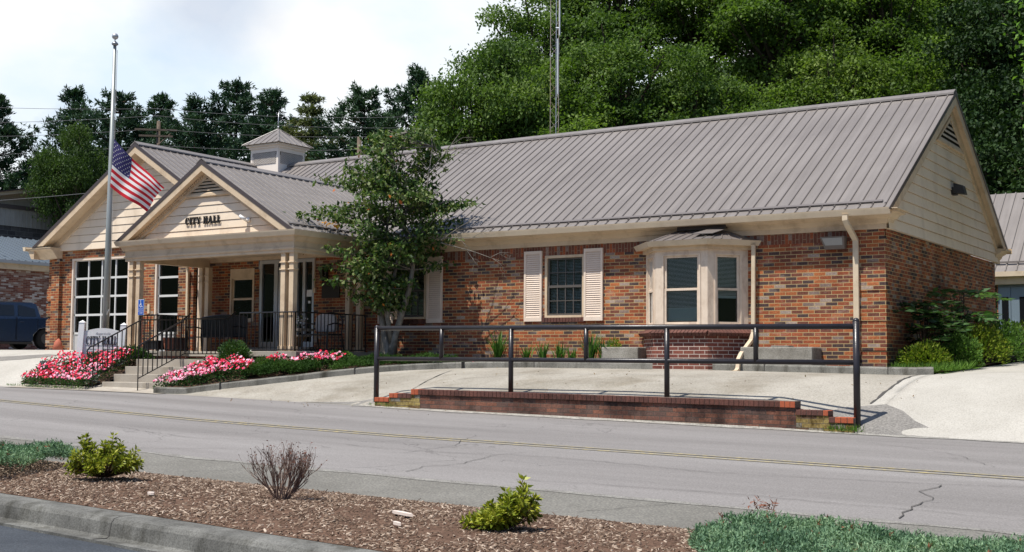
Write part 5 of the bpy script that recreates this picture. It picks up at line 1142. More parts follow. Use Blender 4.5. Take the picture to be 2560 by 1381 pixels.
for y in(6.42,3.0):
    for x0,x1 in((TX-.30,TX-.05),(TX-W2+.05,TX-W2+.30)):
        b=MB(); b.tube([(x0,y,gz+.38),(x0+.03,y,gz+.38),(x1-.03,y,gz+.38),(x1,y,gz+.38)],[.34,.38,.38,.34],24); wl=b.build('wheel',TY_,tk)
        b=MB(); xo=x1 if x1>TX-1 else x0; b.tube([(xo-.02,y,gz+.38),(xo+.006,y,gz+.38)],[.22,.20],16); b.build('rim',mat('rim_metal',(.07,.07,.072),.4,.5,.6),wl)
b=MB(); b.box(TX-.01,TX+.12,4.05,4.25,1.38,1.55); b.build('wing_mirror',BLK,tk,bevel=.02)
# ---------------------------------------------------------------- neighbouring buildings, left
BRN2=brick('neighbour_brick',[(0,(.20,.085,.06)),(.25,(.30,.20,.16)),(.45,(.16,.06,.045)),(.62,(.42,.36,.32)),(.75,(.24,.10,.07)),(.88,(.50,.45,.42))],(.30,.24,.20),dirt=None)
nb=thing('brick_building','long mottled brick building with a blue-grey ribbed metal roof behind the truck','building',(-38,8,0))
b=MB(); b.box(-44,-36,-8,16,-.2,3.45); b.build('wall',BRN2,nb)
b=MB(); b.box(-36,-35.85,-8.3,16.2,3.40,3.72); b.build('fascia',TAN,nb)
b=MB(); b.box(-35.85,-35.72,-8.3,16.2,3.62,3.74); b.build('gutter',mat('grey_gutter',(.42,.42,.42),.5,.4),nb)
BLR=mat('blue_grey_roof',(.115,.14,.165),.4,.5)
b=MB(); slope_quad(b,[(-35.75,-8.3,3.74),(-35.75,16.3,3.74),(-39.6,16.3,5.02),(-39.6,-8.3,5.02)],.05); slope_quad(b,[(-43.6,-8.3,3.74),(-43.6,16.3,3.74),(-39.6,16.3,5.02),(-39.6,-8.3,5.02)],.05); 
y=-8.1
while y<16.3: rib(b,(-35.76,y,3.745),(-39.6,y,5.02),(.33,0,1),.05,.04); y+=.30
b.build('roof',BLR,nb)
nc=thing('block_building','grey concrete block building with pale siding and a low gabled clerestory at the far left','building',(-46,14,0))
BLK2=brick('grey_block',[(0,(.075,.072,.075)),(.4,(.095,.09,.09)),(.7,(.065,.062,.065))],(.16,.155,.15),bw=.40,rh=.19,ms=.014)
b=MB(); b.box(-50,-41.2,0,26,0,5.70); b.build('wall',BLK2,nc)
SDG=noisy('ribbed_siding',(.36,.34,.31),(.31,.29,.265),1.,.6,.3,stain=((.8,.78,.74),14.,(1,1,.05)))
b=MB(); b.box(-50.1,-41.15,-.1,26.1,5.70,6.45)
y=0
while y<26: b.box(-41.15,-41.13,y,y+.05,5.70,6.45); y+=.22
b.build('siding_band',SDG,nc); b=MB(); b.box(-50.2,-41.05,-.2,26.2,6.45,6.62); b.build('roof_edge',TRIM,nc)
b=MB(); U=[(8.9,6.60),(14.2,7.78),(19.5,7.3),(19.5,6.60)]; b.prism(U,-48,-42.2,'x'); b.build('clerestory',noisy('beige_siding',(.50,.44,.36),(.46,.40,.33),1,.6,.3,stain=((.85,.83,.8),16.,(1,1,.05))),nc)
b=MB(); b.prism([(8.3,6.62),(14.2,7.93),(14.2,7.75),(8.3,6.50)],-48.2,-41.8,'x'); b.build('clerestory_fascia',mat('cream_fascia',(.55,.49,.38),.6),nc)
b=MB(); b.prism([(8.2,6.66),(14.2,7.99),(19.9,7.45),(19.9,7.38),(14.2,7.93),(8.2,6.60)],-48.3,-41.7,'x'); b.build('clerestory_roof',TRIM,nc)
# rear building, right
rb_=thing('rear_building','brown metal roofed building with blue-grey double doors behind the right gable','building',(2,17,0))
b=MB(); b.box(-1.5,12,16,24,0,2.36); b.build('wall',BR,rb_)
b=MB(); b.box(-1.6,12,15.75,16.02,2.28,2.55); b.build('frieze',TAN,rb_)
b=MB(); b.box(-1.7,12,15.60,15.76,2.50,2.64); b.build('gutter',TAN2,rb_)
b=MB(); slope_quad(b,[(-2.3,15.7,2.64),(12,15.7,2.64),(12,19,5.32),(-2.3,19,5.32)],.05); slope_quad(b,[(-2.3,22.3,2.64),(12,22.3,2.64),(12,19,5.32),(-2.3,19,5.32)],.05)
x=-2.1
while x<12: rib(b,(x,15.7,2.645),(x,19,5.325),(0,-.8,1),.05,.03); x+=.3
b.build('roof',ROOF,rb_); b=MB(); b.beam((-2.2,15.95,2.93),(12,15.95,2.93),.05,.05); b.build('snow_bar',RIBM,rb_)
DB=mat('blue_grey_door',(.17,.22,.26),.5,.4)
b=MB(); b.box(-1.45,.75,15.93,15.99,.12,2.28); b.build('door_frame',DB,rb_)
for x0,x1,wx0,wx1 in((-1.40,-1.10,-1.34,-1.16),(-1.09,-.10,-.86,-.30)):
    b=MB(); b.box(x0,x1,15.88,15.93,.12,2.20); d_=b.build('door',DB,rb_,bevel=.005)
    b=MB(); b.box(wx0,wx1,15.868,15.878,1.10,1.92); b.build('pane',GK,d_); b=MB(); b.box(wx0-.02,wx1+.02,15.86,15.879,1.06,1.10); b.build('pane_sill',mat('sill_pale',(.45,.42,.36),.6),d_)
b=MB(); b.box(-1.06,-.97,15.83,15.88,1.05,1.22); b.box(-1.055,-.975,15.80,15.86,.88,.95); b.build('door_lock',ALU,rb_)
# ---------------------------------------------------------------- radio mast
ms=thing('radio_mast','tall thin lattice radio mast with whip antennas rising behind the long roof','mast',(-15.2,14,.3))
RST=noisy('rusty_steel',(.34,.20,.12),(.55,.52,.48),2.5,.7,.4,metal=.3); GST=mat('galvanised',(.50,.52,.54),.45,.5,.5)
cx,cy=-15.22,13.9; L3=[(cx-.16,cy-.05),(cx+.12,cy-.14),(cx+.04,cy+.16)]
for i,(x,y) in enumerate(L3):
    b=MB(); b.tube([(x,y,.3),(x,y,24)],.013,6); b.build('mast_leg',RST if i!=1 else GST,ms)
b=MB(); z=.5; k=0
while z<22:
    for i in range(3):
        p=L3[i]; q=L3[(i+1)%3]; 
        if k%2: p,q=q,p
        b.tube([(p[0],p[1],z),(q[0],q[1],z+.32)],.004,3)
    z+=.32; k+=1
b.build('lacing',RST,ms)
b=MB(); b.tube([(cx+.22,cy-.2,9.0),(cx+.22,cy-.2,10.9)],.028,6); b.tube([(cx+.12,cy-.14,8.95),(cx+.22,cy-.2,9.0)],.015,5); b.tube([(cx+.30,cy-.22,11.0),(cx+.30,cy-.22,15.2)],.025,6); b.tube([(cx+.12,cy-.14,11.3),(cx+.30,cy-.22,11.25)],.03,6); b.build('whip_antenna',mat('antenna_white',(.62,.64,.66),.5),ms)
# ---------------------------------------------------------------- utility poles and wires
PW=noisy('pole_wood',(.17,.13,.10),(.11,.085,.065),8,.9,.1)
up_=thing('utility_pole','wooden utility pole with a crossarm and transformer behind the flag','utility pole',(-40.6,18.6,0))
b=MB(); b.tube([(-40.6,18.6,0),(-40.6,18.6,11.5)],[.15,.09],10); b.build('pole',PW,up_,smooth=True)
a1=Vector((.75,.66,0)).normalized()
for z,l in((11.05,1.0),(10.75,.8)):
    b=MB(); c=Vector((-40.6,18.45,z)); b.beam(c-a1*l,c+a1*l,.08,.09); b.build('crossarm',PW,up_)
b=MB(); c=Vector((-40.6,18.45,10.2)); b.tube([tuple(c),tuple(c+a1*.7+Vector((0,0,.7)))],.03,5); b.build('brace',PW,up_)
b=MB(); b.tube([(-41.15,18.3,9.35),(-41.15,18.3,9.95)],.2,12); b.tube([(-41.15,18.3,9.95),(-41.15,18.3,10.02)],[.2,.12],12); b.build('transformer',mat('transformer_grey',(.42,.45,.47),.5),up_,smooth=False)
up2=thing('utility_pole','slim bare wooden pole just above the roof ridge between the cupola and the dogwood','utility pole',(-26,16.4,0))
b=MB(); b.tube([(-26,16.4,0),(-26,16.4,9.0)],[.13,.09],8); b.build('pole',PW,up2,smooth=True)
WR=mat('wire',(.10,.10,.105),.6)
def wire(P,r,lab):
    b=MB(); path=[]
    for (p,q,sag) in zip(P[:-1],P[1:],[.35]*9):
        p=Vector(p);q=Vector(q)
        for i in range(13):
            t=i/12; v=p.lerp(q,t); v.z-=4*sag*t*(1-t); path.append(tuple(v))
    b.tube(path,r,4); tag(b.build('power_line',WR),lab,'power line','power lines strung in front of the pines')
E0=(-60.2,7.8); E1=(-40.6,18.5); E2=(-27.,27.3)
for z0,z1,z2,lab in((12.95,12.1,12.0,'topmost power line crossing the pines'),(11.5,11.75,11.4,'second power line down, just below the topmost'),(10.75,11.1,11.1,'middle power line running to the crossarm of the utility pole'),(9.7,10.3,10.6,'lowest thin power line running past the transformer'),):
    wire([(E0[0],E0[1],z0+.4),(E1[0],E1[1],z1),(E2[0],E2[1],z2)],.010,lab)
wire([(-52,3.0,6.1),(-24.2,9.5,6.45)],.011,'slanting power line passing above the block building towards the flagpole')
# ---------------------------------------------------------------- vegetation
def decid_mesh(seed,n=11000,rx=3.2,rz=3.6,leaf=.24,lobes=46,trunk_h=4.):
    g=np.random.default_rng(seed)
    # lobe centres inside an irregular crown (base z=0 is ground)
    L_=[];
    while len(L_)<lobes:
        p=g.uniform(-1,1,3); r=np.linalg.norm(p)
        if r<1 and r>.35: L_.append(p)
    L_=np.array(L_); cz=trunk_h+rz*.75
    rad=g.uniform(.45,1.15,lobes)*rx*.25
    Cn=L_*[rx,rx,rz]*.82+[0,0,cz]; Cn[:,0]+=g.normal(0,.3,lobes); 
    wts=rad**2/np.sum(rad**2); idx=g.choice(lobes,n,p=wts)
    d=g.normal(size=(n,3)); d/=np.linalg.norm(d,axis=1)[:,None]; d[:,2]=np.where(d[:,2]<-.3,-d[:,2]*.5,d[:,2])
    rr=rad[idx]*g.uniform(.55,1.08,n)**.6
    sub=g.normal(0,.16,(n,3))
    P=Cn[idx]+d*rr[:,None]*[1,1,.75]+sub
    return P,Cn,rad,cz
def make_tree(name,seed,n,rx,rz,leaf,lobes,th,lm,bm=BARK,thr=.30):
    global rng
    P,Cn,rad,cz=decid_mesh(seed,n,rx,rz,leaf,lobes,th)
    root=bpy.data.objects.new(name,None); lk(root)
    sv=rng; rng=np.random.default_rng(seed+100)
    V,F=leaves(P,leaf,.55,droop=.35,upb=.8,fold=.12); crown=npmesh('crown',V,F,lm,None,root)
    b=MB(); top=Vector((0,0,cz+rz*.2)); b.tube([(0,0,-1),(0.1,0,th*.5),(-.05,.05,th),tuple(top)],[thr*1.2,thr,thr*.8,thr*.25],8)
    for i in range(0,len(Cn),2):
        c=Vector(Cn[i]); s=Vector((0,0,min(c.z-.6,th*.6+ (c.z-th*.6)*.45))); m=(s+c)/2+Vector((0,0,-.15)); b.tube([s,m,c],[thr*.42,thr*.25,thr*.08],5)
    b.build('trunk',bm,root); rng=sv
    return root
def dup(root,loc,rz=0,s=1.,sz=None,label=None,group=None,lmat=None):
    r=root.copy(); lk(r); r.location=loc; r.rotation_euler=(0,0,rz); r.scale=(s,s,sz or s)
    for ch_ in list(root.children):
        c=ch_.copy(); lk(c); c.parent=r
        if lmat is not None and c.name.startswith('crown'):
            if lmat not in LM: LM[lmat]={}
            if ch_.data.name not in LM[lmat]:
                me=ch_.data.copy(); me.materials.clear(); me.materials.append(lmat); LM[lmat][ch_.data.name]=me
            c.data=LM[lmat][ch_.data.name]
    if label: r['label']=label
    r['category']='tree'
    if group: r['group']=group
    return r
LM={}
FOL2=leafmat('leaf_olive',[(.030,.055,.014),(.050,.090,.022),(.085,.13,.035)],nscale=.5)
protoA=[make_tree('broadleaf_tree',11,27000,3.4,3.9,.175,110,3.2,FOL),make_tree('broadleaf_tree',23,27000,3.7,3.4,.175,100,3.0,FOL),make_tree('broadleaf_tree',37,25000,3.1,4.4,.17,104,3.4,FOL)]
used=[False]*3
def broad(k,loc,rz,s,label,group,lmat=None,sz=None):
    if not used[k] and lmat is None:
        used[k]=True; r=protoA[k]; r.location=loc; r.rotation_euler=(0,0,rz); r.scale=(s,s,sz or s); r['label']=label; r['category']='tree'; r['group']=group; return r
    return dup(protoA[k],loc,rz,s,sz,label,group,lmat)
GW='leafy trees on the wooded hill behind the long roof'
# (u-ish columns) front row, at the foot of the hill just above the ridge
front=[(-24.5,27.4,5.2,1.12,'leafy tree just right of the tall left broadleaf, behind the radio mast'),
(-21.6,28.8,4.8,1.10,'leafy tree above the ridge just right of the radio mast'),
(-18.6,29.6,3.6,1.08,'leafy tree low above the ridge, second crown right of the radio mast'),
(-15.9,30.6,3.2,1.05,'leafy tree low above the middle of the long roof ridge'),
(-13.2,32.0,3.8,1.08,'leafy tree above the ridge right of the roof middle'),
(-10.6,33.2,4.4,1.05,'leafy tree above the ridge towards its right third'),
(-8.2,34.4,5.2,1.05,'leafy tree above the ridge just left of the gable peak')]
for i,(x,y,z,s,lab) in enumerate(front): broad(i%3,(x,y,z-4.2),i*1.7,s,lab,GW,FOLY if i in(3,6) else None)
mid=[(-26.8,32.5,8.4,1.25),(-24,34.5,9.4,1.2),(-20.6,36.2,8.6,1.2),(-17.4,38,8.2,1.15),(-14.2,39.8,8.6,1.2),(-11,41.6,9.0,1.2),(-7.8,43.5,9.2,1.2)]
labs=['upper left tree of the hill wood whose edge meets the sky','tall hill tree in the second row behind the radio mast','second row hill tree left of the roof middle','second row hill tree straight above the middle of the long roof','second row hill tree right of the roof middle with limbs showing','second row hill tree above the right third of the ridge','second row hill tree above the gable peak']
for i,((x,y,z,s),lab) in enumerate(zip(mid,labs)): broad((i+1)%3,(x,y,z-4.0),i*2.3+.5,s,lab,GW,{1:FOLM,4:FOLY,2:FOLM}.get(i))
bk=[(-29.6,36.5,12.6,1.3),(-27.6,41,16.6,1.35),(-23.4,44,17.6,1.35),(-19.2,46.5,17.6,1.35),(-15,49,17.4,1.35),(-10.8,51.5,17,1.35),(-6.5,54,17,1.35)]
labs=['back row hill tree at the left edge of the wood against the sky','back row hill tree at the top of the photo behind the mast','back row hill tree at the top of the photo, second right of the mast','back row hill tree at the top of the photo, third right of the mast','back row hill tree at the top of the photo above the roof middle','back row hill tree at the top of the photo, right of the middle','back row hill tree at the top of the photo above the gable peak']
for i,((x,y,z,s),lab) in enumerate(zip(bk,labs)): broad((i+2)%3,(x,y,z-4.5),i*1.1+.2,s,lab,GW,{0:FOLM,3:FOLM,5:FOLY}.get(i))
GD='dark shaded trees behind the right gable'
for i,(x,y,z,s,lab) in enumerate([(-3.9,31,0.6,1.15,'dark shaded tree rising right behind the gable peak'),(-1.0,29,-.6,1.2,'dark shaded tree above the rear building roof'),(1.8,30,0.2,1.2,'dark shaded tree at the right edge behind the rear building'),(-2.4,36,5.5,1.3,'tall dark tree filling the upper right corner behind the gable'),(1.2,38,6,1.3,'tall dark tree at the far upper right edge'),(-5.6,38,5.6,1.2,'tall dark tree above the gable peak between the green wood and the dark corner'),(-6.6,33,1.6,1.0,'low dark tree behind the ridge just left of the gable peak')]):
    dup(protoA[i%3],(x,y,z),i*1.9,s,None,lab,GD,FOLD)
broad(1,(-18.2,42,11.5),2.2,1.3,'upper hill tree filling the gap right of the middle of the roof',GW)
broad(0,(-13.0,45.5,11.0),.7,1.25,'upper hill tree two crowns left of the gable peak',GW)
# big broadleaf left of the wood + smaller ones
GL='broadleaf trees between the pines and the wooded hill'
dup(protoA[1],(-27.9,27.9,3.7),.4,1.05,1.33,'large broadleaf tree standing left of the radio mast and taller than the pines',GL,FOLM)
dup(protoA[0],(-26.9,29.0,3.9),2.4,1.0,1.25,'broadleaf tree between the large broadleaf and the radio mast',GL,FOLM)
dup(protoA[2],(-31.2,30.5,2.2),1.2,.85,1.0,'smaller broadleaf tree behind the top of the dogwood',GL,FOLM)
dup(protoA[0],(-26.5,22.8,-1.2),.9,.95,.8,'low broadleaf tree peeking over the ridge right of the dogwood top',GL,FOLM)
dup(protoA[1],(-39.4,13.0,2.3),.3,.58,.90,'light green broadleaf tree behind the block building left of the flagpole',GL,FOL2)
dup(protoA[2],(-36.9,15.4,-.2),.8,.75,.80,'dark green low tree directly behind the flagpole',GL,FOLM)
# ---- pines
def pine_root(name,seed,h,r0,lm,style=0,n_tuft=1500,up_=.25):
    g=random.Random(seed); root=bpy.data.objects.new(name,None); lk(root)
    C=[];D=[]; b=MB(); b.tube([(0,0,-2),(0,0,h*.5),(0.05,0,h*.97)],[.24,.16,.03],7)
    z=h*(.22 if style==0 else .30); k=0
    while z<h*.985:
        f=(z-h*.2)/(h*.8); rad=r0*(1-f)**(.80 if style==0 else .62)*g.uniform(.45,1.35)+.10
        nb_=g.randint(3,5) if style==0 else 6
        a0=g.uniform(0,6.28)
        for j in range(nb_):
            a=a0+j*2*PI/nb_+g.uniform(-.3,.3); L_=rad*g.uniform(.65,1.15)
            if style==0 and g.random()<.10: continue
            m=6 if L_>.8 else 4; pts=[]
            for q in range(m+1):
                t=q/m; zz=z+ L_*((up_*t*t*1.6+.05*t) if style==0 else (-.18*t+.16*t*t)); pts.append(Vector((math.cos(a)*L_*t,math.sin(a)*L_*t,zz)))
            b.tube(pts,[.045*(1-.8*q/m)+.008 for q in range(m+1)],4)
            # side twigs with tufts
            nt_=int(10+L_*15)
            for q in range(nt_):
                t=g.uniform(.38,1.05) if style==0 else g.uniform(.15,1.05); p=pts[min(m,int(t*m))].lerp(pts[min(m,int(t*m)+1)],(t*m)%1) if t<1 else pts[-1]
                sp_=(.22 if style==0 else .30)*L_*(1.15-t)+.09; o=Vector((g.gauss(0,sp_),g.gauss(0,sp_),g.gauss(0.04,.07)+(.12 if style==0 else -.02)*g.random()))
                base=p+o; C.append(base); dr=Vector((math.cos(a),math.sin(a),.9 if style==0 else .1)); D.append(dr)
        z+=g.uniform(.36,.62)*h/13 if style==0 else h/21; k+=1
    C=np.array(C); D=np.array(D); D/=np.linalg.norm(D,axis=1)[:,None]; rr=np.random.default_rng(seed)
    # every tuft: a burst of narrow blades
    m=9; CC=np.repeat(C,m,0)+rr.normal(0,.05,(len(C)*m,3)); DD=np.repeat(D,m,0)+rr.normal(0,.75,(len(C)*m,3)); DD/=np.linalg.norm(DD,axis=1)[:,None]
    V,F=leaves(CC,.26 if style==0 else .24,.26,upb=.3,fold=.03,dirs=DD)
    npmesh('crown',V,F,lm,None,root); b.build('trunk',BARK,root); return root
pines=[pine_root('pine_tree',3,13,4.2,PINE,0,0,.30),pine_root('pine_tree',8,13,3.8,PINE,0,0,.42),pine_root('pine_tree',15,13,4.5,PINE,0,0,.22)]
GP='tall dark pines behind the garage wing'
pl=[(0,(-56.1,20.2,1.),1.05,'pine at the far left edge of the photo'),(1,(-54.1,23.8,1.0),1.13,'tall pine above the light green tree left of the flagpole'),(2,(-50.2,24.0,1.),1.08,'pine directly behind the upper flagpole'),
(0,(-54.4,30.7,1.),1.18,'pine right behind the utility pole crossarm'),(1,(-46.6,26.4,1.),1.06,'pine right of the utility pole with a rounded top'),(2,(-47.6,30.4,1.),1.2,'tallest pine of the row, left of the cupola'),(0,(-43.0,28.7,1.),1.08,'pine directly left of the cupola'),
(2,(-34.7,27.0,0.2),1.06,'open pine with gaps right of the yellowish spruce'),(1,(-33.6,30.2,.8),1.14,'pine touching the large broadleaf tree on its left'),
(2,(-60.5,26,-2),1.0,'lower dark pine behind the block building at the left edge'),(1,(-51.5,19.5,-3.5),1.0,'lower dark pine left of the light green tree'),(0,(-45.,22.5,-4.3),1.05,'lower dark pine between the flag and the utility pole'),(2,(-41.5,23.8,-4.6),1.05,'lower dark pine behind the garage ridge'),(1,(-39.0,25.2,-5.0),1.0,'lower dark pine behind the garage roof next to the cupola')]
seen=set()
for i,(k,loc,s,lab) in enumerate(pl):
    if k not in seen: seen.add(k); r=pines[k]; r.location=loc; r.rotation_euler=(0,0,i*.9); r.scale=(s,s,s)
    else: r=dup(pines[k],loc,i*1.3,s)
    r['label']=lab; r['category']='tree'; r['group']=GP
sp_=pine_root('spruce_tree',41,13.4,4.2,SPRU,1); sp_.location=(-38.4,27,.9); sp_.scale=(1,1,1.0); tag(sp_,'yellowish conifer with layered drooping branches right behind the cupola','tree')
# far wooded ridge seen through the gap
b=MB(); 
for i in range(61):
    x=-150+i*2.5; y=110; z=18.0+1.2*math.sin(i*.5)+.8*math.sin(i*1.7)+ (i-30)*.05
    b.v+= [(x,y,-5),(x,y+25,z*.9),(x,y+30,z)]
for i in range(60):
    for j in range(2): b.f.append((i*3+j,(i+1)*3+j,(i+1)*3+j+1,i*3+j+1)); b.m.append(0)
struct(b.build('far_hill',noisy('far_wood',(.035,.06,.04),(.055,.085,.055),.6,.95,.1,bumps=1.,bscale=.5),None,smooth=True))
xs_=rng.uniform(-150,0,5000); tt=rng.uniform(.3,1.02,5000); zz=(18.0+(xs_+75)/2.5*.05)*tt; P=np.stack([xs_,135+5*(tt-.5)-(1-tt)*22,zz+rng.normal(0,.5,5000)],1)
V,F=leaves(P,1.6,.8,upb=.9); o=npmesh('far_hill_woods',V,F,FOLM); tag(o,'distant tree covered ridge seen low in the gap right of the spruce','woods',None,'stuff')
# near leafy branches entering at the right edge
b=MB(); nbt=thing('broadleaf_tree','near bright green tree whose branches enter at the upper right edge','tree',(4.6,3.5,-.1))
b.tube([(4.6,3.5,-.1),(4.5,3.5,4),(4.3,3.5,7.5)],[.22,.17,.06],8)
dup(protoA[0],(6.6,6.5,-.5),1.0,1.25,1.15,'large unseen broadleaf tree added outside the right edge to shade the gable','unseen trees added to shade the right gable',FOLM)  # two out-of-frame trees added to cut the ambient light on the right gable
dup(protoA[1],(9.8,.8,-1.2),2.0,1.15,1.1,'second unseen broadleaf tree added outside the right edge to shade the gable','unseen trees added to shade the right gable',FOLM); br=[(7.2,1.6),(6.6,1.9),(6.0,2.0),(5.4,2.15),(4.9,2.1),(6.9,2.3),(5.7,2.5)]
PP=[]
for z,x1 in br:
    q=Vector((x1+random.uniform(-.3,.2),3.5+random.uniform(-.8,.5),z+random.uniform(-.1,.2))); s=Vector((4.4,3.5,z-.3)); b.tube([s,(s+q)/2+Vector((0,0,.15)),q],[.05,.03,.01],5)
    for k in range(420):
        t=random.uniform(.1,1.02); c=s.lerp(q,t)+Vector((random.gauss(0,.20),random.gauss(0,.35),random.gauss(0,.22))); PP.append(c)
V,F=leaves(np.array(PP),.12,.55,droop=.5); npmesh('crown',V,F,leafmat('bright_leaf',[(.08,.17,.02),(.12,.24,.03),(.17,.29,.05)]),None,nbt); b.build('trunk',BARK,nbt)
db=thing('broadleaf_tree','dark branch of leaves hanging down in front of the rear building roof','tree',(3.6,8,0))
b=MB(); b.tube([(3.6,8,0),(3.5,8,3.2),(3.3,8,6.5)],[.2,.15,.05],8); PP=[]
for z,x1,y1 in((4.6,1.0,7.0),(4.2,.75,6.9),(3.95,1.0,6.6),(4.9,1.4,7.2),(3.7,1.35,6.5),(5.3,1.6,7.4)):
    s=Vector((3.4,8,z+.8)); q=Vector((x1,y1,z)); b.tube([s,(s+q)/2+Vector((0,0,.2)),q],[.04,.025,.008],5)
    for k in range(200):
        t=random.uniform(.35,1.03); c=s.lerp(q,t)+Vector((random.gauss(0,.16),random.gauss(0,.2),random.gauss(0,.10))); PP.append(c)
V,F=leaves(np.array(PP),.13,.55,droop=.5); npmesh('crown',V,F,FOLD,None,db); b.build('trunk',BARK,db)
# ---- dogwood in front of the wall
dw=thing('dogwood_tree','small layered dogwood with pale grey stems between the porch and the long wing','tree',(-10.3,-.95,-.15))
b=MB(); B0=Vector((-10.28,-.98,-.2))
def R2(p,dy=0): return Vector(p)
stems=[[(-10.28,-.98,-.2,.125),(-10.30,-.96,.10,.115),(-10.40,-.98,.5,.075),(-10.50,-1.0,1.0,.065),(-10.58,-1.0,1.5,.055),(-10.50,-.98,2.1,.045),(-10.40,-.95,2.9,.03),(-10.2,-.95,3.8,.018),(-9.9,-.95,4.85,.008)],
[(-10.22,-.98,.05,.11),(-10.14,-.98,.45,.075),(-9.98,-.95,.95,.065),(-9.78,-.95,1.5,.055),(-9.70,-.95,1.9,.045),(-9.62,-.95,2.5,.03),(-9.45,-.9,3.2,.018),(-9.25,-.9,4.5,.008)],
[(-10.2,-1.0,.35,.06),(-10.24,-1.1,.9,.05),(-10.15,-1.05,1.6,.04),(-10.0,-1.0,2.4,.028),(-9.9,-.9,3.3,.014)]]
SS=[]
for s in stems:
    b.tube([q[:3] for q in s],[q[3] for q in s],8); SS.append([Vector(q[:3]) for q in s])
ENV=[(1.15,.30,.35),(1.4,.95,.35),(1.75,1.25,.35),(2.0,1.30,.85),(2.35,1.15,1.3),(2.7,.95,1.45),(3.0,1.45,1.4),(3.3,1.6,1.5),(3.55,1.6,1.0),(3.9,1.5,.75),(4.2,1.0,1.05),(4.5,.75,1.15),(4.75,.5,.9),(4.95,.2,.5)]
PP=[];NN=[]; g=random.Random(77)
def env(z,side):
    for i in range(len(ENV)-1):
        if ENV[i][0]<=z<=ENV[i+1][0]:
            t=(z-ENV[i][0])/(ENV[i+1][0]-ENV[i][0]); return ENV[i][side]*(1-t)+ENV[i+1][side]*t
    return .2
RX=Vector((.836,.549,0)); RY_=Vector((-.549,.836,0)); C0=Vector((-10.2,-1.02,0))
TIER=[1.3,1.62,1.98,2.35,2.72,3.1,3.32,3.7,4.02,4.4,4.75]
FORCE=[(3.25,0.0,1.7),(3.35,.25,1.4),(2.85,.1,1.4),(2.45,-.2,1.3),(3.15,3.1,1.95),(3.2,2.9,1.5),(4.6,.2,.9),(4.75,.6,.7),(4.7,2.6,.6),(4.85,1.5,.5),(4.8,-.6,.8),(2.05,3.0,1.35),(1.7,3.2,1.3),(1.45,2.9,1.0),(4.4,.3,1.0),(4.5,-.2,.95),(2.3,3.3,1.3),(2.1,.1,1.1),(3.7,3.2,1.5)]
for k in range(150+len(FORCE)):
    z=TIER[k%11]+g.gauss(0,.05); a=g.uniform(0,2*PI)
    if k>=150: z,a,_=FORCE[k-150]
    ca,sa=math.cos(a),math.sin(a)
    rr_=env(z,2) if ca>0 else env(z,1); L_=g.uniform(.55,1.04)*math.hypot(rr_*ca,min(.95,(env(z,1)+env(z,2))*.42)*sa)
    if k>=150: L_=FORCE[k-150][2]
    S=SS[g.choice([0,0,1,1,2])]; s=min(S,key=lambda p:abs(p.z-(z-.25)))
    tip=C0+RX*(ca*L_)+RY_*(sa*L_)+Vector((0,0,z+g.uniform(-.05,.15)))
    d=tip-s
    if d.length<.15: continue
    m=s.lerp(tip,.5)+Vector((0,0,g.uniform(-.05,.1))); b.tube([s,m,tip],[.016,.010,.004],4)
    nl=int(28+54*L_)
    for q in range(nl):
        t=g.uniform(.42,1.06); c=s.lerp(tip,t)+Vector((g.gauss(0,.115),g.gauss(0,.115),g.gauss(0.0,.05))); PP.append(c)
b.build('trunk',BARKG,dw,smooth=True)
DL=leafmat('dogwood_leaf',[(.026,.060,.014),(.045,.095,.020),(.08,.14,.03),(.13,.18,.055),(.21,.24,.10)],rough=.5,trans=.22,spec=.25)
PP=np.array(PP); V,F=leaves(PP,.115,.55,droop=.75,upb=.9,fold=-.16); mi=np.where(rng.random(len(PP))<.003,1,0); npmesh('crown',V,F,[DL,leafmat('turning_leaf',[(.55,.22,.03),(.50,.12,.05)])],mi,dw)
# yellow-orange turned cluster
P2=np.array([(-11.6,-1.4,2.95)])+rng.normal(0,1,(26,3))*[.13,.1,.04]; V,F=leaves(P2,.10,.55,droop=.5); npmesh('turned_leaves',V,F,leafmat('orange_leaf',[(.60,.30,.03),(.62,.22,.02)]),None,dw)
P3=np.array([(-12.15,-1.5,2.55)])+rng.normal(0,1,(60,3))*[.3,.25,.12]; V,F=leaves(P3,.09,.55,droop=.5); npmesh('turned_leaves',V,F,leafmat('pink_leaf',[(.34,.12,.07),(.22,.15,.05),(.14,.16,.04)]),None,dw)
b=MB()
def twig(p,q,r,dep):
    p=Vector(p);q=Vector(q); m=(p+q)/2+Vector((g.gauss(0,.03),g.gauss(0,.03),g.gauss(0,.03))); b.tube([p,m,q],[r,r*.7,r*.3],4)
    if dep>0:
        for k in range(3):
            t=g.uniform(.3,.95); s=p.lerp(q,t); d=(q-p)*g.uniform(.25,.5); d=Matrix.Rotation(g.choice([-1,1])*g.uniform(.4,.9),3,(RY_))@d; twig(s,s+d,r*.5,dep-1)
for a_ in [((-9.3,-.95,2.55),(-8.1,-.6,2.55),.013,3),((-9.0,-.9,2.45),(-7.8,-.45,2.05),.012,3),((-9.0,-.9,2.5),(-8.3,-.5,3.0),.010,2),((-9.4,-.9,3.9),(-8.75,-.5,4.9),.012,2),((-9.2,-.9,4.0),(-8.6,-.5,4.5),.008,2)]:
    b=MB(); twig(*a_); b.build('bare_twig',BARKG,dw)
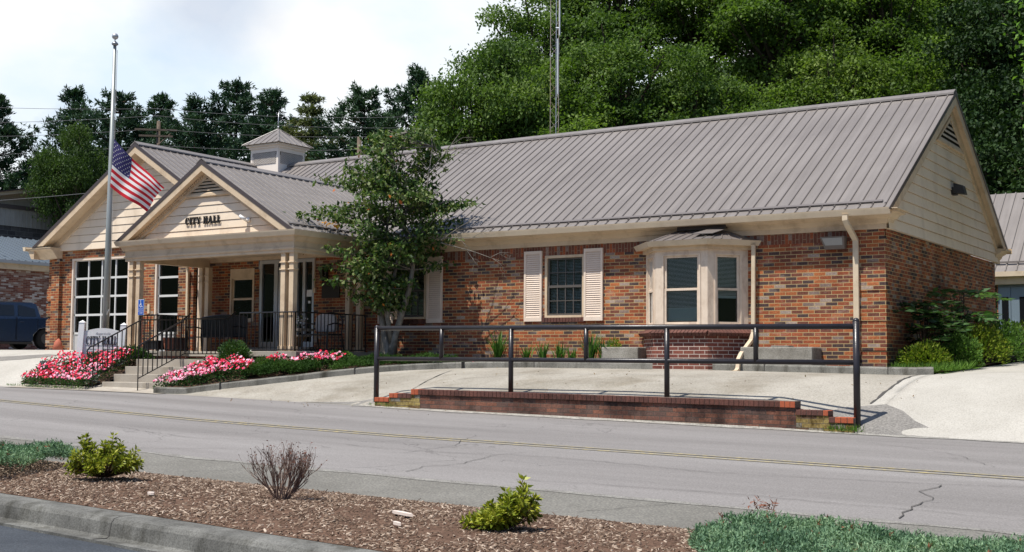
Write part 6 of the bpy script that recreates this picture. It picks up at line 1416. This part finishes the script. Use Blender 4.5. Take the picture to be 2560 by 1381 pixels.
# ---- shrubs
def shrub(name,label,cat,c,r,n,leaf,lm,group=None,nstem=9,shell=.55,asp=.5,upb=.5,lumpy=.25,stemmat=BARK,gap=0):
    t=thing(name,label,cat,(c[0],c[1],c[2]),group); gg=np.random.default_rng(abs(hash(label))%99999 if False else int(sum(map(ord,label))))
    d=gg.normal(size=(n,3)); d/=np.linalg.norm(d,axis=1)[:,None]; d[:,2]=np.abs(d[:,2])*1.0-.22*(gg.random(n)<.35)
    kk=gg.normal(size=(14,3)); kk/=np.linalg.norm(kk,axis=1)[:,None]; bumpv=np.max(d@kk.T,axis=1); rad=(1-lumpy)+lumpy*np.clip((bumpv-.75)/.25,0,1)
    rr=gg.uniform(shell,1.03,n)**.7*rad
    P=np.array(c)+[0,0,r[2]*.22]+d*rr[:,None]*np.array(r)*[1,1,.85]; P[:,2]=np.maximum(P[:,2],c[2]+.01)
    V,F=leaves(P,leaf,asp,droop=.0,upb=upb,dirs=d+[0,0,.4]); npmesh('foliage',V,F,lm,None,t)
    b=MB()
    for i in range(nstem):
        q=Vector(tuple(np.array(c)+d[i]*np.array(r)*.85)); q.z=max(q.z,c[2]+r[2]*.5); b.tube([(c[0]+.04*math.cos(i),c[1]+.04*math.sin(i),c[2]-.05),(Vector(c)+q)/2,q],[.012,.009,.004],4)
    b.build('stem',stemmat,t); return t
BOX=leafmat('boxwood_leaf',[(.020,.050,.012),(.035,.085,.02),(.06,.13,.03),(.11,.18,.05)],rough=.35,trans=.2,spec=.5)
shrub('boxwood_shrub','round glossy dark green shrub beside the landing right of the steps','shrub',(-12.85,-2.98,-.12),(.40,.36,.50),2600,.05,BOX)
shrub('boxwood_shrub','spreading glossy green shrub behind the handrail left of the steps','shrub',(-16.05,-3.0,-.12),(.62,.42,.42),2600,.055,BOX)
shrub('small_shrub','small dark shrub between the flagpole and the right post of the sign','shrub',(-16.62,-3.55,-.3),(.26,.24,.42),900,.05,BOX)
shrub('small_shrub','light green leafy plant in the bed at the foot of the left downspout','shrub',(-11.05,-1.6,-.15),(.42,.35,.36),1300,.055,leafmat('bright_shrub_leaf',[(.05,.11,.02),(.09,.18,.03),(.15,.26,.06)]))
# dusty miller
DM=leafmat('silver_leaf',[(.30,.34,.32),(.42,.46,.44)],trans=.1)
shrub('dusty_miller','silvery dusty miller plant among the flowers right of the porch','plant',(-11.75,-2.4,-.15),(.22,.16,.32),420,.06,DM,None,5)
shrub('dusty_miller','silvery dusty miller plant beside the left end of the steps','plant',(-15.95,-4.15,-.55),(.16,.14,.28),300,.06,DM,None,5)
# impatiens beds
FR_=mat('petal_red',(.64,.016,.060),.6,.2); FPk=mat('petal_pink',(.80,.15,.28),.6,.2); FPl=mat('petal_pale',(.82,.42,.52),.6,.2); FLf=leafmat('impatiens_leaf',[(.020,.055,.015),(.035,.085,.02),(.05,.12,.03)],rough=.4)
def flowerbed(name,label,region,hfun,nf,nl,redf,seed,fs=.030):
    gg=np.random.default_rng(seed); pts=[]
    xs=[p[0] for p in region]; ys=[p[1] for p in region]
    def inside(x,y):
        c=False; j=len(region)-1
        for i in range(len(region)):
            xi,yi=region[i]; xj,yj=region[j]
            if (yi>y)!=(yj>y) and x<(xj-xi)*(y-yi)/(yj-yi)+xi: c=not c
            j=i
        return c
    while len(pts)<nf+nl:
        x=gg.uniform(min(xs),max(xs)); y=gg.uniform(min(ys),max(ys))
        if inside(x,y): pts.append((x,y))
    pts=np.array(pts); z0=np.array([G(x,y) for x,y in pts])+.06
    h=np.array([hfun(x,y) for x,y in pts])*(1+.18*np.sin(pts[:,0]*9+1)*np.sin(pts[:,1]*11))
    # taper height near the front edge
    LP=np.column_stack([pts[nf:],z0[nf:]+h[nf:]*gg.uniform(.1,1.06,nl)]); V1,F1=leaves(LP,.062,.5,upb=.7)
    FPs=np.column_stack([pts[:nf],z0[:nf]+h[:nf]*gg.uniform(.82,1.12,nf)])
    N_=gg.normal(0,.45,(nf,3))+[.10,-.75,.75]; N_/=np.linalg.norm(N_,axis=1)[:,None]; T=np.cross(N_,[0,0,1.]); T/=np.linalg.norm(T,axis=1)[:,None]; B_=np.cross(N_,T)
    K=10; Vs=[]; a=np.arange(K)*2*PI/K
    r=fs*gg.uniform(.75,1.25,nf)
    for k in range(K):
        rk=r*(1.0 if k%2==0 else .72); Vs.append(FPs+T*(np.cos(a[k])*rk)[:,None]+B_*(np.sin(a[k])*rk)[:,None]+N_*(.006 if k%2 else 0))
    Vf=np.stack(Vs,1).reshape(-1,3)
    V=np.concatenate([V1,Vf]); Ff=[]
    me_faces=[tuple(f) for f in F1]+[tuple(len(V1)+i*K+k for k in range(K)) for i in range(nf)]
    rf=np.array([redf(x,y) for x,y in pts[:nf]]); u_=gg.random(nf); col=np.where(u_<rf,1,np.where(gg.random(nf)<.38,2,3))
    mi=[0]*len(F1)+list(map(int,col))
    b=MB(); b.v=[tuple(v) for v in V]; b.f=me_faces; b.m=mi; o=b.build(name,[FLf,FR_,FPk,FPl],None,uv=False); tag(o,label,'flower bed','beds of impatiens in front of city hall','stuff'); return o
flowerbed('flower_bed','bed of mostly red impatiens around the city hall sign left of the steps',[(-18.1,-4.25),(-17.8,-4.6),(-17,-4.62),(-15.7,-4.6),(-15.68,-4.2),(-15.66,-3.9),(-15.85,-3.1),(-16.7,-3.0),(-17.6,-3.1),(-18.0,-3.6)],lambda x,y:.20+.16*min(1,(y+4.62)/1.0),1000,3600,lambda x,y:.75 if x<-16.9 or y>-3.8 else .30,3)
flowerbed('flower_bed','bed of pink and red impatiens right of the steps behind the curving kerb',[(-13.75,-4.38),(-13.3,-4.36),(-12.3,-3.85),(-11.85,-3.6),(-12.0,-3.2),(-12.6,-3.25),(-13.2,-3.35),(-13.45,-3.75)],lambda x,y:.20+.15*min(1,max(0,(y+4.38)/.9)),620,2400,lambda x,y:.20+.5*(y>-3.72),4,.030)
flowerbed('flower_bed','small bed of pink and red impatiens below the right corner of the porch',[(-12.05,-2.9),(-11.5,-3.0),(-10.9,-2.6),(-10.55,-2.0),(-11.0,-1.9),(-11.5,-2.2)],lambda x,y:.30,300,1400,lambda x,y:.75 if x<-11.75 else .28,5,.030)
flowerbed('flower_bed','sparse row of small pink flowers along the wall right of the dogwood',[(-9.6,-.9),(-7.9,-.65),(-7.9,-.5),(-9.6,-.6)],lambda x,y:.12,26,240,lambda x,y:.3,6,.030)
# sprig ground covers
def sprigs(name,label,region,hf,n,L_,w_,lm,seed,cat='ground cover',ns=7,zoff=.04,lean=(0,0),tm=None):
    gg=np.random.default_rng(seed); xs=[p[0] for p in region]; ys=[p[1] for p in region]; pts=[]
    def inside(x,y):
        c=False; j=len(region)-1
        for i in range(len(region)):
            xi,yi=region[i]; xj,yj=region[j]
            if (yi>y)!=(yj>y) and x<(xj-xi)*(y-yi)/(yj-yi)+xi: c=not c
            j=i
        return c
    while len(pts)<n:
        x=gg.uniform(min(xs),max(xs)); y=gg.uniform(min(ys),max(ys))
        if inside(x,y): pts.append((x,y,G(x,y)+zoff+hf(x,y)*gg.uniform(.45,1.0)*(1+.35*math.sin(x*5.1+y*2.)*math.sin(y*6.3-x))))
    P=np.array(pts); d=gg.normal(0,.7,(n,3))+[lean[0],lean[1],1.0]; d/=np.linalg.norm(d,axis=1)[:,None]
    CC=[];DD=[];SZ=[]
    for k in range(ns):
        t=k/ns; CC.append(P+d*(L_*t)); e=gg.normal(0,.55,(n,3)); DD.append(d+e*.9); SZ.append(np.full(n,L_*(.75-.3*t)))
    CC=np.concatenate(CC);DD=np.concatenate(DD); DD/=np.linalg.norm(DD,axis=1)[:,None]; SZ=np.concatenate(SZ)
    V,F=leaves(CC,SZ,w_,upb=.4,fold=.05,dirs=DD); ms=[lm]+([tm] if tm else []); mi=None
    if tm: mi=(np.tile(gg.random(n)<.018,ns)).astype(int)
    o=npmesh(name,V,F,ms,mi); tag(o,label,cat,None,'stuff'); return o
JUN=leafmat('juniper',[(.070,.140,.080),(.125,.22,.125),(.20,.32,.175),(.33,.44,.26)],rough=.6,trans=.15,nscale=2.2,tcol=(1.1,1.3,.8)); RUST=leafmat('rusty_sprig',[(.20,.07,.04),(.30,.11,.06)],trans=.1)
JG=leafmat('green_juniper',[(.020,.055,.010),(.040,.095,.015),(.075,.15,.025)],rough=.6,trans=.15,nscale=2.)
def jh(x,y): return .13+.05*math.sin(x*2.3+1)*math.sin(y*3.1)
sprigs('juniper_ground_cover','blue green creeping juniper filling the lower right corner of the planting island',[(2.66,-12.95),(3.0,-12.55),(3.6,-12.35),(5,-12.3),(5.9,-12.4),(5.9,-16.2),(3.7,-15.6),(3.0,-14.4),(2.66,-13.5)],lambda x,y:.12+.05*math.sin(x*2.7)*math.sin(y*3.3),17000,.055,.27,JUN,21,tm=RUST,ns=8)
sprigs('juniper_ground_cover','blue green creeping juniper at the left edge of the planting island',[(-9.5,-12.3),(-6.0,-12.25),(-5.3,-12.6),(-4.9,-13.5),(-4.62,-14.12),(-5.5,-14.3),(-9.5,-13.7)],lambda x,y:.15+.05*math.sin(x*2.1),13000,.06,.27,JUN,22,tm=RUST,ns=7)
sprigs('low_evergreen','bright green low evergreen ground cover between the two flower beds right of the steps',[(-12.0,-3.6),(-11.6,-3.45),(-11.0,-2.95),(-10.7,-2.65),(-11.1,-2.5),(-11.9,-2.85),(-12.2,-3.1)],lambda x,y:.26,2600,.07,.25,JG,23)
sprigs('low_evergreen','dark green low evergreen spilling over the kerb below the dogwood',[(-10.55,-2.55),(-9.9,-1.95),(-9.2,-1.45),(-8.75,-1.2),(-8.6,-.8),(-9.5,-.9),(-10.5,-1.3),(-10.9,-1.9)],lambda x,y:.20,2600,.07,.25,JG,24)
shrub('low_shrub','mounded pale green shrub behind the kerb in front of the porch foundation','shrub',(-12.0,-3.0,-.32),(.42,.30,.36),1500,.04,leafmat('pale_green',[(.045,.10,.02),(.08,.16,.035),(.12,.21,.05)]),None,5)
# grass tufts right of the building corner
sprigs('grass','tuft of grass at the end of the kerb by the right corner of the building','' and None or [(.35,-.55),(.9,-.5),(1.15,.9),(1.0,1.8),(.5,.8),(.1,-.1)],lambda x,y:.02,700,.14,.09,leafmat('grass_blade',[(.06,.13,.02),(.10,.20,.03),(.16,.27,.05)]),25,'grass',2,0.05) if False else None
GRS=leafmat('grass_blade',[(.06,.13,.02),(.10,.20,.03),(.16,.27,.05)])
def grass(label,region,n,L_,seed):
    gg=np.random.default_rng(seed); P=[]
    for i in range(n):
        a,c,e=gg.dirichlet([1,1,1]); k=gg.integers(1,len(region)-1); q=np.array(region[0])*a+np.array(region[k])*c+np.array(region[k+1])*e; P.append((q[0],q[1],G(q[0],q[1])+.03))
    V,F=leaves(np.array(P),L_,.10,upb=.0,fold=.02,dirs=gg.normal(0,.4,(n,3))+[0,0,1.]); o=npmesh('grass',V,F,GRS); tag(o,label,'grass',None,'stuff')
grass('bright grass and weeds at the foot of the shrubs by the right corner of the building',[(.15,-.35),(.95,-.45),(1.2,.8),(1.05,2.2),(.4,1.6),(.1,.4)],2600,.17,31)
grass('tuft of grass growing at the right stepped end of the retaining wall',[(.45,-4.56),(.95,-4.60),(.98,-4.46),(.6,-4.47)],170,.10,32)
grass('thin weeds along the kerb joint beside the left flower bed and steps',[(-18.2,-4.68),(-17.0,-4.72),(-15.6,-4.70),(-15.6,-4.60),(-18.2,-4.60)],260,.07,33)
grass('few weeds at the foot of the left stepped end of the retaining wall',[(-7.9,-4.58),(-7.3,-4.6),(-7.2,-4.52),(-7.8,-4.50)],60,.06,34)
# shrubs along the right side wall
GS='shrubs growing along the right side wall'
YG=leafmat('yellow_green_leaf',[(.06,.11,.015),(.12,.19,.02),(.20,.27,.03),(.30,.33,.05)],trans=.3); MG=leafmat('mid_shrub_leaf',[(.05,.11,.02),(.09,.18,.035),(.15,.26,.055)])
shrub('shrub','low yellow-green shrub in front of the right corner of the building','shrub',(.50,.55,-.15),(.48,.50,.52),2200,.06,YG,GS)
shrub('shrub','low reddish-tipped green shrub behind the yellow-green one along the side wall','shrub',(.75,1.8,-.1),(.55,.7,.62),2500,.06,MG,GS)
shrub('shrub','rounded bright green shrub halfway along the right side wall','shrub',(.75,3.4,-.05),(.62,.85,.78),2900,.065,YG,GS)
shrub('shrub','green shrub towards the back of the right side wall below the double doors','shrub',(.75,5.3,0),(.65,1.0,.9),2800,.07,MG,GS)
shrub('shrub','green shrub at the far end of the side wall beside the double doors','shrub',(.95,7.4,.1),(.85,1.1,.85),2800,.07,YG,GS)
def pinnate(label,c,h,n,seed,sprd,lm):
    t=thing('mahonia_shrub',label,'shrub',c,'tall shrubs with leaflets on long stalks beside the side wall'); g=random.Random(seed); b=MB(); PP=[];DD=[]
    for k in range(n):
        a=g.uniform(0,2*PI); L_=g.uniform(.4,.65)*sprd; top=Vector(c)+Vector((g.gauss(0,.10),g.gauss(0,.14),h*g.uniform(.35,.95))); b.tube([c,top],[.014,.008],4)
        d=Vector((math.cos(a),math.sin(a)*1.2,.25)); sd=Vector((-math.sin(a),math.cos(a),0))
        for q in range(9):
            tt=(q+1)/9; p=top+d*L_*tt+Vector((0,0,-.25*L_*tt*tt))
            for s in(1,-1): PP.append(p); DD.append(sd*s+d*.5+Vector((0,0,-.15)))
        b.tube([top,top+d*L_*.5+Vector((0,0,-.06*L_)),top+d*L_+Vector((0,0,-.25*L_))],[.006,.005,.003],4)
    D=np.array([tuple(x) for x in DD]); D/=np.linalg.norm(D,axis=1)[:,None]
    gg=rng; V,F=leaves(np.array([tuple(x) for x in PP]),.15*sprd+.03,.38,upb=1.2,fold=.05,dirs=D*2); npmesh('foliage',V,F,lm,None,t); b.build('stem',BARK,t)
pinnate('dark leathery shrub against the brick just behind the right corner',(.35,1.2,-.1),1.25,30,5,1.1,leafmat('dark_leather',[(.022,.050,.018),(.035,.075,.025),(.06,.11,.035)],rough=.45,spec=.3))
pinnate('tall shrub with pale feathery leaflets halfway along the side wall',(.42,3.4,-.05),1.65,30,6,1.3,leafmat('pale_leaflet',[(.05,.11,.04),(.08,.16,.06),(.13,.22,.09)],rough=.4))
# day lilies / yucca clumps along the wall
def clump(name,label,c,h,n,wd,seed,lm,group):
    t=thing(name,label,'plant',c,group); g=random.Random(seed); b=MB()
    for k in range(n):
        a=g.uniform(0,2*PI); tl=g.uniform(.05,.55); L_=h*g.uniform(.6,1.1); d=Vector((math.cos(a)*tl,math.sin(a)*tl,1)).normalized(); s=Vector((-math.sin(a),math.cos(a),0)); p=Vector(c)+Vector((g.gauss(0,.03),g.gauss(0,.03),0))
        q=p+d*L_*.55; r=p+d*L_+Vector((math.cos(a),math.sin(a),-.5))*L_*.12*tl*2
        b.add([p-s*wd*.4,p+s*wd*.4,q+s*wd*.5,q-s*wd*.5,r],[(0,1,2,3),(3,2,4)])
    b.build('foliage',lm,t)
YU=leafmat('strap_leaf',[(.03,.08,.02),(.06,.14,.025),(.11,.22,.04)],rough=.4); GC='clumps of strap-leaved plants along the foot of the brick wall'
clump('yucca','tall upright spiky plant behind the railing left of the window',(-7.88,-.38,-.05),.72,70,.03,1,YU,GC)
for i,(x,h,n,lab) in enumerate([(-7.2,.42,34,'small leafy clump right of the tall spiky plant'),(-6.82,.48,34,'leafy clump below the left shutter of the middle window'),(-6.42,.46,32,'low leafy clump below the middle window'),(-6.15,.36,24,'smallest leafy clump below the right shutter'),(-5.72,.68,70,'broad bright clump left of the concrete block'),(-5.40,.54,44,'bright clump touching the left concrete block'),(-9.0,.20,16,'flat spreading strap leaves right of the pink flowers')]):
    clump('strap_leaf_plant',lab,(x,-.36,-.04),h,n,.028,10+i,YU,GC)
shrub('small_shrub','small feathery green shrub against the wall above the left concrete block','shrub',(-5.25,-.18,.0),(.22,.12,.45),500,.05,YG)
# foreground azaleas
AZ=leafmat('azalea_leaf',[(.10,.14,.012),(.19,.24,.02),(.30,.34,.03),(.46,.46,.07)],rough=.45,trans=.22,spec=.3,tcol=(1.2,1.2,.5))
def azalea(label,c,W,H,n,seed,prof):
    t=thing('azalea',label,'shrub',c,'small azaleas in the mulch of the near island'); g=random.Random(seed); b=MB(); PP=[];DD=[]
    for k in range(n):
        a=g.uniform(0,2*PI); f=g.random()**.5; sx=math.cos(a)*f; sy=math.sin(a)*f
        hh=prof(sx)*H*(1-.35*abs(sy))*g.uniform(.35,1.0)
        tip=Vector(c)+RX*(sx*W)+RY_*(sy*W*.75)+Vector((0,0,hh)); s=Vector(c)+RX*sx*W*.12+Vector((0,0,.01)); m=s.lerp(tip,.55)+Vector((0,0,-.03*H)); b.tube([s,m,tip],[.006,.0045,.003],4)
        d=(tip-m).normalized()
        for w_ in range(3):
            ctr=tip-d*(.035*w_)
            for q in range(9):
                an=q*2*PI/9+g.uniform(0,1); e=d.cross(Vector((0,0,1)));
                if e.length<.05: e=Vector((1,0,0))
                e.normalize(); f2=d.cross(e); dd=(e*math.cos(an)+f2*math.sin(an))*(.9+.1*w_)+d*(.75-.25*w_); PP.append(ctr+dd*.004); DD.append(dd)
    D=np.array([tuple(x) for x in DD]); D/=np.linalg.norm(D,axis=1)[:,None]; V,F=leaves(np.array([tuple(x) for x in PP]),.052,.36,upb=.5,fold=.08,dirs=D*2.5); npmesh('foliage',V,F,AZ,None,t); b.build('stem',mat('azalea_stem',(.10,.065,.04),.8),t)
azalea('bright green azalea near the left juniper in the mulch',(-3.80,-13.45,-1.19),.36,.40,150,3,lambda s:1-.45*abs(s)**2+.18*math.sin(s*8))
azalea('bright green azalea with a tall right side in the middle of the mulch island',(1.28,-13.95,-1.24),.28,.40,150,4,lambda s:(.62+.5*s if s<.5 else .95-.7*(s-.5))+.05*math.sin(s*12))
# dead shrub
ds=thing('dead_shrub','bare leafless twiggy shrub standing in the mulch between the two azaleas','shrub',(-1.35,-13.5,-1.2),None)
b=MB(); g=random.Random(9); buds=[]
def grow(p,d,L_,r,dep):
    n=4; P=[Vector(p)]; 
    for i in range(n): d=(d+Vector((g.gauss(0,.09),g.gauss(0,.09),.05))).normalized(); P.append(P[-1]+d*L_/n)
    b.tube(P,[r*(1-.45*i/n) for i in range(n+1)],4)
    if dep==0: buds.append(P[-1]); return
    for k in range(g.choice([2,3])):
        t=g.uniform(.45,1); q=P[int(t*n)]; dd=(d+Vector((g.gauss(0,.34),g.gauss(0,.34),g.uniform(0,.25)))).normalized(); grow(q,dd,L_*g.uniform(.55,.85),r*.6,dep-1)
for k in range(27):
    a=g.uniform(0,2*PI); sp2=g.uniform(.1,.95); d=(RX*math.cos(a)*sp2+RY_*math.sin(a)*sp2*.8+Vector((0,0,1.05))).normalized(); grow((-1.35+.05*math.cos(a),-13.5+.05*math.sin(a),-1.24),d,.26,.0065,3)
b.build('branches',noisy('dead_twig',(.17,.11,.085),(.24,.17,.14),20,.9,.1),ds)
P=np.array([tuple(p) for p in buds]); P=P[rng.random(len(P))<.7]; V,F=leaves(P,.022,.55,upb=.1); DBU=npmesh('dry_buds',V,F,leafmat('dry_leaf',[(.12,.05,.04),(.20,.10,.07)],trans=.05),None,ds)
DBU['kind']='stuff'
# rusty dead sprig behind the right juniper
b=MB(); t=thing('dead_sprig','dead reddish twig sticking out of the top left of the right juniper','twig',(2.98,-12.8,-1.2))
b.tube([(2.98,-12.8,-1.2),(2.90,-12.75,-1.10),(2.78,-12.7,-1.09)],[.006,.004,.003],4); b.tube([(2.90,-12.75,-1.10),(2.91,-12.7,-1.02)],[.005,.003],4); b.build('branches',mat('dead_twig_red',(.14,.08,.06),.9),t)
P=np.array([(2.80,-12.7,-1.08)])+rng.normal(0,1,(60,3))*[.07,.05,.02]; V,F=leaves(P,.05,.2,upb=.2); npmesh('dry_needles',V,F,RUST,None,t)
# a few fallen leaves on the pavement
P=[]
for k in range(70):
    x=random.uniform(-9,1.5); y=random.uniform(-4.7,-.9); P.append((x,y,G(x,y)+.012))
for k in range(25):
    x=random.uniform(-11,-6); y=random.uniform(-5.3,-4.6); P.append((x,y,G(x,y)+.012))
V,F=leaves(np.array(P),.04,.5,upb=6.); tag(npmesh('fallen_leaves',V,F,leafmat('fallen_leaf',[(.12,.07,.03),(.30,.18,.05),(.10,.09,.05)],trans=0)),'scattered brown fallen leaves on the pavement in front of the wall','leaves',None,'stuff')

# unseen wooded slope added behind the camera to darken window reflections and ambient light
b=MB(); n=61
for i in range(n):
    a=R(196+i*3.4); z=15+3*math.sin(i*.6)+1.5*math.sin(i*1.9); c,s_=math.cos(a),math.sin(a)
    b.v+=[(62*c,62*s_,-3),(75*c,75*s_,z*.6),(90*c,90*s_,z)]
for i in range(n-1):
    for j in range(2): b.f.append((i*3+j,(i+1)*3+j,(i+1)*3+j+1,i*3+j+1)); b.m.append(0)
struct(b.build('added_reflection_hill',OPPH,None,smooth=True))
